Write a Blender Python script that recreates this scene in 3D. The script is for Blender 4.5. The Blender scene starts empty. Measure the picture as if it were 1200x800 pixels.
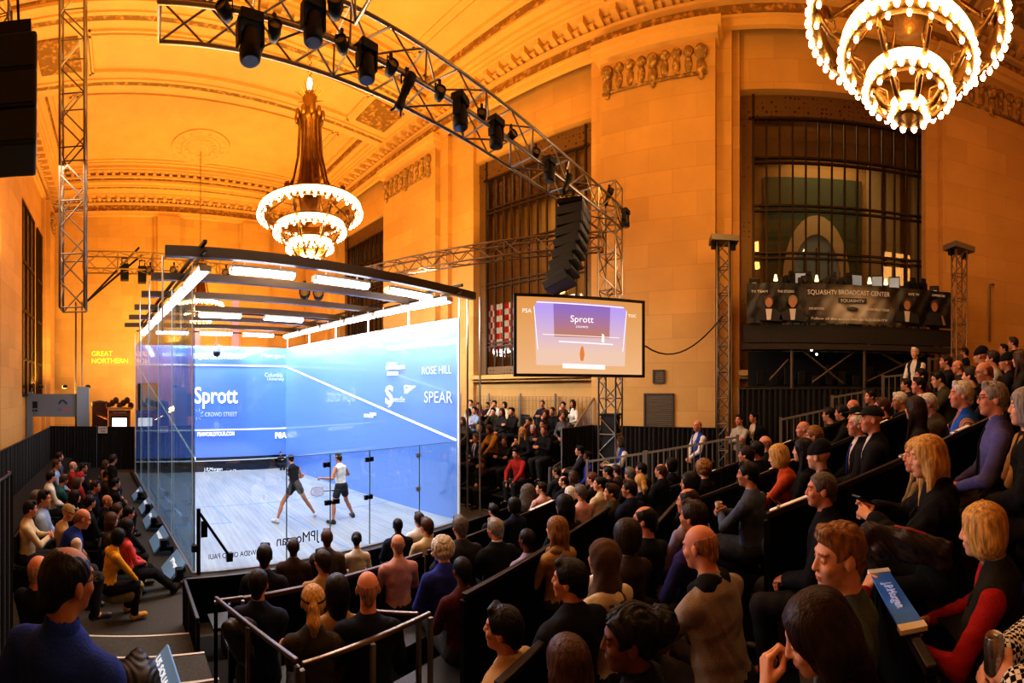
import bpy, math, random
import numpy as np
from mathutils import Vector, Matrix, Euler
SC = bpy.context.scene
COL = SC.collection
RND = random.Random(11)
PI = math.pi
# ------------------------------------------------------------------ frame of the place
# x runs across the hall (towards the tall windows), y along the hall, z up; the viewer stands at x = y = 0.
F, CX, HY, CZ, A0 = 487.0, 600.0, 459.0, 3.45, 0.94
def phi(px): return (px - CX) / F + A0
def at(px, py, r):
    p = phi(px)
    return Vector((r * math.sin(p), r * math.cos(p), CZ + r * (HY - py) / F))
def at_x(px, py, x): return at(px, py, x / math.sin(phi(px)))
def at_y(px, py, y): return at(px, py, y / math.cos(phi(px)))
def at_z(px, py, z): return at(px, py, (z - CZ) * F / (HY - py))
def srgb(h):
    if isinstance(h, (tuple, list)): return tuple(h)[:3]
    h = h.lstrip('#'); o = []
    for i in (0, 2, 4):
        c = int(h[i:i + 2], 16) / 255
        o.append(c / 12.92 if c <= .04045 else ((c + .055) / 1.055) ** 2.4)
    return tuple(o)
# ------------------------------------------------------------------ materials
MATS = {}
class NT:
    def __init__(s, name):
        s.m = bpy.data.materials.new(name); s.m.use_nodes = True
        s.t = s.m.node_tree; s.t.nodes.clear()
        s.out = s.n('OutputMaterial')
    def n(s, typ, **kw):
        o = s.t.nodes.new('ShaderNode' + typ)
        for k, v in kw.items():
            if k in o.inputs: o.inputs[k].default_value = v
            else: setattr(o, k, v)
        return o
    def l(s, a, b): s.t.links.new(a, b)
def rgba(c): return (*srgb(c), 1.0)
def mat(name, color, rough=.6, metal=0., emit=0., emit_color=None, noise=0., nscale=4., bump=0., bscale=30., spec=.5, coat=0., objcolor=False, attr=False):
    if name in MATS: return MATS[name]
    t = NT(name)
    b = t.n('BsdfPrincipled'); b.inputs['Roughness'].default_value = rough; b.inputs['Metallic'].default_value = metal
    b.inputs['Base Color'].default_value = rgba(color); b.inputs['Specular IOR Level'].default_value = spec
    b.inputs['Coat Weight'].default_value = coat
    src = None
    if objcolor:
        src = t.n('ObjectInfo').outputs['Color']
    if attr:
        a = t.n('Attribute', attribute_name='tint')
        mx = t.n('MixRGB', blend_type='MULTIPLY'); mx.inputs[0].default_value = 1
        if src is not None: t.l(src, mx.inputs[1])
        else: mx.inputs[1].default_value = rgba(color)
        t.l(a.outputs['Color'], mx.inputs[2]); src = mx.outputs[0]
    if noise:
        tc = t.n('TexCoord'); nz = t.n('TexNoise', Scale=nscale, Detail=5.0)
        t.l(tc.outputs['Object'], nz.inputs['Vector'])
        mr = t.n('MapRange'); mr.inputs['To Min'].default_value = 1 - noise; mr.inputs['To Max'].default_value = 1 + noise
        mr.inputs['From Min'].default_value = .3; mr.inputs['From Max'].default_value = .7
        t.l(nz.outputs['Fac'], mr.inputs['Value'])
        mx = t.n('MixRGB', blend_type='MULTIPLY'); mx.inputs[0].default_value = 1
        if src is not None: t.l(src, mx.inputs[1])
        else: mx.inputs[1].default_value = rgba(color)
        t.l(mr.outputs[0], mx.inputs[2]); src = mx.outputs[0]
    if src is not None: t.l(src, b.inputs['Base Color'])
    if emit:
        b.inputs['Emission Strength'].default_value = emit; b.inputs['Emission Color'].default_value = rgba(emit_color or color)
    if bump:
        tc = t.n('TexCoord'); nz = t.n('TexNoise', Scale=bscale, Detail=4.0); bp = t.n('Bump', Strength=bump, Distance=.02)
        t.l(tc.outputs['Object'], nz.inputs['Vector']); t.l(nz.outputs['Fac'], bp.inputs['Height']); t.l(bp.outputs[0], b.inputs['Normal'])
    t.l(b.outputs[0], t.out.inputs[0])
    MATS[name] = t.m
    return t.m
# ------------------------------------------------------------------ mesh builder
class MB:
    def __init__(s): s.v = []; s.f = []
    def add(s, vs, fs):
        o = len(s.v); s.v += [tuple(x) for x in vs]; s.f += [tuple(o + i for i in q) for q in fs]
        return s
    def box(s, c, size, rz=0., M=None):
        hx, hy, hz = size[0] / 2, size[1] / 2, size[2] / 2
        vs = [Vector((x, y, z)) for z in (-hz, hz) for y in (-hy, hy) for x in (-hx, hx)]
        R = M if M is not None else Matrix.Rotation(rz, 3, 'Z')
        vs = [R @ v + Vector(c) for v in vs]
        return s.add(vs, [(0, 2, 3, 1), (4, 5, 7, 6), (0, 1, 5, 4), (2, 6, 7, 3), (0, 4, 6, 2), (1, 3, 7, 5)])
    def span(s, a, b):
        a, b = Vector(a), Vector(b)
        return s.box((a + b) / 2, [abs(b[i] - a[i]) for i in range(3)])
    def bar(s, a, b, w, h=None, up=(0, 0, 1)):
        a, b = Vector(a), Vector(b); d = b - a; L = d.length
        if L < 1e-6: return s
        y = d / L; u = Vector(up)
        if abs(y.dot(u)) > .99: u = Vector((1, 0, 0))
        x = y.cross(u).normalized(); z = x.cross(y)
        return s.box((a + b) / 2, (w, L, h or w), M=Matrix((x, y, z)).transposed())
    def tube(s, pts, r, n=8, closed=False, cap=True):
        pts = [Vector(p) for p in pts]; m = len(pts)
        rs = r if isinstance(r, (list, tuple)) else [r] * m
        o = len(s.v); up = None
        for i, p in enumerate(pts):
            if closed: d = pts[(i + 1) % m] - pts[i - 1]
            else: d = pts[min(i + 1, m - 1)] - pts[max(i - 1, 0)]
            d.normalize()
            if up is None:
                up = Vector((0, 0, 1)) if abs(d.z) < .9 else Vector((1, 0, 0))
            x = d.cross(up)
            if x.length < 1e-5: x = d.cross(Vector((1, 0, 0)))
            x.normalize(); up = x.cross(d).normalized()
            for k in range(n):
                a = 2 * PI * k / n
                s.v.append(tuple(p + (x * math.cos(a) + up * math.sin(a)) * rs[i]))
        for i in range(m if closed else m - 1):
            a, b = o + i * n, o + ((i + 1) % m) * n
            for k in range(n): s.f.append((a + k, a + (k + 1) % n, b + (k + 1) % n, b + k))
        if cap and not closed:
            s.f.append(tuple(o + k for k in range(n))[::-1]); e = o + (m - 1) * n
            s.f.append(tuple(e + k for k in range(n)))
        return s
    def lathe(s, prof, c=(0, 0, 0), n=16, M=None, cap=True):
        o = len(s.v); c = Vector(c)
        for (r, z) in prof:
            for k in range(n):
                a = 2 * PI * k / n
                v = Vector((r * math.cos(a), r * math.sin(a), z))
                if M is not None: v = M @ v
                s.v.append(tuple(v + c))
        for i in range(len(prof) - 1):
            a, b = o + i * n, o + (i + 1) * n
            for k in range(n): s.f.append((a + k, a + (k + 1) % n, b + (k + 1) % n, b + k))
        if cap:
            s.f.append(tuple(o + k for k in range(n))[::-1]); e = o + (len(prof) - 1) * n
            s.f.append(tuple(e + k for k in range(n)))
        return s
    def ball(s, c, r, n=8, m=6):
        r = r if isinstance(r, (tuple, list)) else (r, r, r); c = Vector(c)
        vs = [(0, 0, -1)] + [(math.sin(PI * j / m) * math.cos(2 * PI * k / n), math.sin(PI * j / m) * math.sin(2 * PI * k / n), -math.cos(PI * j / m)) for j in range(1, m) for k in range(n)] + [(0, 0, 1)]
        vs = [(c.x + v[0] * r[0], c.y + v[1] * r[1], c.z + v[2] * r[2]) for v in vs]
        fs = [(0, 1 + (k + 1) % n, 1 + k) for k in range(n)]
        for j in range(m - 2):
            a, b = 1 + j * n, 1 + (j + 1) * n
            fs += [(a + k, a + (k + 1) % n, b + (k + 1) % n, b + k) for k in range(n)]
        e = len(vs) - 1; a = 1 + (m - 2) * n
        fs += [(a + k, a + (k + 1) % n, e) for k in range(n)]
        return s.add(vs, fs)
    def prism(s, poly, a, b):
        """poly: (u, v) pairs; a, b: functions turning (u, v) into the two end points."""
        n = len(poly)
        return s.add([a(*p) for p in poly] + [b(*p) for p in poly], [tuple(range(n))[::-1], tuple(range(n, 2 * n))] + [(i, (i + 1) % n, n + (i + 1) % n, n + i) for i in range(n)])
    def mesh(s, name):
        me = bpy.data.meshes.new(name); me.from_pydata(s.v, [], s.f); me.update(); return me
    def build(s, name, m, parent=None, smooth=False, loc=None, bevel=0):
        me = s.mesh(name)
        if smooth: me.shade_smooth()
        o = bpy.data.objects.new(name, me); COL.objects.link(o)
        me.materials.append(m)
        if parent is not None:
            o.parent = parent
        if loc is not None: o.location = loc
        if bevel:
            bv = o.modifiers.new('b', 'BEVEL'); bv.width = bevel; bv.segments = 2; bv.limit_method = 'ANGLE'
        return o
def tag(o, label=None, cat=None, group=None, kind=None):
    for k, v in (('label', label), ('category', cat), ('group', group), ('kind', kind)):
        if v: o[k] = v
    return o
def empty(name, loc, rz=0., label=None, cat=None, group=None):
    o = bpy.data.objects.new(name, None); COL.objects.link(o); o.empty_display_size = .1
    o.location = loc; o.rotation_euler = (0, 0, rz)
    return tag(o, label, cat, group)
def struct(o): o['kind'] = 'structure'; return o
def copy_tree(o, parent=None):
    c = o.copy(); COL.objects.link(c); c.parent = parent
    for ch in list(o.children): copy_tree(ch, c)
    return c
def text_mb(body, size, depth=.004, font=None, align='CENTER', extra=0., bold=0.):
    """lettering as mesh data, in the xz plane facing -y, origin at its centre"""
    cu = bpy.data.curves.new('lettering', 'FONT'); cu.body = body; cu.size = size; cu.extrude = depth
    cu.align_x = align; cu.align_y = 'CENTER'; cu.resolution_u = 3; cu.offset = bold; cu.space_character = 1 + extra
    ob = bpy.data.objects.new('lettering', cu); COL.objects.link(ob)
    dg = bpy.context.evaluated_depsgraph_get(); ev = ob.evaluated_get(dg); me = bpy.data.meshes.new_from_object(ev)
    bpy.data.objects.remove(ob); bpy.data.curves.remove(cu)
    me.transform(Matrix.Rotation(PI / 2, 4, 'X'))
    return me
def text(name, body, size, m, loc, rz=0., parent=None, align='CENTER', mirror=False, M=None, extra=0., bold=0., width=None):
    me = text_mb(body, size, align=align, extra=extra, bold=bold)
    me.name = name
    if width:
        xs = [v.co.x for v in me.vertices]; w = max(xs) - min(xs); me.transform(Matrix.Diagonal((width / w, 1, 1, 1)))
    if mirror: me.transform(Matrix.Diagonal((-1, 1, 1, 1)))
    me.materials.clear(); me.materials.append(m)
    o = bpy.data.objects.new(name, me); COL.objects.link(o)
    o.matrix_world = M if M is not None else Matrix.Translation(loc) @ Matrix.Rotation(rz, 4, 'Z')
    if parent is not None:
        o.parent = parent
    return o
# ------------------------------------------------------------------ bodies: smooth unions of limbs turned into one surface
def surface_nets(Fv, xs, ys, zs):
    nx, ny, nz = Fv.shape
    S = Fv < 0
    cnt = np.zeros((nx - 1, ny - 1, nz - 1), np.int8)
    for i in (0, 1):
        for j in (0, 1):
            for k in (0, 1): cnt += S[i:nx - 1 + i, j:ny - 1 + j, k:nz - 1 + k]
    M = (cnt > 0) & (cnt < 8)
    I, J, K = np.nonzero(M)
    if len(I) == 0: return np.zeros((0, 3)), np.zeros((0, 4), int)
    idx = -np.ones(M.shape, np.int64); idx[I, J, K] = np.arange(len(I))
    acc = np.zeros((len(I), 3)); num = np.zeros(len(I))
    cs = [(0, 0, 0), (1, 0, 0), (0, 1, 0), (1, 1, 0), (0, 0, 1), (1, 0, 1), (0, 1, 1), (1, 1, 1)]
    for a in range(8):
        for b in range(a + 1, 8):
            if sum(abs(cs[a][q] - cs[b][q]) for q in range(3)) != 1: continue
            fa = Fv[I + cs[a][0], J + cs[a][1], K + cs[a][2]]; fb = Fv[I + cs[b][0], J + cs[b][1], K + cs[b][2]]
            cr = (fa < 0) != (fb < 0)
            t = np.where(cr, fa / np.where(cr, fa - fb, 1), 0)
            pa = np.stack([xs[I + cs[a][0]], ys[J + cs[a][1]], zs[K + cs[a][2]]], 1); pb = np.stack([xs[I + cs[b][0]], ys[J + cs[b][1]], zs[K + cs[b][2]]], 1)
            acc += np.where(cr[:, None], pa + (pb - pa) * t[:, None], 0); num += cr
    V = acc / num[:, None]
    Q = []
    def quads(c0, c1, c2, c3, flip):
        q = np.stack([idx[c0], idx[c1], idx[c2], idx[c3]], 1)
        q = np.where(flip[:, None], q[:, ::-1], q); ok = (q >= 0).all(1); Q.append(q[ok])
    i, j, k = np.nonzero(S[:-1, 1:-1, 1:-1] != S[1:, 1:-1, 1:-1]); j = j + 1; k = k + 1
    quads((i, j - 1, k - 1), (i, j, k - 1), (i, j, k), (i, j - 1, k), ~S[i, j, k])
    i, j, k = np.nonzero(S[1:-1, :-1, 1:-1] != S[1:-1, 1:, 1:-1]); i = i + 1; k = k + 1
    quads((i - 1, j, k - 1), (i - 1, j, k), (i, j, k), (i, j, k - 1), ~S[i, j, k])
    i, j, k = np.nonzero(S[1:-1, 1:-1, :-1] != S[1:-1, 1:-1, 1:]); i = i + 1; j = j + 1
    quads((i - 1, j - 1, k), (i, j - 1, k), (i, j, k), (i - 1, j, k), ~S[i, j, k])
    return V, np.concatenate(Q)
def rot(ax, a):
    return np.array(Matrix.Rotation(a, 3, ax))
class Shape:
    """list of limbs; ('c', a, b, ra, rb, k) tapered limb, ('e', centre, radii, R, k) ellipsoid; neg=True carves"""
    def __init__(s): s.p = []
    def cone(s, a, b, ra, rb, k=.03, neg=False, sc=None): s.p.append(('c', np.array(a, float), np.array(b, float), ra, rb, k, neg)); return s
    def ell(s, c, r, R=None, k=.03, neg=False): s.p.append(('e', np.array(c, float), np.array(r, float), np.eye(3) if R is None else R, 0, k, neg)); return s
    def half(s, c, nrm, k=.005): s.p.append(('h', np.array(c, float), np.array(nrm, float), 0, 0, k, True)); return s   # removes the side the normal points to
    def bounds(s, off):
        lo, hi = np.full(3, 1e9), np.full(3, -1e9)
        for p in s.p:
            if p[6]: continue
            if p[0] == 'c':
                r = max(p[3], p[4]); a = np.minimum(p[1], p[2]) - r; b = np.maximum(p[1], p[2]) + r
            else: r = p[2].max(); a, b = p[1] - r, p[1] + r
            lo = np.minimum(lo, a); hi = np.maximum(hi, b)
        return lo - off - .03, hi + off + .03
    def mesh(s, res, off=0., wrinkle=0., fine=None, seed=0, scale=1., wf=1.):
        lo, hi = s.bounds(off)
        def axis(a, b, lo_f=None, hi_f=None):
            g = [a]
            while g[-1] < b:
                st = res
                if lo_f is not None and lo_f - res < g[-1] < hi_f: st = fine[0]
                g.append(g[-1] + st)
            return np.array(g)
        ax = [axis(lo[i], hi[i], *( (fine[1][i], fine[2][i]) if fine else (None, None))) for i in range(3)]
        Fv = np.full([len(a) for a in ax], .3, np.float32)
        for p in s.p:
            m = p[5] + off + res * 2
            if p[0] == 'h': sl = [slice(0, len(a)) for a in ax]
            else:
                if p[0] == 'c': r = max(p[3], p[4]); a, b = np.minimum(p[1], p[2]) - r - m, np.maximum(p[1], p[2]) + r + m
                else: r = p[2].max(); a, b = p[1] - r - m, p[1] + r + m
                sl = [slice(max(0, np.searchsorted(ax[i], a[i]) - 1), np.searchsorted(ax[i], b[i]) + 1) for i in range(3)]
            X = ax[0][sl[0]][:, None, None]; Y = ax[1][sl[1]][None, :, None]; Z = ax[2][sl[2]][None, None, :]
            if X.size == 0 or Y.size == 0 or Z.size == 0: continue
            if p[0] == 'c':
                A, B = p[1], p[2]; d = B - A; L2 = max(d @ d, 1e-9)
                t = np.clip(((X - A[0]) * d[0] + (Y - A[1]) * d[1] + (Z - A[2]) * d[2]) / L2, 0, 1)
                D = np.sqrt((X - A[0] - t * d[0]) ** 2 + (Y - A[1] - t * d[1]) ** 2 + (Z - A[2] - t * d[2]) ** 2) - (p[3] + (p[4] - p[3]) * t)
            elif p[0] == 'e':
                R = p[3]; x, y, z = X - p[1][0], Y - p[1][1], Z - p[1][2]
                q = [R[0, i] * x + R[1, i] * y + R[2, i] * z for i in range(3)]
                k0 = np.sqrt(sum((q[i] / p[2][i]) ** 2 for i in range(3))); k1 = np.sqrt(sum((q[i] / p[2][i] ** 2) ** 2 for i in range(3)))
                D = k0 * (k0 - 1) / np.maximum(k1, 1e-6)
            else:
                n = p[2]; D = (X - p[1][0]) * n[0] + (Y - p[1][1]) * n[1] + (Z - p[1][2]) * n[2] + 0 * Fv[tuple(sl)]
                D = -D
            f = Fv[tuple(sl)]; k = max(p[5], 1e-4)
            if p[6]:
                D = -D; h = np.maximum(k - np.abs(f - D), 0) / k; f[...] = np.maximum(f, D) + h * h * k / 4
            else:
                D = D - off; h = np.maximum(k - np.abs(f - D), 0) / k; f[...] = np.minimum(f, D) - h * h * k / 4
        if wrinkle:
            X = ax[0][:, None, None]; Y = ax[1][None, :, None]; Z = ax[2][None, None, :]
            X = X * wf; Y = Y * wf; Z = Z * (wf * .5 + .5)
            Fv += wrinkle * (np.sin(38 * Z + 9 * np.sin(13 * X + seed) + 7 * np.sin(11 * Y + 2 * seed)) + .7 * np.sin(27 * (X + Y) - 19 * Z + 5 * np.sin(17 * Z + seed)))
        Fv[0] = Fv[-1] = .3; Fv[:, 0] = Fv[:, -1] = .3; Fv[:, :, 0] = Fv[:, :, -1] = .3
        V, Q = surface_nets(Fv, *ax)
        return V * scale, Q
def to_mesh(name, V, Q, tint=None):
    me = bpy.data.meshes.new(name)
    me.vertices.add(len(V)); me.vertices.foreach_set('co', np.asarray(V, np.float32).ravel())
    me.loops.add(len(Q) * 4); me.polygons.add(len(Q))
    me.loops.foreach_set('vertex_index', np.asarray(Q, np.int32).ravel())
    me.polygons.foreach_set('loop_start', np.arange(0, len(Q) * 4, 4, dtype=np.int32))
    me.update(calc_edges=True); me.validate(); me.shade_smooth()
    if tint is not None and len(tint) == len(me.vertices):
        at_ = me.attributes.new('tint', 'FLOAT_COLOR', 'POINT')
        at_.data.foreach_set('color', np.concatenate([tint, np.ones((len(tint), 1))], 1).astype(np.float32).ravel())
    return me
# ---- hand: wrist at the origin, fingers towards +y, palm towards -z, thumb on the -x side (a right hand)
HANDS = {}
def hand(curl, res, point=False, mirror=False, spread=.0):
    key = (curl, res, point, mirror)
    if key in HANDS: return HANDS[key]
    s = Shape()
    s.cone((0, -.03, 0), (0, .01, 0), .023, .022, .01)
    kn = [(-.030, .082), (-.010, .088), (.011, .085), (.030, .076)]
    for x, y in kn: s.cone((x * .55, .012, 0), (x, y, 0), .0145, .0115, .012)
    ln = [(.043, .026, .02), (.047, .03, .021), (.044, .028, .02), (.034, .021, .018)]
    for i, ((x, y), L) in enumerate(zip(kn, ln)):
        c = .08 if point and i == 0 else curl * (1 + .12 * i)
        p = np.array((x, y, 0.)); a = 0; fan = (i - 1.5) * -.07
        for j, l in enumerate(L):
            a += c * (1., 1.15, .8)[j]
            d = np.array((math.sin(-fan) * math.cos(a), math.cos(a), -math.sin(a)))
            q = p + d * l; r = (.0098, .0090, .0082, .0070)
            s.cone(p, q, r[j], r[j + 1], .004); p = q
    t0 = np.array((-.018, .022, -.006)); t1 = np.array((-.046, .052, -.016 - .02 * curl)); t2 = np.array((-.05 + .02 * curl, .08, -.022 - .03 * curl)); t3 = np.array((-.046 + .035 * curl, .102, -.026 - .03 * curl))
    s.cone(t0, t1, .016, .0125, .012); s.cone(t1, t2, .0112, .0098, .004); s.cone(t2, t3, .0098, .0078, .004)
    V, Q = s.mesh(res)
    if mirror: V = V * np.array((-1, 1, 1)); Q = Q[:, ::-1]
    HANDS[key] = (V, Q)
    return HANDS[key]
def ik(sh, wr, hint, up=.285, lo=.255):
    sh, wr, hint = np.array(sh, float), np.array(wr, float), np.array(hint, float)
    d = wr - sh; L = np.linalg.norm(d)
    if L > (up + lo) * .995: wr = sh + d / L * (up + lo) * .995; d = wr - sh; L = np.linalg.norm(d)
    a = (up * up - lo * lo + L * L) / (2 * L); h = math.sqrt(max(up * up - a * a, 0)); n = d / L
    hh = hint - n * (hint @ n); hh /= np.linalg.norm(hh)
    return sh + n * a + hh * h, wr
POSE_ARMS = {  # wrist relative to the hip centre for the RIGHT arm (mirrored for the left), elbow hint, palm-back direction, curl
    'lap': ((.07, .27, .13), (.9, -.5, -.4), (.3, .1, 1), .55),
    'knee': ((.13, .43, .06), (1, -.2, .1), (.2, .3, 1), .4),
    'fold': ((-.09, .22, .30), (1, -.1, -.6), (0, 1, .4), .6),
    'phone': ((.05, .33, .33), (1, -.3, -.7), (.6, .6, .3), .75),
    'chin': ((.03, .22, .60), (.5, .5, -1), (.3, 1, .2), .9),
    'side': ((.30, .02, .10), (.6, -1, 0), (1, 0, .2), .35),
    'back': ((.52, -.12, .34), (.6, .1, -.9), (.2, 0, 1), .45),
    'point': ((.12, .37, .43), (1, -.2, -.8), (.3, .1, 1), 1.15),
    'hold': ((.14, .36, .24), (1, -.4, -.6), (.9, .2, .3), .8),
    'clasp': ((.03, .22, .06), (1, -.3, -.1), (.4, 1, .3), .5),
    'down': ((.27, .03, -.03), (.5, -1, 0), (1, .1, 0), .35),
    'reach': ((.55, .25, .20), (.2, -.3, -1), (.3, 0, 1), .5),
    'clap': ((.02, .32, .38), (1, -.3, -.7), (1, 0, .1), .15),
    'racket': ((.52, .32, .18), (.3, -.6, -.5), (.3, .2, 1), 1.1),
}
def pose(stand=False, lean=0., turn=0., arms=('lap', 'lap'), head=(0., 0.), legs=None, fem=False, girth=1., tilt=0.):
    P = {'stand': stand, 'fem': fem, 'g': girth}
    hz = .93 if stand else .53
    hip = np.array((0, 0, hz)); T = rot('Z', turn) @ rot('Y', tilt) @ rot('X', -lean)
    P['hip'], P['T'] = hip, T
    tp = lambda x, y, z: hip + T @ np.array((x, y, z))
    P['tp'] = tp
    sw = .158 if fem else .178
    P['neck0'] = tp(0, -.015, .535); P['headc'] = tp(0, .03, .735)
    P['H'] = T @ rot('Z', -head[0]) @ rot('X', -head[1])
    P['arm'] = []
    for sgn, an in ((-1, arms[0]), (1, arms[1])):
        sh = tp(sgn * sw, -.01, .465)
        w, h, back, curl = POSE_ARMS[an] if isinstance(an, str) else an
        m = np.array((sgn, 1, 1))
        local = an in ('fold', 'chin', 'back', 'phone', 'clap', 'point', 'hold', 'reach', 'racket') or not isinstance(an, str)
        wr = (hip + T @ (np.array(w) * m)) if local else hip + np.array(w) * m
        if an in ('lap', 'knee') and stand: wr = wr + np.array((0, 0, -.1))
        el, wr = ik(sh, wr, (T @ (np.array(h) * m)) if local else np.array(h) * m)
        P['arm'].append((sh, el, wr, np.array(back) * m, curl, an == 'point'))
    P['leg'] = []
    for i, sgn in ((0, -1), (1, 1)):
        if legs is not None and legs[i] is not None: kn, ank, toe = [np.array(q, float) for q in legs[i]]
        elif stand: kn, ank, toe = np.array((sgn * .10, .02, .50)), np.array((sgn * .11, -.01, .085)), np.array((sgn * .14, .15, .035))
        else: kn, ank, toe = np.array((sgn * .12, .44, .50)), np.array((sgn * .125, .40, .085)), np.array((sgn * .14, .56, .035))
        P['leg'].append((hip + np.array((sgn * .085, 0, -.02)), kn, ank, toe))
    return P
def add_head(s, P):
    H, c = P['H'], P['headc']
    h = lambda *q: c + H @ np.array(q)
    s.cone(P['neck0'] + P['T'] @ np.array((0, 0, -.02)), h(0, -.025, -.06), .058 if not P['fem'] else .05, .054 if not P['fem'] else .047, .03)
    s.ell(h(0, -.012, .035), (.0755, .096, .087), H, .02); s.ell(h(0, .036, -.042), (.056, .058, .074), H, .03)
    s.ell(h(0, .066, -.092), (.026, .022, .018), H, .02); s.ell(h(0, .075, .036), (.048, .018, .014), H, .015)
    for q in (-1, 1):
        s.ell(h(q * .036, .066, -.022), (.022, .02, .02), H, .02)
        s.ell(h(q * .077, -.008, -.004), (.011, .021, .032), H @ rot('Z', q * .35), .008)
        s.ell(h(q * .030, .100, .012), (.016, .018, .010), H, .008, neg=True)
        s.ell(h(q * .030, .078, .012), (.0125, .0125, .0115), H, .003)
    s.cone(h(0, .088, .018), h(0, .1035, -.018), .009, .0125, .010); s.ell(h(0, .096, -.022), (.0175, .011, .009), H, .008)
    s.ell(h(0, .090, -.050), (.024, .011, .0065), H, .005); s.ell(h(0, .088, -.062), (.021, .011, .007), H, .005)
def torso(s, P, k=.05):
    T, tp, g = P['T'], P['tp'], P['g']
    if P['fem']:
        s.ell(tp(0, 0, .02), (.170 * g, .120, .13), T, k); s.ell(tp(0, .0, .17), (.126 * g, .098 * g, .16), T, k); s.ell(tp(0, 0, .36), (.142 * g, .100, .17), T, k)
        for q in (-1, 1): s.ell(tp(q * .07, .075, .335), (.066, .058, .062), T, .03)
    else:
        s.ell(tp(0, 0, .02), (.162 * g, .12, .13), T, k); s.ell(tp(0, .01, .17), (.143 * g, .112 * g, .17), T, k); s.ell(tp(0, .0, .37), (.165 * g, .115, .18), T, k)
    sw = .135 if P['fem'] else .155
    for q in (-1, 1): s.cone(tp(0, -.015, .50), tp(q * sw, -.012, .465), .068, .058, .04)
    s.cone(tp(0, -.02, .49), tp(0, -.012, .555), .082, .056, .05)
def limbs(s, P, arms=True, legs=True, cut=1., leg_k=.03):
    g = .88 if P['fem'] else 1.
    if arms:
        for sh, el, wr, _b, _c, _p in P['arm']:
            s.cone(sh, el, .053 * g, .041 * g, .03)
            if cut > .3: s.cone(el, el + (wr - el) * min(cut, 1), .040 * g, .04 * g + (.026 - .04) * g * min(cut, 1), .02)
    if legs:
        for hp, kn, an, toe in P['leg']:
            s.cone(hp, kn, .083, .056, leg_k); s.cone(kn, an, .054, .034, .02)
            m = kn + (an - kn) * .3; bk = np.cross(np.cross(toe - an, an - kn), an - kn); bk = bk / max(np.linalg.norm(bk), 1e-6)
            s.cone(m + bk * .012, m + (an - kn) * .2 + bk * .012, .05, .044, .03)
def body_mesh(P, res=.016, face=.007, hres=.006):
    s = Shape(); torso(s, P); limbs(s, P); add_head(s, P)
    for hp, kn, an, toe in P['leg']:
        s.cone(an, an + (toe - an) * .25 + np.array((0, 0, -.02)), .036, .04, .02); s.cone(an + np.array((0, 0, -.035)), toe, .038, .026, .02)
    c = P['headc']
    V, Q = s.mesh(res, fine=(face, c - .13, c + .13))
    for i, (sh, el, wr, back, curl, pt) in enumerate(P['arm']):
        hv, hq = hand(curl, hres, pt, mirror=(i == 0))
        y = (wr - el) / np.linalg.norm(wr - el); z = back - y * (back @ y); z /= np.linalg.norm(z); x = np.cross(y, z)
        R = np.stack([x, y, z], 1)
        hv = hv @ R.T + wr + y * .02
        Q = np.concatenate([Q, hq + len(V)]); V = np.concatenate([V, hv])
    L = (V - c) @ P['H']            # vertices in the frame of the head
    tint = np.ones((len(V), 3))
    def near(cc, r): return (((L - np.array(cc)) / np.array(r)) ** 2).sum(1) < 1
    front = L[:, 1] > .05
    tint[near((0, .1, -.056), (.025, .03, .012)) & front] = (.85, .55, .52)
    for q in (-1, 1):
        tint[near((q * .03, .095, .012), (.0135, .03, .0065)) & front] = (1.3, 1.4, 1.5)
        tint[near((q * .03, .095, .012), (.0062, .03, .0068)) & front] = (.08, .07, .07)
        tint[near((q * .032, .09, .036), (.021, .04, .0055)) & front] = (.3, .24, .2)
    return V, Q, tint
def shirt_mesh(P, res=.016, off=.013, sleeve=1., wrinkle=.002, open_front=False, hem=-.04, seed=0, arms=True, collar=True):
    s = Shape(); torso(s, P); limbs(s, P, arms=arms, legs=False, cut=sleeve)
    if collar: s.cone(P['tp'](0, -.02, .52), P['tp'](0, -.012, .562), .055, .052, .012)
    s.half(P['tp'](0, 0, hem - .06), P['T'] @ np.array((0, 0, -1.)))
    if not arms:
        for q in (-1, 1): s.half(P['tp'](q * .185, 0, .45), P['T'] @ np.array((float(q), 0, .25)), .02)
    if open_front: s.cone(P['tp'](0, .10, .60), P['tp'](0, .165, .10), .088, .035, .006, neg=True)
    return s.mesh(res, off, wrinkle, seed=seed)
def trousers_mesh(P, res=.016, off=.012, cut=1., wrinkle=.0018, seed=0):
    s = Shape(); g = P['g']
    s.ell(P['tp'](0, 0, .02), (.165 * g, .122, .12), P['T'], .04); s.ell(P['hip'] + np.array((0, 0, -.01)), (.16, .12, .10), None, .04)
    for hp, kn, an, toe in P['leg']:
        s.cone(hp, kn if cut > .5 else hp + (kn - hp) * cut * 2, .092, .068 if cut > .5 else .088, .04)
        if cut > .5: s.cone(kn, kn + (an - kn) * (cut - .5) * 1.96, .066, .050, .02)
    s.half(P['hip'] + np.array((0, 0, .12)), np.array((0, 0, 1.)))
    return s.mesh(res, off, wrinkle, seed=seed)
def shoe_mesh(P, side, res=.014):
    s = Shape()
    for hp, kn, an, toe in P['leg'][side:side + 1]:
        d = toe - an; d = d / np.linalg.norm(d)
        hl = an + np.array((0, 0, -.045)) - np.array((d[0], d[1], 0)) * .03
        s.cone(an + np.array((0, 0, .0)), hl, .044, .042, .02); s.cone(hl, toe, .042, .034, .025); s.cone(toe, toe + np.array((d[0], d[1], 0)) * .03, .036, .03, .02)
    return s.mesh(res, .004)
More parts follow.
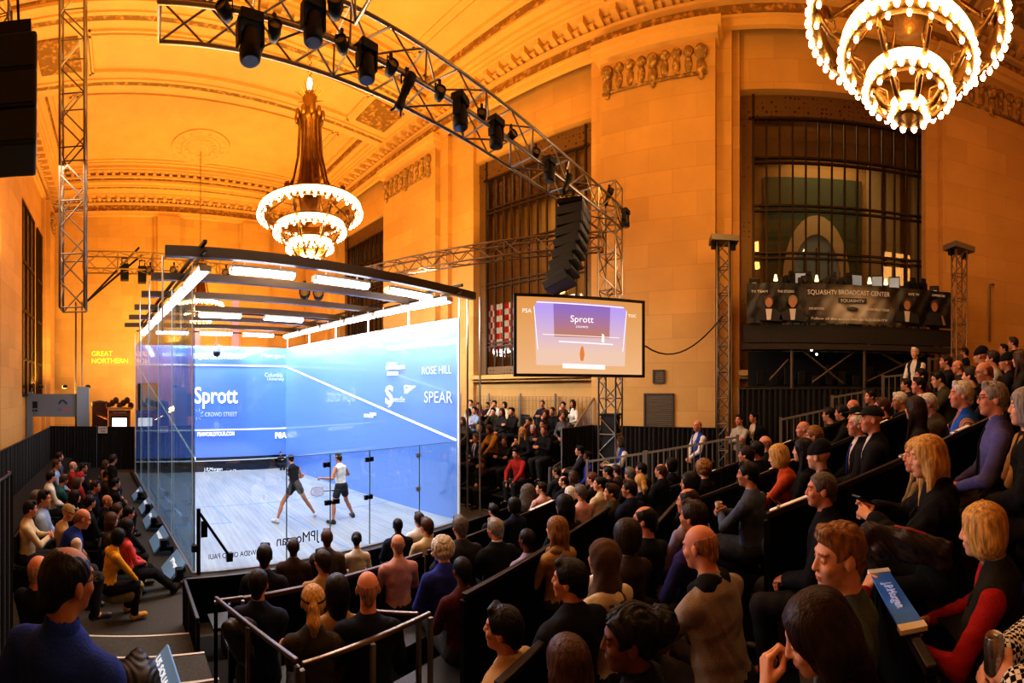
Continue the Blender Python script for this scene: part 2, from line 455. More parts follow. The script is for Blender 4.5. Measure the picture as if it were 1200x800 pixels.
# ---- hair, in the frame of the head
HAIRS = {}
def hair(style, res=.009):
    if (style, res) in HAIRS: return HAIRS[(style, res)]
    s = Shape(); wr = .0012
    def skull(t): s.ell((0, -.013, .036), (.0755 + t, .096 + t, .087 + t), None, .01)
    def face(w=.068, top=.10, d=.0):
        s.ell((0, .115 + d, -.035), (w, .085, top + .03), None, .012, neg=True)
        if style in ('short', 'spiky', 'crew', 'receding', 'thin', 'pony', 'bun', 'puff'): s.ell((0, .14, .005), (.13, .108, .084), None, .012, neg=True)
    if style in ('short', 'receding', 'crew', 'thin'):
        skull({'crew': .008, 'thin': .006}.get(style, .014))
        if style == 'short': s.cone((-.03, .06, .112), (.04, .05, .115), .022, .022, .02)
        s.cone((0, -.06, .0), (0, -.075, -.055), .06, .045, .03); face()
        for q in (-1, 1): s.ell((q * .085, .03, -.06), (.04, .065, .07), None, .012, neg=True)
        s.half((0, -.05, -.075), (0, .3, -1.)); s.half((0, .02, -.02), (0, .9, -1.))
        if style == 'receding': s.ell((0, .085, .115), (.055, .085, .05), None, .01, neg=True)
        if style == 'thin': s.ell((0, .065, .125), (.066, .115, .05), None, .006, neg=True)
    elif style == 'fringe':
        skull(.003); s.cone((0, -.06, .0), (0, -.066, -.05), .053, .043, .03); face()
        s.ell((0, .03, .115), (.10, .16, .10), None, .004, neg=True); s.half((0, .012, 0), (0, 1., .5)); wr = .0002
        for q in (-1, 1): s.ell((q * .085, .035, -.06), (.04, .065, .07), None, .012, neg=True)
        s.half((0, -.05, -.07), (0, .3, -1.)); s.half((0, .02, -.02), (0, .9, -1.))
    elif style == 'spiky':
        skull(.006); s.ell((0, .0, .085), (.072, .095, .052), None, .015); s.ell((-.01, .062, .118), (.05, .028, .022), None, .015); s.cone((0, -.06, 0), (0, -.07, -.05), .056, .044, .03); face(.07, .09, .0)
        for q in (-1, 1): s.ell((q * .085, .03, -.05), (.04, .065, .07), None, .012, neg=True)
        s.half((0, -.05, -.07), (0, .3, -1.)); s.half((0, .02, -.015), (0, .9, -1.)); wr = .0024
    elif style == 'bob':
        skull(.022); s.ell((0, -.02, -.03), (.100, .105, .115), None, .03); face(.062, .095, .004); s.half((0, 0, -.125), (0, 0, -1.))
        s.ell((0, .10, -.16), (.05, .10, .12), None, .01, neg=True); wr = .0008
    elif style == 'long':
        skull(.020); s.ell((0, -.03, -.03), (.098, .10, .12), None, .03); s.cone((0, -.055, -.05), (0, -.085, -.30), .085, .05, .03)
        for q in (-1, 1): s.cone((q * .075, -.01, -.03), (q * .082, .045, -.37), .032, .02, .03)
        face(.06, .095, .004); s.ell((0, .10, -.2), (.052, .105, .18), None, .01, neg=True); wr = .0009
    elif style == 'pony':
        skull(.010); s.cone((0, -.06, .0), (0, -.07, -.04), .055, .045, .03); face(.07)
        s.ell((0, -.115, .02), (.03, .03, .03), None, .02); s.cone((0, -.12, .02), (0, -.15, -.06), .032, .04, .02); s.cone((0, -.15, -.06), (0, -.125, -.17), .04, .018, .02)
        for q in (-1, 1): s.ell((q * .085, .03, -.06), (.04, .065, .07), None, .012, neg=True)
        s.half((0, .02, -.02), (0, .9, -1.)); wr = .0016
    elif style == 'bun':
        skull(.011); s.cone((0, -.06, .0), (0, -.07, -.04), .055, .045, .03); face(.07); s.ell((0, -.115, .05), (.05, .045, .05), None, .01)
        for q in (-1, 1): s.ell((q * .085, .03, -.06), (.04, .065, .07), None, .012, neg=True)
        s.half((0, .02, -.02), (0, .9, -1.))
    elif style == 'puff':
        skull(.012); s.cone((0, -.06, .0), (0, -.07, -.04), .055, .045, .03); face(.07); s.ell((0, -.13, .03), (.082, .07, .075), None, .02)
        for q in (-1, 1): s.ell((q * .085, .03, -.06), (.04, .065, .07), None, .012, neg=True)
        s.half((0, .02, -.02), (0, .9, -1.)); wr = .004
    elif style == 'curly':
        skull(.03); s.ell((0, -.02, .02), (.108, .12, .115), None, .02); face(.066, .09); s.half((0, 0, -.075), (0, .4, -1.)); wr = .005
        s.ell((0, .10, -.09), (.09, .09, .09), None, .02, neg=True)
    elif style == 'scarf':
        skull(.018); s.cone((0, -.02, -.03), (0, -.03, -.19), .09, .088, .04); s.cone((0, -.03, -.17), (0, -.02, -.24), .09, .15, .04); face(.056, .072, .0); s.half((0, 0, -.25), (0, 0, -1.)); wr = .0018
    elif style == 'cap':
        skull(.02); s.half((0, 0, .045), (0, .12, -1.)); s.ell((0, .11, .055), (.062, .07, .008), None, .01); wr = 0
    elif style == 'beanie':
        skull(.02); s.half((0, 0, .03), (0, -.2, -1.)); s.ell((0, -.03, .10), (.075, .085, .07), None, .03); wr = .001
    V, Q = s.mesh(res, 0, wr, wf=2.6 if style not in ('scarf', 'cap', 'beanie') else 1.)
    HAIRS[(style, res)] = to_mesh('hair_' + style, V, Q)
    return HAIRS[(style, res)]
# ------------------------------------------------------------------ a person: body (skin) with hair and clothes as its parts
M_SKIN = mat('skin', '#c58c6c', .55, objcolor=True, attr=True, noise=.06, nscale=9, bump=.05, bscale=90, spec=.35)
def cloth_mat(name, scale, bump, rough=.85, noise=.12):
    return mat(name, '#888888', rough, objcolor=True, noise=noise, nscale=scale, bump=bump, bscale=scale * 9, spec=.25)
M_CLOTH = cloth_mat('woven_cloth', 12, .25)
M_DENIM = cloth_mat('denim_cloth', 30, .4, noise=.25)
M_LEATHER = mat('shoe_leather', '#222222', .45, objcolor=True, bump=.1)
def hair_mat():
    t = NT('hair_strands'); b = t.n('BsdfPrincipled'); b.inputs['Roughness'].default_value = .5; b.inputs['Specular IOR Level'].default_value = .3
    oi = t.n('ObjectInfo'); tc = t.n('TexCoord'); mp = t.n('Mapping'); mp.inputs['Scale'].default_value = (95, 60, 9)
    nz = t.n('TexNoise', Scale=1.0, Detail=3.0); t.l(tc.outputs['Object'], mp.inputs[0]); t.l(mp.outputs[0], nz.inputs['Vector'])
    mr = t.n('MapRange'); mr.inputs['From Min'].default_value = .3; mr.inputs['From Max'].default_value = .7; mr.inputs['To Min'].default_value = .45; mr.inputs['To Max'].default_value = 1.45
    t.l(nz.outputs['Fac'], mr.inputs['Value']); mx = t.n('MixRGB', blend_type='MULTIPLY'); mx.inputs[0].default_value = 1
    t.l(oi.outputs['Color'], mx.inputs[1]); t.l(mr.outputs[0], mx.inputs[2]); t.l(mx.outputs[0], b.inputs['Base Color'])
    bp = t.n('Bump', Strength=.6, Distance=.01); t.l(nz.outputs['Fac'], bp.inputs['Height']); t.l(bp.outputs[0], b.inputs['Normal'])
    t.l(b.outputs[0], t.out.inputs[0]); return t.m
M_HAIR = hair_mat()
def pattern_cloth(name, c1, c2, scale, kind):
    t = NT(name); b = t.n('BsdfPrincipled'); b.inputs['Roughness'].default_value = .9; b.inputs['Specular IOR Level'].default_value = .2
    tc = t.n('TexCoord')
    if kind == 'check': x = t.n('TexChecker', Scale=scale); t.l(tc.outputs['Object'], x.inputs['Vector']); x.inputs['Color1'].default_value = rgba(c1); x.inputs['Color2'].default_value = rgba(c2); o = x.outputs['Color']
    else:
        w = t.n('TexWave', wave_type='BANDS', bands_direction='Z' if kind == 'hstripe' else 'X', Scale=scale); w.inputs['Distortion'].default_value = .6; t.l(tc.outputs['Object'], w.inputs['Vector'])
        x = t.n('ValToRGB'); x.color_ramp.elements[0].color = rgba(c1); x.color_ramp.elements[1].color = rgba(c2); x.color_ramp.elements[0].position = .4; x.color_ramp.elements[1].position = .6
        t.l(w.outputs['Fac'], x.inputs[0]); o = x.outputs[0]
    t.l(o, b.inputs['Base Color']); t.l(b.outputs[0], t.out.inputs[0]); MATS[name] = t.m; return t.m
M_HOUND = pattern_cloth('houndstooth_cloth', '#e8e4dc', '#121212', 62, 'check')
M_STRIPE = pattern_cloth('striped_knit', '#3c4748', '#6d7a78', 9, 'hstripe')
M_LIGHTSTRIPE = pattern_cloth('striped_shirt', '#b98d70', '#6d5244', 13, 'vstripe')
M_DARK = mat('dark_frame', '#0c0c0c', .3)
SKIN = dict(l='#d9a283', m='#c08463', t='#a56b4a', d='#6b4029', k='#4a2c1f', r='#cf8d70')
HAIRC = dict(k='#0d0a09', b='#2a1b12', m='#4a3120', l='#8a6238', y='#c59a56', g='#8d8780', w='#cfc8bb', s='#5f5a55', r='#5b2c1c')
CACHE = {}; HELD = {}
def cached(key, fn):
    if key not in CACHE: CACHE[key] = fn()
    return CACHE[key]
def person(loc, face, label, pose_kw, scale=1., skin='m', hr=('short', 'k'), top=('#222222', 'long'), bottom=('#1b1b1f', 1.), shoes='#151515', over=None, detail=0, group=None, extras=(), top_mat=None, over_mat=None, bottom_mat=None):
    """loc: where the feet stand (or the floor below the seat); face: heading, 0 = along +y, positive towards +x."""
    key = repr(sorted(pose_kw.items(), key=str)) + str(detail)
    P = cached(('P', key), lambda: pose(**pose_kw))
    res, face_res, hres = ((.020, .0105, .0085), (.014, .0075, .006), (.010, .0048, .004))[detail]
    bm = cached(('b', key), lambda: to_mesh('body', *body_mesh(P, res, face_res, hres)))
    o = bpy.data.objects.new('person', bm); COL.objects.link(o)
    if not bm.materials: bm.materials.append(M_SKIN)
    HELD[o.name] = key
    o.location = loc; o.rotation_euler = (0, 0, -face); o.scale = (scale,) * 3
    o.color = rgba(SKIN.get(skin, skin)); tag(o, label, 'person', group)
    def part(name, me, m, col, M=None):
        if not me.materials: me.materials.append(m)
        c = bpy.data.objects.new(name, me); COL.objects.link(c); c.parent = o; c.color = (*col, 1) if isinstance(col, tuple) else rgba(col)
        if me.materials[0] is not m:
            c.material_slots[0].link = 'OBJECT'; c.material_slots[0].material = m
        if M is not None: c.matrix_local = M
        return c
    hm = Matrix(P['H'].tolist()).to_4x4(); hm.translation = Vector(P['headc'])
    if hr and hr[0] == 'fringe':
        hc_, sc_ = srgb(HAIRC.get(hr[1], hr[1])), srgb(SKIN.get(skin, skin)); hr = (hr[0], tuple(.45 * a + .5 * b for a, b in zip(hc_, sc_)))
    if hr:
        ht = part('headscarf' if hr[0] == 'scarf' else 'hat' if hr[0] in ('cap', 'beanie') else 'hair', hair(hr[0], (.011, .009, .006)[detail]), M_CLOTH if hr[0] in ('scarf', 'cap', 'beanie') else M_HAIR, HAIRC.get(hr[1], hr[1]) if isinstance(hr[1], str) else hr[1], hm)
    sl = {'long': 1., 'short': .25, 'half': .55, 'none': 0.}[top[1]]
    if top[1] == 'none':
        part('top', cached(('tn', key), lambda: to_mesh('top', *shirt_mesh(P, res, .008, arms=False, collar=False, hem=-.02))), top_mat or M_CLOTH, top[0])
    else:
        part('shirt', cached(('t', key, sl), lambda: to_mesh('shirt', *shirt_mesh(P, res, .012, sl, seed=len(CACHE)))), top_mat or M_CLOTH, top[0])
    if over:
        kind, col = over
        if kind == 'vest': me = cached(('v', key), lambda: to_mesh('vest', *shirt_mesh(P, res, .026, arms=False, open_front=True, wrinkle=.001)))
        elif kind == 'coat': me = cached(('c', key), lambda: to_mesh('coat', *shirt_mesh(P, res, .034, .93, open_front=True, wrinkle=.004, hem=-.08)))
        else: me = cached(('j', key), lambda: to_mesh('jacket', *shirt_mesh(P, res, .026, .93, open_front=True, wrinkle=.0016, hem=-.08)))
        part(kind if kind in ('vest', 'coat') else 'jacket', me, over_mat or M_CLOTH, col)
    part('trousers' if bottom[1] > .6 else 'shorts', cached(('l', key, bottom[1]), lambda: to_mesh('trousers', *trousers_mesh(P, res, cut=bottom[1]))), bottom_mat or M_CLOTH, bottom[0])
    for q in (0, 1): part('shoe', cached(('s', key, q), lambda: to_mesh('shoe', *shoe_mesh(P, q, max(res * .9, .01)))), M_LEATHER, shoes)
    for ex in extras:
        if ex == 'glasses':
            def g():
                b = MB()
                for q in (-1, 1):
                    b.tube([(q * .031 + .021 * math.cos(a * PI / 6), .102, .010 + .016 * math.sin(a * PI / 6)) for a in range(12)], .0022, 5, closed=True)
                    b.bar((q * .052, .10, .016), (q * .083, -.01, .018), .003)
                b.bar((-.011, .104, .014), (.011, .104, .014), .003); return b.mesh('glasses')
            part('glasses', cached('glasses', g), M_DARK, '#0c0c0c', hm)
        elif ex == 'tie' or ex[0] == 'tie':
            col = ex[1] if ex != 'tie' else '#1c2f7a'
            def g():
                b = MB(); q = [P['tp'](*v) for v in ((0, .085, .535), (0, .128, .42), (0, .14, .28), (0, .15, .14))]
                for i in range(3): b.bar(q[i], q[i + 1], .03 + .012 * i, .012, up=(0, 1, .2))
                return b.mesh('tie')
            part('tie', cached(('tie', key), g), M_CLOTH, col)
        elif ex[0] == 'lanyard':
            def g():
                b = MB(); b.tube([P['tp'](*v) for v in ((-.07, .02, .55), (-.05, .12, .42), (0, .145, .25), (.05, .12, .42), (.07, .02, .55))], .006, 5); c = P['tp'](0, .155, .21); b.box(c, (.07, .008, .10)); return b.mesh('lanyard')
            part('lanyard', cached(('lan', key), g), M_CLOTH, ex[1])
        elif ex[0] == 'collar':
            def g():
                s = Shape(); s.cone(P['tp'](0, -.02, .535), P['tp'](0, -.012, .60), .074, .066, .01); s.cone(P['tp'](0, -.02, .52), P['tp'](0, -.008, .64), .05, .056, .004, neg=True); s.cone(P['tp'](0, .06, .60), P['tp'](0, .12, .52), .02, .04, .004, neg=True)
                return to_mesh('collar', *s.mesh(.007))
            part('collar', cached(('col', key), g), M_CLOTH, ex[1])
        elif ex[0] == 'scarf':
            def g():
                s = Shape(); s.cone(P['tp'](-.05, -.03, .545), P['tp'](.05, -.03, .545), .068, .068, .03); s.cone(P['tp'](-.07, .05, .53), P['tp'](-.06, .14, .25), .04, .035, .03); s.cone(P['tp'](.07, .05, .53), P['tp'](.05, .15, .28), .04, .035, .03)
                return to_mesh('neck_scarf', *s.mesh(.011, .0, .003))
            part('neck_scarf', cached(('nsc', key), g), M_CLOTH, ex[1])
        elif ex[0] == 'cuff':
            def g():
                s = Shape(); sh, el, wr = P['arm'][ex[2]][:3]; s.cone(el + (wr - el) * .1, el + (wr - el) * .95, .05, .036, .01); s.cone(sh + (el - sh) * .6, el, .052, .05, .02); return to_mesh('sleeve', *s.mesh(.011, .012, .003))
            part('sleeve', cached(('cuf', key, ex[2]), g), M_CLOTH, ex[1])
        elif ex[0] == 'headband':
            def g():
                b = MB(); b.tube([(.082 * math.cos(a * PI / 12), -.012 + .104 * math.sin(a * PI / 12), .05) for a in range(24)], .009, 6, closed=True); return b.mesh('headband')
            part('headband', cached('headband', g), M_CLOTH, ex[1], hm)
    return o
# ------------------------------------------------------------------ the hall
def stone_mat(name, color, swz, joint=.75, scale=(.55, .55), bump=.3):
    t = NT(name); b = t.n('BsdfPrincipled'); b.inputs['Roughness'].default_value = .7; b.inputs['Specular IOR Level'].default_value = .25
    tc = t.n('TexCoord'); sx = t.n('SeparateXYZ'); cx = t.n('CombineXYZ'); t.l(tc.outputs['Object'], sx.inputs[0])
    t.l(sx.outputs[swz[0]], cx.inputs[0]); t.l(sx.outputs[swz[1]], cx.inputs[1])
    br = t.n('TexBrick'); br.inputs['Scale'].default_value = 1.; br.inputs['Brick Width'].default_value = 1.5; br.inputs['Row Height'].default_value = .72
    br.inputs['Mortar Size'].default_value = .008; br.inputs['Mortar Smooth'].default_value = .4
    c = srgb(color)
    br.inputs['Color1'].default_value = (*c, 1); br.inputs['Color2'].default_value = (*[x * .86 for x in c], 1); br.inputs['Mortar'].default_value = (*[x * joint for x in c], 1)
    t.l(cx.outputs[0], br.inputs['Vector'])
    nz = t.n('TexNoise', Scale=.9, Detail=6.0); t.l(tc.outputs['Object'], nz.inputs['Vector'])
    mr = t.n('MapRange'); mr.inputs['To Min'].default_value = .82; mr.inputs['To Max'].default_value = 1.15; t.l(nz.outputs['Fac'], mr.inputs['Value'])
    mx = t.n('MixRGB', blend_type='MULTIPLY'); mx.inputs[0].default_value = 1; t.l(br.outputs['Color'], mx.inputs[1]); t.l(mr.outputs[0], mx.inputs[2])
    t.l(mx.outputs[0], b.inputs['Base Color']); t.l(b.outputs[0], t.out.inputs[0]); MATS[name] = t.m; return t.m
STONE_X = stone_mat('limestone_side', '#d4a765', (1, 2)); STONE_Y = stone_mat('limestone_end', '#d9ab62', (0, 2))
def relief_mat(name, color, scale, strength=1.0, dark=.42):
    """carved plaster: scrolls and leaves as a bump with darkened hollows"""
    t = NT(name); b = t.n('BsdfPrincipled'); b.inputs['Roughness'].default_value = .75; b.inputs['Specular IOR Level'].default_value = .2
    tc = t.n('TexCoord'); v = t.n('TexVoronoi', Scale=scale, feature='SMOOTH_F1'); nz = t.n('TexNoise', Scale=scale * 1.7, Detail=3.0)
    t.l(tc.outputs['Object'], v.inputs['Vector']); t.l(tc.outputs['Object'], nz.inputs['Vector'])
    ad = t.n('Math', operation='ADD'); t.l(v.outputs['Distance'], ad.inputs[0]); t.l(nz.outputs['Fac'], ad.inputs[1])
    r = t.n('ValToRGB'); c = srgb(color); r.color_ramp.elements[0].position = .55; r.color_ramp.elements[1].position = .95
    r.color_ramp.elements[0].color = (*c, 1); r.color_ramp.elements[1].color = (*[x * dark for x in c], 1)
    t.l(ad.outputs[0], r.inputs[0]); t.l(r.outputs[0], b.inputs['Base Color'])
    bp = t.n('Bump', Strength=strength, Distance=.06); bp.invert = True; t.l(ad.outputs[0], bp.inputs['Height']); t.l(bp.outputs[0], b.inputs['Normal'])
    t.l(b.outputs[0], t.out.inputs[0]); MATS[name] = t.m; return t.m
PLASTER = mat('plaster', '#dfb36c', .8, noise=.06, nscale=1.2)
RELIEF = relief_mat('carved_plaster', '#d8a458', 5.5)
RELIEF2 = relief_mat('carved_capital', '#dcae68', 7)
M_CARPET = mat('grey_carpet', '#4b4a45', .95, noise=.25, nscale=40, bump=.2, bscale=200)
M_BRONZE = mat('bronze_grille', '#3a2c1c', .5, .6)
M_BLACK = mat('matt_black', '#0b0b0c', .6)
M_BLACKMETAL = mat('black_metal', '#101012', .4, .3)
M_ALU = mat('aluminium_tube', '#a9a6a4', .38, .85)
M_ALU_DK = mat('dull_aluminium', '#7f7a74', .5, .7)
def drape_mat():
    t = NT('black_drape_cloth'); b = t.n('BsdfPrincipled'); b.inputs['Roughness'].default_value = .85; b.inputs['Base Color'].default_value = rgba('#0d0d0f'); b.inputs['Sheen Weight'].default_value = .15
    t.l(b.outputs[0], t.out.inputs[0]); MATS['drape'] = t.m; return t.m
M_DRAPE = drape_mat()
XL, XR, YE, YB, ZC = -4.4, 12.0, 25.5, -11.0, 16.0
struct(MB().box((4.4, 7, -.1), (18, 38, .2)).build('floor', M_CARPET))
struct(MB().box((4.4, 7, ZC + .15), (18, 38, .3)).build('ceiling', PLASTER))
# left wall with deep window strips, end wall, wall behind the stands
b = MB().box((XL - .25, 7, 8), (.5, 37, 16))
struct(b.build('wall_left', STONE_X))
struct(MB().box((5, YE + .25, 8), (19, .5, 16)).build('wall_end', STONE_Y))
struct(MB().box((5, YB - .25, 8), (19, .5, 16)).build('wall_back', STONE_Y))
BAYS = [(-5.5, 1.05), (5.9, 11.1), (17.2, 21.7)]
b = MB(); edges = [YB, *[e for bay in BAYS for e in bay], YE]
for i in range(0, len(edges), 2): b.span((12.55, edges[i], 0), (13.4, edges[i + 1], 16))
for y0, y1 in BAYS: b.span((12.75, y0, 0), (13.4, y1, 4.0)); b.span((12.75, y0, 12.75), (13.4, y1, 16))
struct(b.build('wall_right', STONE_X))
PIL = [(-8.8, -5.15), (1.71, 5.34), (12.75, 16.4), (22.2, 25.3)]
ci = 0
def capital(x, y0, y1, sx, z0=12.75, z1=13.75):
    """carved pilaster capital: a row of leaves with drooping corner scrolls"""
    b = MB(); n = max(3, int((y1 - y0) / .36)); h = z1 - z0
    for i in range(n):
        y = y0 + (y1 - y0) * (i + .5) / n; w = (y1 - y0) / n
        b.ball((x + sx * .03, y, z0 + h * .72), (.10, w * .46, .16), 8, 5); b.ball((x + sx * .02, y, z0 + h * .36), (.06, w * .34, .28), 8, 5)
    for y in (y0 + .16, y1 - .16, (y0 + y1) / 2):
        b.ball((x + sx * .08, y, z0 + h * .62), (.16, .20, .22), 8, 6); b.ball((x + sx * .06, y, z0 + h * .2), (.10, .15, .22), 8, 6)
        b.ball((x + sx * .05, y, z0 - .05), (.07, .09, .13), 8, 6)
    b.box((x + sx * .03, (y0 + y1) / 2, z0 + .02), (.1, y1 - y0, .07))
    return b
for i, (y0, y1) in enumerate(PIL):
    b = MB().span((XR, y0, 0), (12.7, y1, 14.2)).span((12.3, y0 - .45, 0), (12.7, y1 + .45, 14.2))
    b.span((XR - .06, y0 + .0, 0), (XR + .05, y1, 1.0))
    struct(b.build('trim_%d' % (i + 1), STONE_X))
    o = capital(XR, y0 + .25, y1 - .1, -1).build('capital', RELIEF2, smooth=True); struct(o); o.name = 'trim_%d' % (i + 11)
    b = MB().span((XR - .18, y0 - .1, 13.78), (12.7, y1 + .1, 13.98)).span((XR - .3, y0 - .2, 13.98), (12.7, y1 + .2, 14.2))
    struct(b.build('trim_%d' % (i + 21), PLASTER))
# left wall pilasters with scroll ornament and dark window strips
for i, (y0, y1) in enumerate([(9.0, 10.6), (13.2, 16.2), (22.9, 24.4)]):
    struct(MB().span((XL, y0, 0), (XL + .45, y1, 14.2)).span((XL, y0 - .3, 0), (XL + .2, y1 + .3, 14.2)).build('trim_%d' % (31 + i), STONE_X))
    o = capital(XL + .45, y0 + .1, y1 - .1, 1).build('capital', RELIEF2, smooth=True); struct(o); o.name = 'trim_%d' % (41 + i)
for i, (y0, y1) in enumerate([(16.8, 20.4), (21.0, 22.4), (24.6, 25.3)]):
    e = empty('window_%d' % (11 + i), (XL, (y0 + y1) / 2, 0)); struct(e); w = (y1 - y0)
    MB().box((.03, 0, 7.6), (.05, w - .2, 8.6)).build('pane', mat('dark_glass', '#2b2118', .25), e)
    b = MB()
    for k in range(5): b.box((.08, -w / 2 + .1 + k * (w - .2) / 4, 7.6), (.06, .06, 8.6))
    for z in (3.3, 4.9, 7.1, 9.3, 11.9): b.box((.08, 0, z), (.07, w - .1, .1))
    b.build('window_frame', M_BRONZE, e)
# end wall: plain pilasters, mauve-lit tall openings, the projected words
for i, (x0, x1) in enumerate([(-4.2, -2.6), (2.2, 3.6), (7.6, 9.4)]):
    struct(MB().span((x0, YE - .25, 0), (x1, YE, 14.2)).span((x0 - .2, YE - .12, 0), (x1 + .2, YE, 14.2)).build('trim_%d' % (51 + i), STONE_Y))
for i, (x0, x1) in enumerate([(4.3, 4.9), (6.9, 7.5)]):
    e = empty('window_%d' % (21 + i), ((x0 + x1) / 2, YE, 0)); struct(e)
    MB().box((0, -.03, 6.5), (x1 - x0, .05, 6)).build('pane', mat('mauve_pane', '#c98fa8', .5, emit=.35, emit_color='#e09ab8'), e)
    MB().box((0, -.05, 9.55), (x1 - x0 + .2, .1, .12)).box((0, -.05, 3.45), (x1 - x0 + .2, .1, .12)).box((-(x1 - x0) / 2 - .04, -.05, 6.5), (.1, .1, 6)).box(((x1 - x0) / 2 + .04, -.05, 6.5), (.1, .1, 6)).build('window_frame', STONE_Y, e)
# entablature running round the hall below the ceiling
def run(o, prof, axis, fixed, a, b_, sgn, name):
    """stepped moulding: prof = list of (depth, z0, z1)"""
    m = MB()
    for d, z0, z1 in prof:
        if axis == 'y': m.span((fixed, a, z0), (fixed + sgn * d, b_, z1))
        else: m.span((a, fixed, z0), (b_, fixed + sgn * d, z1))
    return m
PROF = [(.15, 14.2, 14.4), (.22, 14.4, 14.48), (.12, 14.48, 14.85), (.30, 14.85, 14.95), (.36, 15.08, 15.15), (.75, 15.2, 15.32), (.85, 15.32, 15.42)]
for axis, fixed, a, b2, sgn, n in (('y', 12.3, YB, YE, -1, 61), ('y', XL, YB, YE, 1, 62), ('x', YE, XL, 13, -1, 63)):
    m = run(None, PROF, axis, fixed, a, b2, sgn, '')
    k = int((b2 - a) / .55)
    for i in range(k):                                   # modillions and dentils
        t = a + (i + .5) * (b2 - a) / k
        for d, w, z0, z1 in ((.68, .2, 15.0, 15.2), (.42, .12, 14.98, 15.08)):
            tt = t if d > .5 else t + .27
            if axis == 'y': m.span((fixed, tt - w / 2, z0), (fixed + sgn * d, tt + w / 2, z1))
            else: m.span((tt - w / 2, fixed, z0), (tt + w / 2, fixed + sgn * d, z1))
    struct(m.build('trim_%d' % n, PLASTER))
    m = MB()
    if axis == 'y': m.span((fixed, a, 14.5), (fixed + sgn * .14, b2, 14.83))
    else: m.span((a, fixed, 14.5), (b2, fixed + sgn * .14, 14.83))
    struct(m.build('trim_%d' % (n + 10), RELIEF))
# cross beams with bordered soffits
BEAMS = [(-9.0, -5.4), (1.7, 5.3), (12.7, 16.3), (23.6, 25.5)]
for i, (y0, y1) in enumerate(BEAMS):
    m = MB().span((XL, y0, 15.3), (12.4, y1, 16.0))
    for y, d in ((y0 + .25, 1), (y1 - .25, 1), (y0 + .55, 1), (y1 - .55, 1)): m.span((XL, y - .06, 15.24), (12.4, y + .06, 15.31))
    for s_, y in ((-1, y0), (1, y1)):
        for d, z0, z1 in ((.12, 15.3, 15.42), (.3, 15.5, 15.6), (.5, 15.75, 15.85), (.62, 15.85, 16)): m.span((XL, y, z0), (12.4, y + s_ * d, z1))
        for k in range(34): m.span((XL + .2 + k * .46, y, 15.6), (XL + .38 + k * .46, y + s_ * .42, 15.75))
    struct(m.build('trim_%d' % (81 + i), PLASTER))
    m = MB()
    for y in (y0 + .4, y1 - .4): m.span((XL, y - .2, 15.25), (12.4, y + .2, 15.31))
    if y1 - y0 > 3:
        for x in (-2.2, 10.4): m.span((x - .75, (y0 + y1) / 2 - .75, 15.23), (x + .75, (y0 + y1) / 2 + .75, 15.31))
    for s_, y in ((-1, y0), (1, y1)): m.span((XL, y, 15.43), (12.4, y + s_ * .16, 15.5))
    struct(m.build('trim_%d' % (91 + i), RELIEF))
    if y1 - y0 > 3:
        m = MB()
        for x0, x1 in ((-1.2, 9.4),):
            for q in (0, .12):
                m.span((x0 + q, y0 + .85 + q, 15.22 - q * .3), (x1 - q, y0 + .93 + q, 15.31)); m.span((x0 + q, y1 - .93 - q, 15.22 - q * .3), (x1 - q, y1 - .85 - q, 15.31))
                m.span((x0 + q, y0 + .85, 15.22 - q * .3), (x0 + .08 + q, y1 - .85, 15.31)); m.span((x1 - .08 - q, y0 + .85, 15.22 - q * .3), (x1 - q, y1 - .85, 15.31))
        struct(m.build('trim_%d' % (101 + i), PLASTER))
# coved frames of the ceiling bays along the side walls
for i, (y0, y1) in enumerate([(-5.4, 1.7), (5.3, 12.7), (16.3, 23.6)]):
    m = MB(); r = MB()
    for x, s_ in ((12.3, -1), (XL, 1)):
        for d, z0, z1 in ((1.0, 15.42, 15.55), (1.25, 15.55, 15.62), (1.5, 15.85, 16.0)): m.span((x, y0, z0), (x + s_ * d, y1, z1))
        r.span((x, y0, 15.62), (x + s_ * 1.3, y1, 15.85))
        for xx in (2.2, 2.5): m.span((x + s_ * xx, y0 + .9, 15.93), (x + s_ * (xx + .1), y1 - .9, 16.0))
    for y in (y0 + .9, y0 + 1.2, y1 - .9, y1 - 1.2): m.span((XL + 2.2, y - .05, 15.93), (12.3 - 2.2, y + .05, 16.0))
    struct(m.build('trim_%d' % (111 + i), PLASTER)); struct(r.build('trim_%d' % (121 + i), RELIEF))
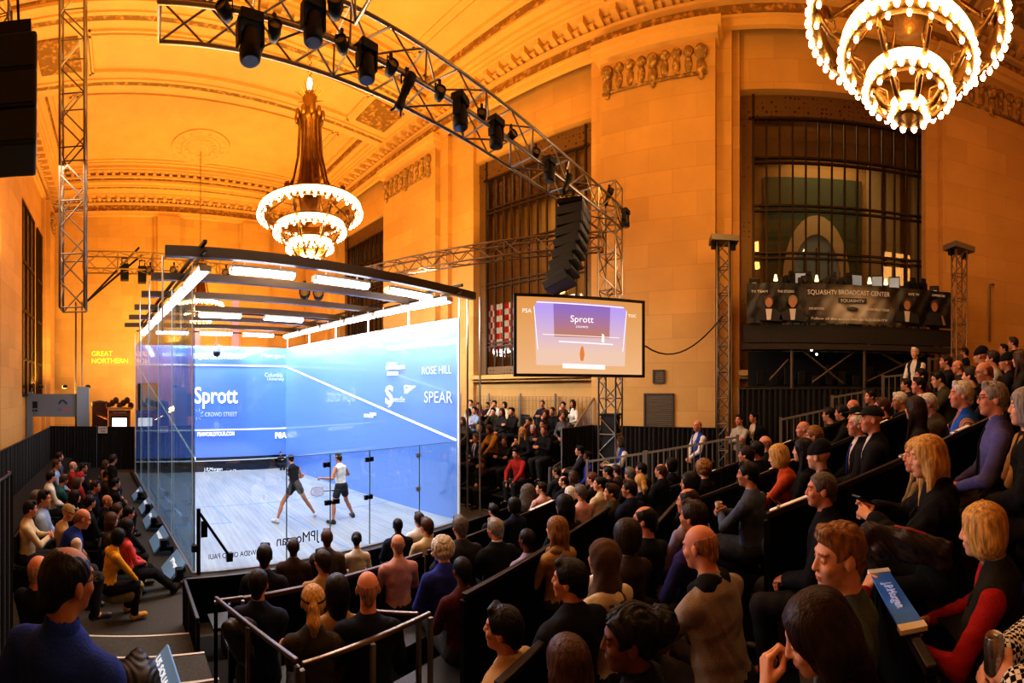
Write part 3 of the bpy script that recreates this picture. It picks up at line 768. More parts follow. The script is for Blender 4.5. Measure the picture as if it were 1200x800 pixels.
# tall bronze window grilles on the right
M_PERF = None
def perf_mat():
    t = NT('perforated_bronze'); b = t.n('BsdfPrincipled'); b.inputs['Roughness'].default_value = .5; b.inputs['Metallic'].default_value = .4
    tc = t.n('TexCoord'); v = t.n('TexVoronoi', Scale=7.0); v.inputs['Randomness'].default_value = .25; t.l(tc.outputs['Object'], v.inputs['Vector'])
    r = t.n('ValToRGB'); r.color_ramp.elements[0].position = .3; r.color_ramp.elements[1].position = .45; r.color_ramp.elements[0].color = rgba('#150e08'); r.color_ramp.elements[1].color = rgba('#6b5334')
    t.l(v.outputs['Distance'], r.inputs[0]); t.l(r.outputs[0], b.inputs['Base Color']); t.l(b.outputs[0], t.out.inputs[0]); return t.m
M_PERF = perf_mat()
def glass_mat(name, tint, refl=.06, rough=.02, alpha=None):
    t = NT(name); tr = t.n('BsdfTransparent'); tr.inputs[0].default_value = (*tint, 1); gl = t.n('BsdfGlossy'); gl.inputs['Roughness'].default_value = rough
    fr = t.n('LayerWeight'); fr.inputs['Blend'].default_value = .5; pw = t.n('Math', operation='POWER'); pw.inputs[1].default_value = 4.5; t.l(fr.outputs['Facing'], pw.inputs[0]); mr = t.n('MapRange'); mr.inputs['To Min'].default_value = refl; mr.inputs['To Max'].default_value = .7; t.l(pw.outputs[0], mr.inputs['Value']); mx = t.n('MixShader'); t.l(mr.outputs[0], mx.inputs[0]); t.l(tr.outputs[0], mx.inputs[1]); t.l(gl.outputs[0], mx.inputs[2]); t.l(mx.outputs[0], t.out.inputs[0]); MATS[name] = t.m; return t.m
M_WGLASS = glass_mat('window_glass', (.80, .80, .76))
ZB, ZT = 4.15, 12.7
for wi, (y0, y1) in enumerate(BAYS):
    e = empty('window_%d' % (wi + 1), (13.0, (y0 + y1) / 2, 0)); struct(e)
    W = y1 - y0; n = int(W / .46)
    b = MB()
    for q in (-1, 1): b.box((0, q * (W / 2 - .2), (ZB + ZT - .7) / 2), (.12, .36, ZT - ZB - .74))
    b.box((0, 0, ZT - .38), (.14, W, .72)); b.box((0, 0, ZB + .15), (.14, W, .3))
    b.build('grille_border', M_PERF, e)
    b = MB()
    for k in range(1, n): b.box((-.02, -W / 2 + .4 + (W - .8) * k / n, (ZB + ZT) / 2), (.07, .06, ZT - ZB - .3))
    for z in (5.25, 5.4, 7.62, 7.78, 9.1, 9.26, 10.6, 10.75): b.box((-.03, 0, z), (.1, W - .7, .055))
    for q in (-1, 1): b.box((-.05, q * (W / 2 - .4), (ZB + ZT) / 2), (.12, .07, ZT - ZB))
    b.box((-.05, 0, ZT - .74), (.12, W - .5, .07))
    b.build('mullions', M_BRONZE, e)
    MB().box((.08, 0, (ZB + ZT) / 2), (.012, W - .2, ZT - ZB)).build('pane', M_WGLASS, e)
    MB().box((-.25, 0, 4.02), (.8, W, .16)).box((-.2, 0, 3.9), (.6, W, .12)).build('window_sill', STONE_X, e)
# the passage seen through the windows
struct(MB().box((17.6, 8, 8), (.3, 36, 16)).box((15.3, 8, -.05), (4.2, 36, .1)).box((15.3, 8, 14.05), (4.2, 36, .1)).box((15.3, -9.9, 7), (4.2, .2, 14)).build('wall_passage', mat('passage_plaster', '#c79a5e', .8, noise=.1, nscale=.8)))
b = MB()
b.span((17.3, -3.7, 3), (17.46, .45, 12.4)); struct(b.build('trim_201', mat('green_panel', '#3f5338', .7, noise=.1, nscale=1)))
def arch(b, x, yc, z0, r0, r1, d, n=14, zs=1.25):
    for i in range(n):
        a0, a1 = PI * i / n, PI * (i + 1) / n
        P4 = [(yc + r * math.cos(a), z0 + zs * r * math.sin(a)) for r, a in ((r0, a0), (r1, a0), (r1, a1), (r0, a1))]
        b.prism(P4, lambda u, v: (x, u, v), lambda u, v: (x - d, u, v))
b = MB(); arch(b, 17.3, -1.75, 8.0, 1.0, 1.4, .25, zs=1.95)
for y in (-3.15, -.75): b.span((17.05, y, 3), (17.3, y + .4, 8.0))
struct(b.build('trim_202', mat('cream_stone', '#d8bb8a', .7)))
b = MB(); arch(b, 17.28, -1.75, 8.0, .0, 1.0, .04, zs=1.95); b.span((17.2, -2.75, 3), (17.28, -.75, 8)); struct(b.build('trim_203', mat('fanlight', '#7d867a', .3, emit=.15)))
b = MB()
for k in range(5): b.span((17.1, -2.75 + k * .5 - .03, 3), (17.2, -2.75 + k * .5 + .03, 9.0 + .4 * math.sin(k * PI / 4)))
b.span((17.1, -2.8, 7.95), (17.2, -.7, 8.07)); struct(b.build('trim_204', M_BRONZE))
for k, y in enumerate((-6.2, -5.0, -4.2, 3.2)):
    struct(MB().span((16.9, y - .28, 2), (17.4, y + .28, 13)).build('trim_%d' % (211 + k), mat('cream_stone', '#d8bb8a', .7)))
# the red and white banner in the second window
def flag():
    t = NT('red_white_check'); b = t.n('BsdfPrincipled'); b.inputs['Roughness'].default_value = .9; tc = t.n('TexCoord'); x = t.n('TexChecker', Scale=4.2)
    x.inputs['Color1'].default_value = rgba('#d62718'); x.inputs['Color2'].default_value = rgba('#f2e6dc'); t.l(tc.outputs['Object'], x.inputs['Vector']); t.l(x.outputs['Color'], b.inputs['Base Color'])
    t.l(x.outputs['Color'], b.inputs['Emission Color']); b.inputs['Emission Strength'].default_value = .25; t.l(b.outputs[0], t.out.inputs[0]); return t.m
b = MB()
for i in range(10): b.box((.02 * math.sin(i * 1.2), -.9 + .2 * i, 0), (.02, .201, 1.9))
o = b.build('check_banner', flag(), loc=(13.25, 10.05, 6.05)); tag(o, 'red and white checked cloth hanging behind the bronze window grille', 'banner')
# ventilation grilles on the near pilaster
for nm, (px, py, w, h), lb in (('grille_door', (772, 485, .92, 2.1), 'grey louvred metal door low on the stone pilaster'), ('wall_vent', (772, 441, .36, .36), 'small square grey vent above the louvred door')):
    p = at_x(px, py, XR - .03); e = empty(nm, p, label=lb, cat='door' if 'door' in nm else 'vent')
    zc = -.45 if 'door' in nm else 0
    b = MB(); 
    for k in range(int(h / .06)): b.box((0, 0, zc - h / 2 + .03 + k * .06), (.03, w - .08, .035))
    b.build('louvre_panel', mat('grey_vent_metal', '#5e564b', .6, .3), e)
    MB().box((-.01, -w / 2 + .02, zc), (.05, .05, h)).box((-.01, w / 2 - .02, zc), (.05, .05, h)).box((-.01, 0, zc + h / 2), (.05, w, .05)).box((-.01, 0, zc - h / 2), (.05, w, .05)).build('vent_frame', mat('grey_vent_frame', '#4a443c', .6, .3), e)
# projected words on the end wall
e = empty('projected_sign', at_y(125, 419, YE - .02), label='glowing yellow words projected high on the end wall', cat='sign')
mg = mat('projected_light', '#ffd84a', .6, emit=1.6, emit_color='#ffc828')
p = at_y(107, 414.5, YE - .015); q = at_y(107, 423, YE - .015)
for body, pt in (('GREAT', p), ('NORTHERN', q)):
    o = text('word', body, .42, mg, (0, 0, 0), align='LEFT'); o.parent = e; o.location = pt - e.location
# plaster medallions over the chandeliers
def medallion(x, y):
    b = MB().lathe([(0, 16.0), (1.5, 16.0), (1.5, 15.93), (1.38, 15.90), (1.3, 15.94), (1.05, 15.94), (1.0, 15.89), (.92, 15.93), (.5, 15.93), (.42, 15.86), (.2, 15.84), (0, 15.84)], (x, y, 0), 40)
    for k in range(16):
        a = k * PI / 8; b.ball((x + .72 * math.cos(a), y + .72 * math.sin(a), 15.92), (.13, .13, .05), 6, 4); b.ball((x + 1.18 * math.cos(a + .2), y + 1.18 * math.sin(a + .2), 15.93), (.1, .1, .04), 6, 4)
    return b
# ------------------------------------------------------------------ the glass court
BL, BR, FR, FL = Vector((1.39, 7.84, 0)), Vector((8.05, 7.69, 0)), Vector((7.28, 17.42, 0)), Vector((.62, 17.57, 0))
def C(u, v, z=0.):
    p = (BL * (1 - u) + BR * u) * (1 - v) + (FL * (1 - u) + FR * u) * v
    return Vector((p.x, p.y, z))
RZU = math.atan2((BR - BL).y, (BR - BL).x); RZV = math.atan2((BR - FR).y, (BR - FR).x)   # headings of the back wall and of the right wall (far to near)
HW, HB = 5.42, 2.13
def slab(a, b, z0, z1, t):
    a, b = Vector(a), Vector(b); d = (b - a).normalized(); n = Vector((-d.y, d.x, 0)) * t / 2
    m = MB(); vs = [p + s * n + Vector((0, 0, z)) for z in (z0, z1) for p in (a, b) for s in (-1, 1)]
    return m.add(vs, [(0, 1, 3, 2), (4, 6, 7, 5), (0, 4, 5, 1), (2, 3, 7, 6), (0, 2, 6, 4), (1, 5, 7, 3)])
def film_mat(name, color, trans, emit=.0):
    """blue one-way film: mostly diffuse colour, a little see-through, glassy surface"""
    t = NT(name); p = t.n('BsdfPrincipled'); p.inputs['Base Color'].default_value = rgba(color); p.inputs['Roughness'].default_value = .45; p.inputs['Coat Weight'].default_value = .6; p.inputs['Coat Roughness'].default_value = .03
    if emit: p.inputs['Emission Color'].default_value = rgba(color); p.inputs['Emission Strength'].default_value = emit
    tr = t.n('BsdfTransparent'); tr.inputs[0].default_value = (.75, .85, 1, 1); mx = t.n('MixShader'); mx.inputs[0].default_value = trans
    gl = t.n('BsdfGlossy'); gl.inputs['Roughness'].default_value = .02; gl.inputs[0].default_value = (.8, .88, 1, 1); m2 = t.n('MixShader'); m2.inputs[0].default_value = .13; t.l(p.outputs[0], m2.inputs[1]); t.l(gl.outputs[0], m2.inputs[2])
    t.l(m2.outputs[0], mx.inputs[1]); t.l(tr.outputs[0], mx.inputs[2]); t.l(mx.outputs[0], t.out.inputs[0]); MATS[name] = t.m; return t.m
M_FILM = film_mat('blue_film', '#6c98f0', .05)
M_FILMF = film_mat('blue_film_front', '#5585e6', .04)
M_CLEAR = glass_mat('clear_glass', (.93, .97, .98))
def smoky():
    m = glass_mat('smoked_side_glass', (.60, .72, .78), refl=.12, rough=.015); t = m.node_tree; out = t.nodes['Material Output']; src = out.inputs[0].links[0].from_socket
    d = t.nodes.new('ShaderNodeBsdfDiffuse'); d.inputs[0].default_value = rgba('#7c939e'); mx = t.nodes.new('ShaderNodeMixShader'); mx.inputs[0].default_value = .16; t.links.new(src, mx.inputs[1]); t.links.new(d.outputs[0], mx.inputs[2]); t.links.new(mx.outputs[0], out.inputs[0]); return m
M_SIDEGLASS = smoky()
M_EDGE = mat('glass_edge', '#5f8f92', .15)
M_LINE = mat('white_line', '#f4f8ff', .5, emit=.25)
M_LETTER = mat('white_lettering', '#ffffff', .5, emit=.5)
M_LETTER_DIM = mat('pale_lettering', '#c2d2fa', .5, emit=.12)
M_INK = mat('dark_lettering', '#33414d', .6)
def floor_mat():
    t = NT('court_boards'); b = t.n('BsdfPrincipled'); b.inputs['Roughness'].default_value = .35
    tc = t.n('TexCoord'); w = t.n('TexWave', wave_type='BANDS', bands_direction='X', Scale=2.2); w.inputs['Distortion'].default_value = 1.; w.inputs['Detail'].default_value = 3
    mp = t.n('Mapping'); mp.inputs['Rotation'].default_value = (0, 0, .06); t.l(tc.outputs['Object'], mp.inputs[0]); t.l(mp.outputs[0], w.inputs['Vector'])
    nz = t.n('TexNoise', Scale=.8, Detail=4.0); mp2 = t.n('Mapping'); mp2.inputs['Scale'].default_value = (3, .6, 1); t.l(tc.outputs['Object'], mp2.inputs[0]); t.l(mp2.outputs[0], nz.inputs['Vector'])
    r = t.n('ValToRGB'); r.color_ramp.elements[0].color = rgba('#87919b'); r.color_ramp.elements[1].color = rgba('#b3b9be'); r.color_ramp.elements[0].position = .25; r.color_ramp.elements[1].position = .75
    t.l(nz.outputs['Fac'], r.inputs[0]); mx = t.n('MixRGB', blend_type='MULTIPLY'); mx.inputs[0].default_value = .12; t.l(r.outputs[0], mx.inputs[1]); t.l(w.outputs['Color'], mx.inputs[2])
    t.l(mx.outputs[0], b.inputs['Base Color']); t.l(b.outputs[0], t.out.inputs[0]); return t.m
court = empty('squash_court', C(.5, .5), label='glass squash court with blue walls and pale floor under white tube lights', cat='squash court')
def cpart(mb, name, m, parent=None, **k):
    o = mb.build(name, m, None, **k)
    o.data.transform(Matrix.Translation(-court.location)); o.parent = court if parent is None else parent
    return o
m = MB().add([C(-.01, -.01, .03), C(1.01, -.01, .03), C(1.01, 1.01, .03), C(-.01, 1.01, .03), C(-.01, -.01, 0.002), C(1.01, -.01, .002), C(1.01, 1.01, .002), C(-.01, 1.01, .002)], [(0, 1, 2, 3), (0, 4, 5, 1), (1, 5, 6, 2), (2, 6, 7, 3), (3, 7, 4, 0)])
cpart(m, 'court_floor', floor_mat())
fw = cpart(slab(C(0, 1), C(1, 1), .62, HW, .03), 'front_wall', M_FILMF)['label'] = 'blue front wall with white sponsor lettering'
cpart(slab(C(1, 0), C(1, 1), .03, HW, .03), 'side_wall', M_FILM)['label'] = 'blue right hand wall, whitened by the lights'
cpart(slab(C(0, 0), C(0, 1), .03, HW, .03), 'side_wall', M_SIDEGLASS)['label'] = 'smoky see-through left wall'
us = [0, .282, .432, .582, .80, 1]
bw = []
for i in range(5): bw.append(cpart(slab(C(us[i] + .003, 0), C(us[i + 1] - .003, 0), .03, HB, .018), 'back_wall_panel' if i != 2 else 'glass_door', M_CLEAR))
# panel edges, fins and corner posts
m = MB()
for u in us: m.bar(C(u, -.001, .03), C(u, -.001, HB), .016, .022)
m.bar(C(0, 0, HB), C(1, 0, HB), .02, .012)
cpart(m, 'glass_joint', M_EDGE)
m = MB()
for v in (0, .2, .4, .6, .8, 1): m.bar(C(-.006, v, .03), C(-.006, v, HW + .5), .012, .02)
cpart(m, 'glass_joint', mat('pale_glass_edge', '#b9cdd0', .25, emit=.12))  # faint glow put into these pale edges so they don't look dark
m = MB()
for v in (.0, .2, .4, .6, .8, 1): m.bar(C(1.012, v, .03), C(1.012, v, HW + .55), .02, .04)
m.bar(C(1, -.004, .03), C(1, -.004, HW), .05, .03)
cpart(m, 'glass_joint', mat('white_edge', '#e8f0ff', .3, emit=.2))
m = MB()
for u, v in ((1.11, -.015), (1.11, .03)): m.tube([C(u, v, .02), C(u, v, 6.1)], .028, 8)
cpart(m, 'support_post', M_ALU)
m = MB()
for v in (.0, .18, .36): m.tube([C(-.09, v + .005, 4.6), C(-.09, v + .005, 6.05)], .02, 6)
cpart(m, 'support_post', M_ALU)
# tin, lines
cpart(slab(C(0, .995), C(1, .995), .30, .62, .02), 'tin', mat('smoked_window', '#0e1216', .1))
cpart(slab(C(0, .990), C(1, .990), .48, .53, .04), 'tin_rail', M_LINE)
cpart(slab(C(0, .992), C(1, .992), .03, .30, .03), 'sponsor_board', mat('navy_board', '#10182c', .5))
m = MB()
for z in (4.57, 1.78): 
    q = slab(C(0, .9965), C(1, .9965), z, z + .06, .006); m.add(q.v, q.f)
cpart(m, 'wall_line', M_LINE)
m = MB()
for u in (.0035, .9965):
    a, b = C(u, .998, 4.57), C(u, .002, 2.13); d = Vector((0, 0, .06)); m.add([a, b, b + d, a + d, a + Vector((.006, 0, 0)), b + Vector((.006, 0, 0)), b + d + Vector((.006, 0, 0)), a + d + Vector((.006, 0, 0))], [(0, 1, 2, 3), (7, 6, 5, 4), (0, 4, 5, 1), (3, 2, 6, 7)])
cpart(m, 'wall_line', mat('bright_line', '#f6f9ff', .5, emit=.9))  # glow put into these side wall lines so they show clearly
m = MB(); vs = 1 - 5.44 / 9.75
for a, b in (((0, vs), (1, vs)), ((.5, 0), (.5, vs)), ((.25, vs), (.25, vs - .164)), ((.75, vs), (.75, vs - .164)), ((0, vs - .164), (.25, vs - .164)), ((.75, vs - .164), (1, vs - .164))):
    m.bar(C(*a, .033), C(*b, .033), .05, .004)
cpart(m, 'floor_line', mat('blue_line', '#7fa0d8', .5))
# lettering on the walls
def ctext(body, size, px, py, wall, m_, name='lettering', width=None, mirror=False, align='CENTER', bold=0.):
    if wall == 'front': p = at_y(px, py, 17.40); p.y = C(.5, .988).y - (p.x - 4) * .0225; rz = RZU
    elif wall == 'right':
        n = Vector((math.sin(RZV), -math.cos(RZV), 0)); P0 = C(.994, .5); d = at(px, py, 1) - Vector((0, 0, CZ)); dz = d.z; d.z = 0
        t = (P0.dot(n)) / d.dot(n); p = Vector((d.x * t, d.y * t, CZ + dz * t)); rz = RZV
    else: p = at_y(px, py, 7.76); p.y = C(.5, 0).y - .03 - (p.x - 4.7) * .0225; rz = RZU
    o = text(name, body, size, m_, (0, 0, 0), mirror=mirror, width=width, align=align, bold=bold)
    o.matrix_world = Matrix.Translation(p - court.location) @ Matrix.Rotation(rz, 4, 'Z'); o.parent = court
    return o
ctext('Sprott', .98, 253, 464, 'front', M_LETTER, width=1.9, bold=.012)
ctext('CROWD STREET', .26, 259, 485.5, 'front', M_LETTER_DIM, width=1.42)
ctext('PSAWORLDTOUR.COM', .24, 253, 508.5, 'front', M_LETTER, width=1.62, bold=.006)
ctext('PSA', .34, 328, 510, 'front', M_LETTER, width=.55, bold=.015)
ctext('SQUASH', .3, 242, 417.5, 'front', M_LETTER, width=1.15, bold=.01); ctext('STUDIOS', .3, 271, 417.5, 'front', M_LETTER, width=.95, bold=.01)
ctext('Columbia', .26, 320, 439.5, 'front', M_LETTER_DIM, width=.85); ctext('University', .22, 322, 444, 'front', M_LETTER_DIM, width=.8)
ctext('Morgan', .22, 319, 417, 'front', M_LETTER_DIM, width=1.1)
def cboxes(lst, wall, m_, name):
    m = MB()
    for px, py, w, h, tilt in lst:
        o = ctext('I', .1, px, py, wall, m_); M = o.matrix_world.copy(); bpy.data.objects.remove(o)
        R = (Matrix.Translation(court.location) @ M) if False else M
        m.box((0, 0, 0), (.01, .01, .01)); m.v = m.v[:-8]; m.f = m.f[:-6]
        b = MB().box((0, 0, 0), (w, .008, h)); m.add([R @ (Matrix.Rotation(tilt, 4, 'Y') @ Vector(v)) for v in b.v], b.f)
    return m.build(name, m_, court)
ctext('SPEAR', .46, 513, 466, 'right', M_LETTER_DIM, width=1.05); ctext('ROSE HILL', .32, 511, 434, 'right', M_LETTER_DIM, width=1.1)
ctext('S', .8, 456, 464, 'right', M_LETTER, bold=.02); ctext('peedie', .26, 467, 468, 'right', M_LETTER_DIM, width=.55)
bars = [(459, 426.5, .45, .1, 0), (463, 430.5, .85, .1, 0), (460, 437.5, .5, .1, 0), (432, 487, .5, .12, 0), (437, 485, .35, .1, 0)]
for i, (px, py, w, h, t_) in enumerate(bars):
    o = ctext('-', .1, px, py, 'right', M_LETTER_DIM); o.name = 'logo_bar'; b = MB().box((0, 0, 0), (w, .006, h)); o.data = b.mesh('logo_bar'); o.data.materials.append(M_LETTER if i < 3 else M_LETTER_DIM)
ctext('JPMorgan', .30, 349, 631, 'back', M_INK, mirror=True, width=.95); ctext('WSDA ONSO PAUI', .14, 273, 651, 'back', M_INK, mirror=True, width=.95)
ctext('J.P.Morgan', .2, 250, 549.5, 'front', M_LETTER, width=.8); o = ctext('Tournament of Champions', .2, 268, 552, 'front', M_LETTER, width=1.9)
# the logo of ring and rays beside the second line of lettering
o = ctext('-', .1, 232, 485.5, 'front', M_LETTER_DIM); o.name = 'logo_ring'; b = MB()
for k in range(8):
    a = k * PI / 4 + .2; b.bar((.13 * math.cos(a), 0, .13 * math.sin(a)), (.25 * math.cos(a + .35), 0, .25 * math.sin(a + .35)), .05, .01)
o.data = b.mesh('logo_ring'); o.data.materials.append(M_LETTER_DIM)
# hinges and handles of the back wall
def on_back(px, py):
    p = at_y(px, py, 7.76); p.y = C(.5, 0).y - .02 - (p.x - 4.7) * .0225; return p
for px, py, w in ((382.5, 544.5, .14), (432, 538, .2), (389, 588, .34), (431, 582, .2), (488, 533, .1), (488, 572, .1)):
    p = on_back(px, py); dark = px < 450
    b = MB().box((-w * .3, 0, 0), (w * .42, .05, .1)).box((w * .3, 0, 0.005), (w * .42, .05, .1)).box((0, -.01, 0), (w, .025, .045)).lathe([(.0, -.03), (.035, -.03), (.035, .03), (0, .03)], (0, -.025, 0), 10, M=Matrix.Rotation(PI / 2, 3, 'X'))
    o = b.build('hinge', M_BLACKMETAL if dark else M_ALU, court); o.matrix_local = Matrix.Translation(p - court.location) @ Matrix.Rotation(RZU, 4, 'Z')
# brace at the near left corner
b = MB(); p = C(0, -.012)
b.box((p.x + .05, p.y, .62), (.07, .05, 1.25)).bar((p.x + .08, p.y, 1.15), (p.x + .62, p.y - .05, .35), .05).box((p.x + .64, p.y - .05, .3), (.12, .08, .16)).box((p.x + .16, p.y, .85), (.12, .05, .3)).box((p.x - .02, p.y, .5), (.12, .1, .12))
cpart(b, 'corner_brace', M_BLACKMETAL)
# ------------------------------------------------------------------ roof beams and tube lights over the court
frame = empty('overhead_rig', C(.5, .5, 6.0), label='brown cross beams of the lighting frame above the glass court', cat='lighting rig')
def fpart(mb, name, m_):
    o = mb.build(name, m_); o.data.transform(Matrix.Translation(-frame.location)); o.parent = frame; return o
M_BEAM = mat('brown_beam', '#4c4440', .5, .3)
for i, v in enumerate((0, .18, .36, .54, .72, .9)):
    h = .2 if i == 0 else .16
    fpart(MB().bar(C(-.085, v, 6.12), C(1.10 if i == 0 else 1.03, v, 6.12), .14, h), 'cross_beam', M_BEAM)
for u in (.02, .98): fpart(MB().bar(C(u, -.03, 6.24), C(u, 1.0, 6.24), .07, .06).bar(C(u, -.03, 6.06), C(u, 1.0, 6.06), .05, .05), 'side_rail', M_BLACKMETAL)
fpart(MB().bar(C(0, .545, 6.0), C(1, .545, 6.0), .05).bar(C(0, .985, 6.0), C(1, .985, 6.0), .05), 'side_rail', M_BLACKMETAL)
M_TUBE = mat('tube_light', '#ffffff', .4, emit=22, emit_color='#e4eeff')
M_HOUSING = mat('white_housing', '#cfd3d6', .4)
def make_tube():
    e = empty('tube_light', (0, 0, 0))
    MB().box((0, 0, .085), (1.36, .26, .05)).box((-.69, 0, .04), (.03, .24, .12)).box((.69, 0, .04), (.03, .24, .12)).bar((-.4, 0, .1), (-.4, 0, .2), .03).bar((.4, 0, .1), (.4, 0, .2), .03).build('housing', M_HOUSING, e)
    b = MB(); prof = [(-.11, .055), (-.10, -.005), (-.06, -.045), (0, -.058), (.06, -.045), (.10, -.005), (.11, .055)]
    b.prism(prof, lambda u, v: (-.67, u, v), lambda u, v: (.67, u, v)); b.build('diffuser', M_TUBE, e)
    return e
proto_tube = make_tube(); used = [False]
def tube_at(p, rz, label, power=64, tilt=0.):
    t = proto_tube if not used[0] else copy_tree(proto_tube)
    used[0] = True
    t.location = p; t.rotation_euler = (0, 0, rz); tag(t, label, 'light', 'tube lights over the court')
    L = bpy.data.lights.new('tube_glow', 'AREA'); L.shape = 'RECTANGLE'; L.size = 1.3; L.size_y = .2; L.energy = power; L.color = (.91, .95, 1.0)
    lo = bpy.data.objects.new('tube_glow', L); COL.objects.link(lo); lo.location = Vector(p) + Vector((0, 0, -.085)); lo.rotation_euler = (tilt, 0, rz)
ords = ['nearest', 'second', 'third', 'fourth', 'fifth', 'sixth']
for i, v in enumerate((.09, .25, .41, .57, .73, .89)): tube_at(C(.04, v, 5.84), RZV, f'white tube light on the left side rail, {ords[i]} from the back wall of the court', tilt=.3)
for i, v in enumerate((.07, .23, .39, .55, .71, .87)): tube_at(C(.955, v, 5.84), RZV, f'white tube light on the right side rail, {ords[i]} from the back wall of the court', 108, .85)
for i, u in enumerate((.23, .51, .80)): tube_at(C(u, .035, 5.9), RZU, 'white tube light under the nearest cross beam, ' + ('leftmost of three', 'middle of three', 'rightmost of three')[i])
for i, u in enumerate((.33, .66)): tube_at(C(u, .545, 5.9), RZU, 'white tube light on the middle cross rail, ' + ('left of the pair', 'right of the pair')[i])
for i, u in enumerate((.22, .5, .78)): tube_at(C(u, .965, 5.9), RZU, 'white tube light along the front wall of the court, ' + ('left', 'centre', 'right')[i] + ' of three', 150, .8)
# small camera hanging inside the front wall
e = empty('hanging_camera', at_y(254, 412, 16.9), label='small white and black camera hanging in front of the blue front wall', cat='camera')
MB().lathe([(0, -.22), (.1, -.2), (.16, -.1), (.16, .05), (.1, .12), (0, .14)], (0, 0, 0), 14).build('camera_dome', M_BLACKMETAL, e, smooth=True)
MB().lathe([(.17, .0), (.18, .14), (.09, .22), (0, .24)], (0, 0, 0), 14).build('camera_cap', M_LETTER_DIM, e, smooth=True); MB().bar((0, 0, .2), (0, 0, 1.15), .03).bar((0, 0, .4), (.3, 0, .15), .03).bar((0, 0, .4), (-.3, 0, .15), .03).build('bracket', M_ALU, e)
# framed monitor leaning outside the left wall
p = at(166, 465, 16.4); e = empty('wall_monitor', p, .35, 'black framed monitor mounted outside the left glass wall', 'monitor')
MB().box((.28, 0, 0), (.75, .06, .95)).build('screen_back', mat('steel_blue_panel', '#5d7f92', .4), e); MB().box((-.13, -.03, 0), (.1, .1, 1.05)).box((.28, -.03, .5), (.8, .1, .08)).box((.66, -.03, 0), (.06, .1, 1.0)).build('monitor_frame', M_BLACKMETAL, e)
MB().box((-.2, -.03, -.02), (.05, .1, .95)).build('side_panel', mat('copper_panel', '#b86a3a', .5), e)
# ------------------------------------------------------------------ trusses
def make_truss(name, p0, p1, w, label, h=None, pitch=None, m_=None, r=.024, group=None, cat='truss', faces=(0, 1, 2, 3)):
    p0, p1 = Vector(p0), Vector(p1); h = h or w; d = (p1 - p0); L = d.length; d.normalize()
    up = Vector((0, 0, 1)) if abs(d.z) < .9 else Vector((1, 0, 0)); x = d.cross(up).normalized(); z = x.cross(d)
    e = empty(name, p0, label=label, cat=cat, group=group); m_ = m_ or M_ALU
    cs = [x * sx * w / 2 + z * sz * h / 2 for sx, sz in ((-1, -1), (1, -1), (1, 1), (-1, 1))]
    for c in cs: MB().tube([c, c + d * L], r, 6).build('chord', m_, e, smooth=True)
    b = MB(); pitch = pitch or w * 1.0; n = max(1, round(L / pitch)); st = L / n
    for f in faces:
        a, q = cs[f], cs[(f + 1) % 4]
        for i in range(n):
            s, t = (a, q) if i % 2 == 0 else (q, a)
            b.tube([s + d * st * i, t + d * st * (i + 1)], r * .62, 4, cap=False)
            if i % 2 == 0: b.tube([a + d * st * i, q + d * st * i], r * .62, 4, cap=False)
        b.tube([a + d * L, q + d * L], r * .62, 4, cap=False)
    b.build('lacing', m_, e)
    return e
T0, T1 = Vector((.43, 4.66, 7.85)), Vector((9.1, 3.72, 7.5))
make_truss('lighting_truss', T0, T1, .5, 'long silver lighting truss hung with spotlights across the upper hall', pitch=.55, r=.026)
make_truss('lighting_truss', (2.35, 4.1, 7.95), (2.2, 2.2, 7.95), .45, 'short silver truss stub branching from the long spotlight truss towards the viewer', pitch=.55)
make_truss('truss_tower', (8.95, 3.72, .0), (8.95, 3.72, 8.25), .42, 'square silver truss tower standing behind the video screen', pitch=.42)
make_truss('speaker_truss', (8.9, 3.9, 6.95), (6.95, 10.3, 6.95), .36, 'brown tinted truss carrying the curved speaker array beside the windows', pitch=.4, m_=mat('warm_aluminium', '#8f7a64', .5, .6))
make_truss('truss_tower', (-.99, 8.54, 5.15), (-.99, 8.54, 15.9), .5, 'tall lattice truss hanging from the ceiling over the left stand', pitch=.55, r=.026, m_=mat('warm_steel', '#8a7a6c', .5, .6))
make_truss('truss_tower', (-2.0, 19.6, 0), (-2.0, 19.6, 7.7), .3, 'thin lattice mast standing beyond the left stand', pitch=.6, r=.035, m_=MATS['warm_steel'], faces=(0, 2))
make_truss('cross_truss', (-1.7, 18.7, 9.3), (5.2, 18.7, 9.1), .75, 'far horizontal truss reaching across the hall behind the court', pitch=.8, r=.035, m_=mat('gold_lit_steel', '#a98d5c', .5, .5))
make_truss('truss_mast', (10.5, 1.28, 0), (10.5, 1.28, 7.25), .3, 'slim truss mast left of the broadcast platform', pitch=.33, m_=M_ALU_DK)
make_truss('truss_mast', (9.95, -4.75, 0), (9.95, -4.75, 7.2), .3, 'slim truss mast right of the broadcast platform', pitch=.33, m_=MATS['warm_aluminium'])
for p in ((10.5, 1.28, 7.3), (9.95, -4.75, 7.25)):
    e = empty('mast_head', p, .3, label='flat grey head plate on top of the mast %s of the broadcast platform' % ('left' if p[1] > 0 else 'right'), cat='bracket')
    MB().box((0, 0, 0), (.5, .7, .14)).build('plate', M_ALU_DK, e); MB().box((.05, -.25, -.14), (.12, .12, .14)).box((.05, .25, -.14), (.12, .12, .14)).build('clamp', M_BLACKMETAL, e)
# a piece of truss beyond the black speaker at the very edge
make_truss('roof_truss', at(4, 64, 6.0), at(4, 8, 6.0), .2, 'small piece of steel truss high beside the black speaker stack', pitch=.24, m_=M_ALU_DK, r=.014)
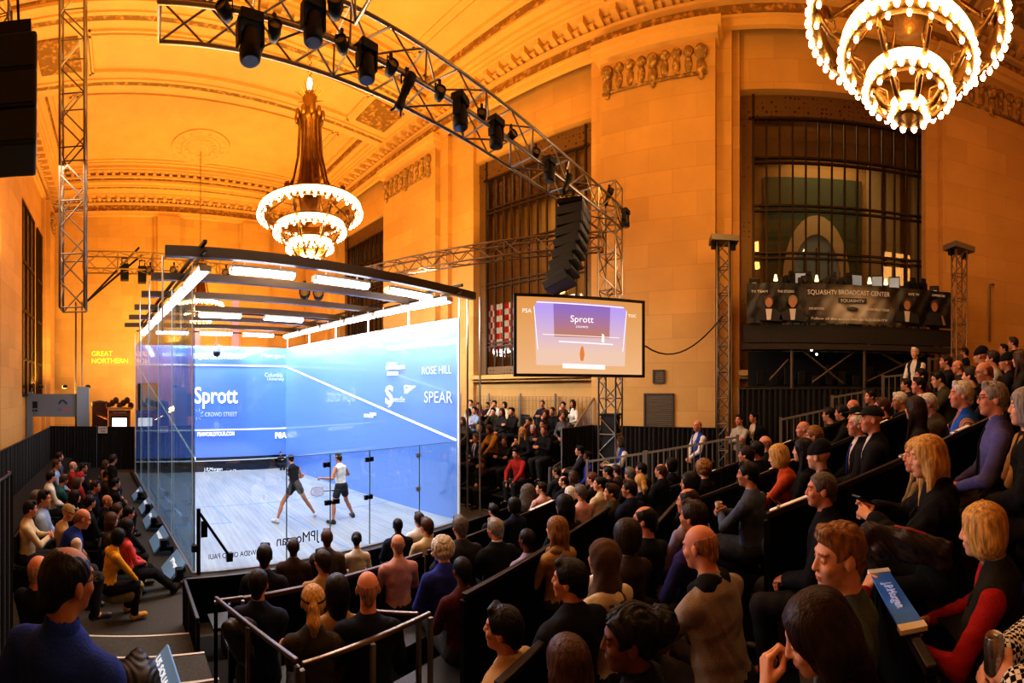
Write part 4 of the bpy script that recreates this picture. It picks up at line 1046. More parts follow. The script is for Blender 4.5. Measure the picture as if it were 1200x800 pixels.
# slanting struts from the lattice tower
e = empty('hanging_speaker_bar', at(101, 354, 18.6), label='black slanting stay bars rising beside the two hanging speakers', cat='bar')
a = Vector(); 
for px, py in ((163, 290), (166, 299)):
    MB().bar(a, at(px, py, 19.2) - e.location, .09).build('stay_bar', M_BLACKMETAL, e)
# ------------------------------------------------------------------ stage lamps
def make_moving_head(): # hangs from its clamp at the origin; head points down -z
    e = empty('stage_lamp', (0, 0, 0))
    MB().box((0, 0, -.16), (.34, .26, .16)).box((0, 0, -.05), (.1, .08, .1)).build('base', M_BLACK, e, bevel=.02)
    MB().box((-.17, 0, -.36), (.05, .16, .34)).box((.17, 0, -.36), (.05, .16, .34)).build('yoke', M_BLACK, e, bevel=.02)
    h = MB().lathe([(0, .2), (.10, .19), (.135, .1), (.14, -.05), (.155, -.1), (.15, -.24), (.12, -.26), (0, -.25)], (0, 0, 0), 16).build('lamp_head', M_BLACK, e, smooth=True); h.location = (0, 0, -.46)
    l = MB().lathe([(0, -.265), (.115, -.262), (.11, -.255), (0, -.25)], (0, 0, 0), 14).build('lens', mat('lamp_lens', '#4a4a52', .1), h)
    return e
def make_par():
    e = empty('par_can', (0, 0, 0))
    MB().box((0, 0, -.03), (.06, .05, .1)).bar((-.13, 0, -.12), (.13, 0, -.12), .02, .02).bar((-.13, 0, -.12), (-.13, 0, -.3), .02).bar((.13, 0, -.12), (.13, 0, -.3), .02).bar((0, 0, -.05), (0, 0, -.12), .03).build('yoke', M_BLACK, e)
    c = MB().lathe([(0, -.16), (.08, -.15), (.115, -.05), (.12, .14), (.105, .14), (.10, .05), (0, .03)], (0, 0, 0), 16).build('can', M_BLACK, e, smooth=True); c.location = (0, 0, -.3); c.rotation_euler = (1.35, 0, -.5)
    l = MB().lathe([(0, .115), (.06, .11), (.104, .10), (.104, .09), (0, .09)], (0, 0, 0), 16).build('lens', mat('par_lens', '#8d7a58', .25, noise=.3, nscale=60), c)
    return e
def make_profile():
    e = empty('profile_spot', (0, 0, 0))
    MB().box((0, 0, -.05), (.07, .06, .12)).bar((-.11, 0, -.14), (.11, 0, -.14), .025).bar((-.11, 0, -.14), (-.11, 0, -.3), .025).bar((.11, 0, -.14), (.11, 0, -.3), .025).build('yoke', M_BLACK, e)
    c = MB().lathe([(0, .26), (.1, .24), (.11, .06), (.085, .04), (.085, -.1), (.07, -.12), (.075, -.34), (.09, -.36), (.09, -.42), (0, -.42)], (0, 0, 0), 14).build('barrel', M_BLACK, e, smooth=True); c.location = (0, 0, -.34); c.rotation_euler = (.25, .35, 0)
    MB().bar((-.06, 0, -.43), (-.12, 0, -.52), .03).bar((.06, 0, -.43), (.1, 0, -.5), .03).build('barn_door', M_BLACK, c)
    return e
PROTO = {'m': make_moving_head(), 'p': make_par(), 's': make_profile()}; PUSED = set()
def lamp(kind, p, label, rz=0., tilt=0., s=1.):
    o = PROTO[kind] if kind not in PUSED else copy_tree(PROTO[kind]); PUSED.add(kind)
    o.location = p; o.rotation_euler = (tilt, 0, rz); o.scale = (s * .62,) * 3
    return tag(o, label, 'stage light', 'stage lamps on the long truss')
def truss_pt(px, off=(-.25)):
    """point on the near lower edge of the long truss seen at column px"""
    p = phi(px); d = Vector((math.sin(p), math.cos(p))); a = T0; t = (T1 - T0)
    s = (a.x * d.y - a.y * d.x) / (t.y * d.x - t.x * d.y); q = a + t * s
    return Vector((q.x, q.y - .26, q.z - .2))
for k, (kind, px, dz, s, w) in enumerate([('p', 257, .1, 1, 'first round lamp from the far end of the truss'), ('m', 285, -.02, 1.25, 'big black moving lamp nearest the far end of the truss'), ('p', 312, 0, 1, 'round lamp between the two largest moving lamps'),
    ('p', 388, .1, .95, 'round lamp just before the lamp with a lit lens'), ('m', 416, .12, 1.1, 'moving lamp hanging beside the crown of the chandelier'), ('p', 444, .1, .95, 'round lamp right of the chandelier crown'),
    ('s', 462, .02, 1.1, 'slanting black spotlight tube hanging low from the truss'), ('p', 500, .12, .95, 'round lamp right of the slanting tube'), ('m', 524, .15, 1.15, 'moving lamp in front of the ceiling corner'),
    ('p', 549, .18, .9, 'round lamp beside the stone pilaster capital'), ('m', 566, .18, 1.1, 'moving lamp in front of the first bronze window'), ('p', 584, .2, .9, 'round lamp over the window edge'), ('p', 613, .2, .9, 'round lamp over the middle of the window'),
    ('m', 629, .2, 1.05, 'moving lamp above the speaker truss'), ('s', 651, .2, 1.0, 'last slanting spotlight before the truss tower')]):
    lamp(kind, truss_pt(px) + Vector((0, 0, dz)), 'black stage lamp, ' + w, rz=.3 * (k % 3 - 1), s=s)
for px, py, r, kind, lb in ((367, -4, 4.0, 'm', 'black lamp body on the truss stub at the top edge of the view'), (393, -14, 4.0, 'p', 'round lamp on the truss stub at the top edge of the view'), (733, 243, 9.4, 'm', 'tall black lamp clamped to the right side of the truss tower'), (714, 217, 9.2, 's', 'small black spotlight on the very top of the truss tower')):
    lamp(kind, at(px, py, r), lb, s=1.0 if kind == 'm' else 1)
for px, py, lb in ((176, 311, 'round lamp under the far cross truss, left of two'), (204, 311, 'round lamp under the far cross truss, right of two'), (265, 314, 'round lamp seen between the first tube lights')):
    lamp('p', at(px, py - 3, 18.0), lb, s=2.0)
for px, py, lb in ((357, 330, 'dark lamp hanging over the court, left of a pair'), (373, 331, 'dark lamp hanging over the court, right of a pair')): lamp('p', at(px, py, 14.5), lb, s=2.4)
for px, py, lb in ((146, 305, 'left of two hanging black speakers at the far end'), (166.5, 308, 'right of two hanging black speakers at the far end')):
    e = empty('hanging_speaker', at(px, py, 19.0), label=lb, cat='speaker', group=None)
    MB().box((0, 0, -.55), (.38, .35, .75)).build('cabinet', M_BLACK, e, bevel=.03); MB().bar((-.12, 0, .1), (-.12, 0, -.2), .04).bar((.12, 0, .1), (.12, 0, -.2), .04).bar((-.15, 0, .1), (.15, 0, .1), .05).build('bracket', M_BLACKMETAL, e)
    MB().box((0, -.18, -.55), (.3, .02, .65)).build('speaker_front', mat('speaker_mesh', '#18181a', .8, bump=.3, bscale=300), e)
# curved speaker array at the truss tower
p = at(672, 281, 8.3); e = empty('line_array', p, PI / 2 - phi(672) - .25, 'black curved array of speaker cabinets hanging beside the window', 'speaker')
z, y, tl = .70, .0, 0.
for i in range(8):
    tl = .02 + .055 * i; h = .20
    o = MB().prism([(-.36, -h / 2), (.36, -h / 2), (.36, h / 2), (-.36, h / 2)], lambda u, v: (u, -.27, v), lambda u, v: (u * .8, .27, v * .8)).build('cabinet', M_BLACK, e, bevel=.012)
    z -= h * math.cos(tl); y += h * math.sin(tl) * .9
    o.location = (0, y, z); o.rotation_euler = (-tl, 0, 0)
    g = MB().box((0, -.275, 0), (.66, .012, h * .8)).build('speaker_front', MATS['speaker_mesh'], o)
MB().box((0, 0, .68), (.6, .5, .08)).bar((0, 0, .7), (0, 0, 1.0), .05).build('rigging_plate', M_BLACKMETAL, e)
# dark speaker stack close to the viewer, top left
p = at(2, 132, 4.6); e = empty('line_array', p, .12, 'large dark speaker stack hanging close at the upper left edge', 'speaker')
for i in range(3): 
    o = MB().prism([(-.42, -.2), (.42, -.2), (.42, .2), (-.42, .2)], lambda u, v: (u, -.3, v), lambda u, v: (u * .86, .3, v * .9)).build('cabinet', M_BLACK, e, bevel=.03); o.location = (0, -.02 * i, .42 - .41 * i); o.rotation_euler = (-.05 * i, 0, 0)
    MB().box((0, -.305, 0), (.76, .012, .33)).build('speaker_front', MATS['speaker_mesh'], o)
MB().box((0, 0, .72), (.7, .5, .12)).bar((-.2, 0, .75), (-.1, 0, 3), .03).bar((.2, 0, .75), (.1, 0, 3), .03).build('rigging_plate', M_BLACKMETAL, e)
# ------------------------------------------------------------------ chandeliers
M_GOLD = mat('gilded_bronze', '#7d5520', .4, .7, noise=.25, nscale=8, bump=.4, bscale=24)
M_BULB = mat('warm_bulb', '#fff2d0', .3, emit=26, emit_color='#ffd9a0')
M_BAND = mat('glowing_band', '#ffe6b4', .4, emit=7, emit_color='#ffcf86')
def make_chandelier():
    e = empty('chandelier', (0, 0, 0))
    tiers = [(1.13, 0., 52), (.76, -.40, 40), (.47, -.76, 26), (.17, -1.02, 10)]
    for R, z, n in tiers:
        b = MB().lathe([(R - .09, z - .06), (R + .0, z - .08), (R + .04, z - .02), (R + .035, z + .10), (R - .0, z + .14), (R - .09, z + .10), (R - .09, z - .06)], n=48, cap=False)
        r = b.build('tier_ring', M_GOLD, e, smooth=True)
        MB().lathe([(R + .038, z - .035), (R + .052, z + .02), (R + .046, z + .085), (R + .036, z + .03), (R + .038, z - .035)], n=48, cap=False).build('light_band', M_BAND, r, smooth=True)
        b = MB()
        for k in range(n):
            a = 2 * PI * k / n; q = ((R + .05) * math.cos(a), (R + .05) * math.sin(a), z - .065)
            if n > 30:
                if 'bulb' not in CACHE: CACHE['bulb'] = MB().ball((0, 0, 0), (.039, .039, .048), 6, 4).mesh('bulb'); CACHE['bulb'].shade_smooth(); CACHE['bulb'].materials.append(M_BULB)
                ob = bpy.data.objects.new('bulb', CACHE['bulb']); COL.objects.link(ob); ob.parent = r; ob.location = q
            else: b.ball(q, (.039, .039, .048), 6, 4)
            if R > .3 and k % 2 == 0: b.ball(((R - .05) * math.cos(a), (R - .05) * math.sin(a), z - .09), (.03, .03, .036), 6, 4)
        b.build('small_bulbs', M_BULB, r, smooth=True)['kind'] = 'stuff'
    b = MB()
    for k in range(8):
        a = k * PI / 4; ca, sa = math.cos(a), math.sin(a)
        for (R0, z0), (R1, z1) in (((1.1, .0), (.74, -.36)), ((.74, -.4), (.45, -.72)), ((.46, -.76), (.17, -1.0))):
            b.tube([(ca * (R0 + (R1 - R0) * t), sa * (R0 + (R1 - R0) * t), z0 + (z1 - z0) * t - .12 * math.sin(PI * t)) for t in (0, .25, .5, .75, 1)], .03, 6)
            m0, mz = (R0 * .6 + R1 * .4), (z0 + z1) / 2
            b.tube([(ca * (m0 + .09 * math.cos(q)), sa * (m0 + .09 * math.cos(q)), mz - .02 + .09 * math.sin(q)) for q in (0, 1.2, 2.4, 3.6, 4.8)], .018, 5)
    b.build('scroll_arms', M_GOLD, e, smooth=True)
    b = MB().lathe([(0, -1.2), (.03, -1.18), (.05, -1.12), (.13, -1.05), (.15, -1.0), (.10, -.96), (.05, -.9), (0, -.9)], n=16); b.build('finial', M_GOLD, e, smooth=True)
    b = MB().lathe([(.0, -.1), (.16, -.05), (.22, .1), (.27, .42), (.23, .9), (.2, 1.5), (.19, 2.0), (.23, 2.1), (.26, 2.2), (.17, 2.3), (.13, 2.5), (.17, 2.62), (.12, 2.75), (.04, 2.8)], n=20)
    b.build('stem', M_GOLD, e, smooth=True)
    b = MB()
    for k in range(10):
        a = k * PI / 5; ca, sa = math.cos(a), math.sin(a)
        b.tube([(ca * r_, sa * r_, z_) for r_, z_ in ((1.02, .12), (.62, .32), (.40, .72), (.28, 1.3), (.24, 2.0), (.3, 2.28))], .026, 5)
        b.ball((ca * 1.0, sa * 1.0, .2), (.07, .07, .11), 6, 5)
        b.ball((ca * .3, sa * .3, 2.2), (.06, .06, .13), 6, 5)
    b.build('cage_ribs', M_GOLD, e, smooth=True)
    b = MB()
    for k in range(18):
        a = k * PI / 9; q = .55 + .2 * (k % 2)
        b.tube([(0, 0, 2.55), (.40 * math.cos(a) * math.cos(q), .40 * math.sin(a) * math.cos(q), 2.55 + .42 * math.sin(q) * (1 if k % 3 else .6))], [.03, .006], 4)
    b.build('leaf_crown', M_GOLD, e)
    MB().ball((0, 0, 2.95), (.06, .06, .16), 8, 6).build('top_lamp', M_BULB, e, smooth=True)
    b = MB()
    for k in range(44): b.tube([(.05 * math.cos(q) * (k % 2), .05 * math.cos(q) * (1 - k % 2), 3.1 + k * .12 + .075 * math.sin(q)) for q in (0, PI / 2, PI, 3 * PI / 2)], .014, 4, closed=True)
    b.build('chain', M_GOLD, e)
    return e
CH = [(at(363, 250, 9.5), 'middle chandelier glowing over the near end of the glass court'), (at(1065, 30, 4.9), 'huge bright chandelier at the upper right, seen from below'), (at(235, 358, 21.3), 'farthest chandelier, seen through the court lights under its ceiling medallion')]
proto_ch = make_chandelier()
for i, (p, lb) in enumerate(CH):
    o = proto_ch if i == 0 else copy_tree(proto_ch)
    o.location = p; tag(o, lb, 'chandelier', 'bronze tiered chandeliers')
    for ch in o.children:                       # the chain reaches exactly to the ceiling
        if ch.name.startswith('chain'): ch.location = (0, 0, 3.1 * (1 - (15.84 - p.z - 3.1) / 5.28)); ch.scale = (1, 1, (15.84 - p.z - 3.1) / 5.28)
    L = bpy.data.lights.new('chandelier_glow', 'POINT'); L.energy = (260, 150, 330)[i]; L.color = (1, .62, .26); L.shadow_soft_size = .5
    lo = bpy.data.objects.new('chandelier_glow', L); COL.objects.link(lo); lo.location = p + Vector((0, 0, -.62))
    struct(medallion(p.x, p.y).build('trim_%d' % (301 + i), PLASTER, smooth=False))
# ------------------------------------------------------------------ video screen
pl, pr = at(602, 393, 8.6), at(755, 400, 9.35); pl.z = pr.z = 3.45 + (459 - 395) / 487 * 8.98
d = pr - pl; W = Vector((d.x, d.y)).length; rz = math.atan2(d.y, d.x); Hs = 1.72
scr = empty('video_screen', (pl + pr) / 2, rz, 'large video screen showing the lilac court with white lettering', 'screen')
def glow(name, c, e_=1.0): return mat(name, '#000000', .4, emit=e_, emit_color=c)
def grad_mat(name, c1, c2, zs, e_=1.):
    t = NT(name); em = t.n('Emission'); em.inputs[1].default_value = e_; tc = t.n('TexCoord'); s = t.n('SeparateXYZ'); t.l(tc.outputs['Object'], s.inputs[0]); mr = t.n('MapRange'); mr.inputs['From Min'].default_value = zs[0]; mr.inputs['From Max'].default_value = zs[1]; t.l(s.outputs['Z'], mr.inputs['Value'])
    r = t.n('ValToRGB'); r.color_ramp.elements[0].color = rgba(c1); r.color_ramp.elements[1].color = rgba(c2); t.l(mr.outputs[0], r.inputs[0]); t.l(r.outputs[0], em.inputs[0]); t.l(em.outputs[0], t.out.inputs[0]); return t.m
MB().box((0, .05, 0), (W, .1, Hs)).box((0, .12, -.2), (.4, .1, .9)).build('screen_case', M_BLACK, scr)
MB().box((0, -.01, Hs / 2 - .03), (W, .05, .06)).box((0, -.01, -Hs / 2 + .03), (W, .05, .06)).box((-W / 2 + .03, -.01, 0), (.06, .05, Hs)).box((W / 2 - .03, -.01, 0), (.06, .05, Hs)).build('bezel', M_BLACK, scr)
MB().box((0, -.005, 0), (W - .1, .004, Hs - .1)).build('display', grad_mat('display_orange', '#eab584', '#dd9a55', (-.8, .8), 1.0), scr)
def flat(poly, y, m_, name):
    MB().prism(poly, lambda u, v: (u, y, v), lambda u, v: (u, y + .002, v)).build(name, m_, scr)
flat([(-.98, -.62), (.98, -.62), (1.02, .62), (.9, .70), (-.95, .72), (-1.03, .6)], -.010, grad_mat('display_court', '#e6c3ae', '#b9a0e6', (-.35, .55), 1.05), 'picture_court')
flat([(-.60, -.02), (.62, -.02), (.64, .66), (-.62, .68)], -.013, grad_mat('display_front', '#cf8f72', '#a37fd0', (0, .6), .85), 'picture_front_wall')
m = MB()
for x0, z0, x1, z1, t_ in ((-.85, .02, .85, .0, .012), (-.5, -.12, .7, -.15, .025), (-1.03, .6, -.95, -.3, .015), (1.02, .6, .93, -.3, .015), (-.98, .69, .95, .67, .02)): m.bar((x0, -.016, z0), (x1, -.016, z1), .002, t_, up=(0, 1, 0)) if False else m.bar((x0, -.016, z0), (x1, -.016, z1), .003, t_)
m.build('picture_lines', glow('display_white', '#fff4f0', 1.1), scr)
flat([(-.42, -.68), (.52, -.70), (.52, -.60), (-.42, -.58)], -.016, MATS['display_white'], 'caption_bar')
flat([(-.03, -.52), (.03, -.52), (.06, -.38), (.03, -.22), (.0, -.2), (-.03, -.26), (-.05, -.38)], -.016, glow('display_figure', '#e88b4a', .9), 'picture_player')
flat([(.44, -.1), (.5, -.12), (.5, .05), (.45, .08)], -.018, MATS['display_white'], 'picture_player')
text('lettering', 'Sprott', .2, MATS['display_white'], (0.0, -.018, .36), parent=scr); text('lettering', 'CROWD', .06, MATS['display_white'], (0, -.018, .2), parent=scr, extra=.3)
text('lettering', 'PSA', .12, MATS['display_white'], (-1.18, -.018, .5), parent=scr); text('lettering', 'TOC', .09, MATS['display_white'], (1.15, -.018, .5), parent=scr)
# cable sagging from the screen to the mast
a, b_ = at(756, 405, 9.3), Vector((10.4, 1.3, 5.35)); pts = []
for i in range(13):
    t = i / 12; q = a.lerp(b_, t); q.z -= .55 * 4 * t * (1 - t) * (1 - .3 * t); pts.append(q)
o = MB().tube(pts, .018, 6).build('cable', M_BLACK, smooth=True); tag(o, 'black cable sagging from the screen to the slim mast', 'cable')
# black sleeve round the foot of the screen tower
o = empty('tower_base', (8.95, 3.72, 0), label='black square sleeve around the foot of the screen tower', cat='base')
MB().box((0, 0, 1.45), (.34, .34, 2.9)).build('sleeve', M_BLACK, o); MB().box((0, 0, 2.92), (.38, .38, .05)).build('cap', M_BLACKMETAL, o)
# ------------------------------------------------------------------ broadcast platform with its banner
plat = empty('broadcast_platform', (11.2, -2.0, 0), label='raised black broadcast platform on scaffold poles under the tall window', cat='platform')
Y0, Y1 = .75, -4.85
def pp(mb, name, m_, **k):
    o = mb.build(name, m_, **k); o.data.transform(Matrix.Translation(-plat.location)); o.parent = plat; return o
pp(MB().span((10.75, Y1, 4.85), (12.2, Y0, 5.0)), 'deck', M_BLACK)
pp(MB().span((10.68, Y1 - .05, 4.72), (10.76, Y0 + .05, 5.18)), 'fascia', mat('dark_fascia', '#1a1511', .6))
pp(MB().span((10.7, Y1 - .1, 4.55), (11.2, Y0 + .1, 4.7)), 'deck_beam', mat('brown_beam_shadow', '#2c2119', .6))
for px in (928, 1013, 1104): 
    p = at_x(px, 420, 10.85); pp(MB().tube([(10.85, p.y, 0), (10.85, p.y, 4.6)], .05, 8), 'scaffold_pole', mat('scaffold_steel', '#5c4f40', .5, .6))
for (a, b_) in (((932, 404), (988, 449)), ((1010, 406), (952, 448)), ((1020, 407), (1060, 429)), ((1064, 425), (1016, 447)), ((924, 421), (902, 445)), ((1064, 425), (1104, 406))):
    pp(MB().tube([at_x(*a, 10.9), at_x(*b_, 10.9)], .03, 6), 'brace', MATS['scaffold_steel'])
pp(MB().span((11.9, Y1, 2.9), (11.95, Y0, 4.6)), 'back_drape', M_DRAPE)
pp(MB().span((10.95, Y1, 3.5), (11.9, Y0, 3.6)), 'shelf', M_BLACK)
m = MB()
for i in range(14): m.box((11.3 + .1 * math.sin(i * 2.), Y1 + .4 + i * .37, 3.6 + .15 + .07 * (i % 3)), (.3, .22, .28 + .12 * (i % 3)))
pp(m, 'equipment_case', M_BLACKMETAL, bevel=.02)
m = MB()
for px, py in ((912, 406), (951, 410), (957, 415), (913, 406), (1018, 405)): m.ball(at_x(px, py, 10.8), .035, 6, 4)
pp(m, 'work_light', mat('small_work_light', '#fff0d0', .4, emit=4))
# banner: creased printed cloth
def banner_mat():
    t = NT('banner_print'); b = t.n('BsdfPrincipled'); b.inputs['Roughness'].default_value = .42; tc = t.n('TexCoord'); g = t.n('TexGradient', gradient_type='SPHERICAL'); mp = t.n('Mapping'); mp.inputs['Scale'].default_value = (.1, .62, 1.05); mp.inputs['Location'].default_value = (0, .02, .08); t.l(tc.outputs['Object'], mp.inputs[0]); t.l(mp.outputs[0], g.inputs[0])
    r = t.n('ValToRGB'); e = r.color_ramp.elements; e[0].color = rgba('#0d0b0b'); e[1].color = rgba('#b8b0a0'); e[1].position = .8; x = e.new(.35); x.color = rgba('#332b26'); t.l(g.outputs[0], r.inputs[0]); t.l(r.outputs[0], b.inputs['Base Color']); t.l(b.outputs[0], t.out.inputs[0]); return t.m
ban = empty('banner', (10.6, (Y0 + Y1) / 2 + .0, 5.72), label='dark creased banner with four portraits across the platform front', cat='banner')
Wb, Hb = Y0 - Y1 - .1, 1.02
N, K = 120, 14; vs = []; fs = []
for j in range(K + 1):
    for i in range(N + 1):
        y = Wb / 2 - Wb * i / N; z = -Hb / 2 + Hb * j / K
        x = .02 * math.sin(5 * y + 3.1 * z) + .018 * math.sin(9 * y - 6 * z + 1) + .012 * math.sin(17 * y + 9 * z)
        vs.append((x, y, z))
for j in range(K):
    for i in range(N): q = j * (N + 1) + i; fs.append((q, q + 1, q + N + 2, q + N + 1))
MB().add(vs, fs).build('banner_cloth', banner_mat(), ban, smooth=True)
def btext(body, size, px, py, m_=None, width=None):
    p = at_x(px, py, 10.53); return text('lettering', body, size, m_ or M_BANTXT, p - ban.location, rz=-PI / 2, parent=ban, width=width)
M_BANTXT = mat('banner_white', '#d8cdb8', .6, emit=.12)
btext('SQUASH', .17, 960, 342.5, width=.58); btext('TV', .17, 977.5, 342.8, width=.15); btext('BROADCAST CENTER', .17, 1013, 343.6, width=1.36)
for body, px, py, w in (('PAUL JOHNSON', 890, 341.5, .42), ('JOEY BARRINGTON', 921, 341.5, .42), ('VANESSA', 1071, 345, .3), ('JENNY DUNCALF', 1100, 346.5, .4), ('AMG NATIONAL', 957, 361.5, .4), ('PSA WORLD TOUR', 1028, 363, .65), ('Follow all the action live on SQUASHTV', 996, 374, 2.0)):
    btext({'PAUL JOHNSON': 'TV TEAM', 'JOEY BARRINGTON': 'THE STUDIO', 'VANESSA': 'LIVE TV', 'JENNY DUNCALF': 'COMMENTARY'}.get(body, body), .09, px, py, width=w)
p = at_x(999, 352, 10.54) - ban.location
MB().box(p, (.01, .75, .13)).build('logo_plate', mat('banner_plate', '#3a352f', .5), ban); btext('SQUASHTV', .11, 999, 352.5, width=.62)
p = at_x(999, 362, 10.54) - ban.location; MB().ball(p, (.01, .16, .06), 12, 8).build('logo_oval', mat('banner_plate', '#3a352f', .5), ban)
# four simple printed portraits
M_PSKIN = mat('portrait_skin', '#a8795a', .6); M_PSUIT = mat('portrait_suit', '#1b1b22', .6); M_PWHITE = mat('portrait_white', '#cfc8be', .6); M_PHAIR = mat('portrait_hair', '#4f3520', .6)
for k, (px, py, hair_) in enumerate(((901, 358, 'w'), (929, 358, 'g'), (1063, 361, 'b'), (1095, 363, 'b'))):
    c = at_x(px, py, 10.50) - ban.location; o = empty('portrait', c); o.parent = ban
    def disc(cy, cz, ry, rz_, x): return [(cy + ry * math.cos(a * PI / 10), cz + rz_ * math.sin(a * PI / 10)) for a in range(20)]
    def fl(poly, x, m_, nm): MB().prism(poly, lambda u, v: (x, u, v), lambda u, v: (x - .003, u, v)).build(nm, m_, o)
    fl([(-.36, -.40), (.34, -.36), (.3, -.18), (.12, -.08), (-.12, -.08), (-.3, -.18)] if k < 3 else [(-.3, -.42), (.3, -.42), (.26, -.3), (.2, -.12), (.09, -.06), (-.09, -.06), (-.2, -.12), (-.26, -.3)], 0, M_PSUIT, 'printed_jacket')
    fl([(-.05, -.36), (.05, -.36), (.08, -.08), (-.08, -.08)] if k < 3 else [(-.34, -.4), (-.26, -.4), (-.2, -.14), (-.24, -.14)], -.004, M_PWHITE if k < 3 else M_PSKIN, 'printed_shirt')
    fl(disc(0, .125, .118, .145, 0), -.006, M_PHAIR if hair_ != 'g' else mat('portrait_grey', '#8a7a68', .6), 'printed_hair'); fl(disc(0, .075, .088, .125, 0), -.010, M_PSKIN, 'printed_face')
# equipment on the deck above the banner
def gear(kind, px, py, lb):
    p = at_x(px, py, 11.2); p.z = 5.0; e = empty(kind, p, RND.uniform(-.4, .4), lb, 'equipment'); e.scale = (.62, .62, 1.22)
    if kind == 'desk_lamp':
        MB().lathe([(0, 0), (.1, 0), (.1, .03), (.02, .05), (.02, 1.15), (0, 1.15)], n=10).build('stand', M_BLACKMETAL, e); MB().lathe([(0, 1.33), (.05, 1.32), (.1, 1.2), (.1, 1.18), (0, 1.2)], n=10).build('lamp_shade', mat('gear_lamp', '#e8d9b0', .4, emit=1.6), e)
    elif kind == 'broadcast_camera':
        MB().bar((-.2, -.15, 0), (0, 0, 1.0), .035).bar((.2, -.15, 0), (0, 0, 1.0), .035).bar((0, .25, 0), (0, 0, 1.0), .035).build('tripod', M_BLACKMETAL, e); MB().box((0, 0, 1.16), (.22, .5, .26)).box((0, .3, 1.18), (.15, .16, .15)).box((.0, -.1, 1.35), (.12, .24, .1)).build('camera_body', M_BLACK, e, bevel=.02); MB().lathe([(0, -.2), (.08, -.2), (.09, .05), (0, .05)], (-.2, .1, 1.18), 10, M=Matrix.Rotation(PI / 2, 3, 'Y')).build('lens', M_BLACKMETAL, e)
    elif kind == 'monitor':
        MB().box((0, 0, 1.22), (.05, .5, .32)).build('casing', M_BLACK, e, bevel=.01); MB().box((0, 0, .55), (.06, .06, 1.1)).box((0, 0, .02), (.25, .3, .04)).build('stand', M_BLACKMETAL, e); MB().box((-.03, 0, 1.22), (.01, .44, .26)).build('screen', mat('gear_screen', '#8fa2b0', .2, emit=.3), e)
    else:
        MB().box((0, 0, .62), (.3, .45, 1.24)).build('case_body', M_BLACKMETAL, e, bevel=.03); MB().box((-.16, 0, 1.1), (.02, .2, .05)).build('handle', M_ALU, e)
for k, (kind, px, lb) in enumerate((('road_case', 884, 'black road case at the near left end of the broadcast deck'), ('desk_lamp', 909, 'small glowing desk lamp at the left of the broadcast deck'), ('broadcast_camera', 925, 'camera on a tripod, first from the left on the broadcast deck'), ('monitor', 938, 'monitor beside the left camera on the broadcast deck'), ('broadcast_camera', 945, 'camera on a tripod, second from the left on the broadcast deck'), ('desk_lamp', 957, 'pale lamp right of the second camera on the broadcast deck'), ('broadcast_camera', 974, 'dark camera above the word SQUASH'), ('broadcast_camera', 992, 'tall dark camera above the middle of the banner'), ('monitor', 1004, 'monitor right of the tall middle camera'), ('desk_lamp', 1019, 'pale lamp above the word BROADCAST'), ('monitor', 1028, 'monitor above the word BROADCAST'), ('desk_lamp', 1038, 'pale lamp above the word CENTER'), ('monitor', 1048, 'dark monitor past the end of the lettering'), ('broadcast_camera', 1068, 'big camera over the third portrait'), ('broadcast_camera', 1080, 'big camera between the two right portraits'), ('road_case', 1095, 'low black case over the last portrait'))): gear(kind, px, 330, lb)
# thin pipe on the stone wall at the far right
o = MB().tube([at_x(1160, 400, 11.9), at_x(1160, 333, 11.9), at_x(1165, 333, 11.9)], .04, 6).build('wall_pipe', M_ALU_DK); tag(o, 'thin vertical pipe on the stone wall at the right', 'pipe')
# ------------------------------------------------------------------ stands, rails, drapes
M_TIER = mat('stand_carpet', '#0f0e0e', .95, noise=.2, nscale=30)
M_NOSE = mat('white_nosing', '#d9d4c8', .6)
M_BENCH = mat('black_seat', '#101011', .5)
M_RAILTOP = mat('dark_rail', '#2b2520', .35, .4)
M_PANEL = mat('black_panel', '#060607', .9, spec=.1)
M_SIGNBLUE = mat('blue_sign', '#3e74c8', .45, emit=.05)
M_PAPER = mat('white_card', '#e4ded2', .6)
M_PICKET = mat('grey_picket', '#8b8478', .45, .5)
ROWS = [(5.35, .02), (4.5, .22), (3.4, .50), (2.5, .70), (1.5, .96), (.52, 1.28), (-.25, 1.56), (-.95, 1.83), (-1.65, 2.11), (-2.35, 2.39), (-3.05, 2.67), (-3.75, 2.95), (-4.4, 3.23)]
gs = empty('grandstand', (5, 0, 0), label='dark stepped grandstand behind the back wall of the court', cat='grandstand')
def gpart(mb, name, m_, root, **k):
    o = mb.build(name, m_, **k); o.data.transform(Matrix.Translation(-root.location)); o.parent = root; return o
for i, (y, z) in enumerate(ROWS):
    yb = ROWS[i + 1][0] + .36 if i + 1 < len(ROWS) else y - .8
    x1 = 8.45 if y > .2 else 9.0
    gpart(MB().span((1.0 if i < 7 else -1.5, yb, 0), (x1, y + .36, z)), 'tier', M_TIER, gs)
ordr = ['front row', 'second row', 'third row', 'fourth row', 'fifth row', 'sixth row', 'seventh row', 'eighth row', 'ninth row', 'tenth row', 'eleventh row', 'twelfth row', 'thirteenth row']
for i, (y, z) in enumerate(ROWS):
    x0, x1 = (1.15, 8.35) if i < 6 else (1.2, 8.9)
    e = empty('bench', ((x0 + x1) / 2, y - .06, z), label=f'long black bench of the {ordr[i]} in the main grandstand', cat='bench')
    MB().box((0, 0, .425), (x1 - x0, .36, .04)).build('seat', M_BENCH, e)
    for k in range(6): MB().box((-(x1 - x0) / 2 + .2 + k * (x1 - x0 - .4) / 5, 0, .2), (.05, .3, .41)).build('leg', M_BLACKMETAL, e)
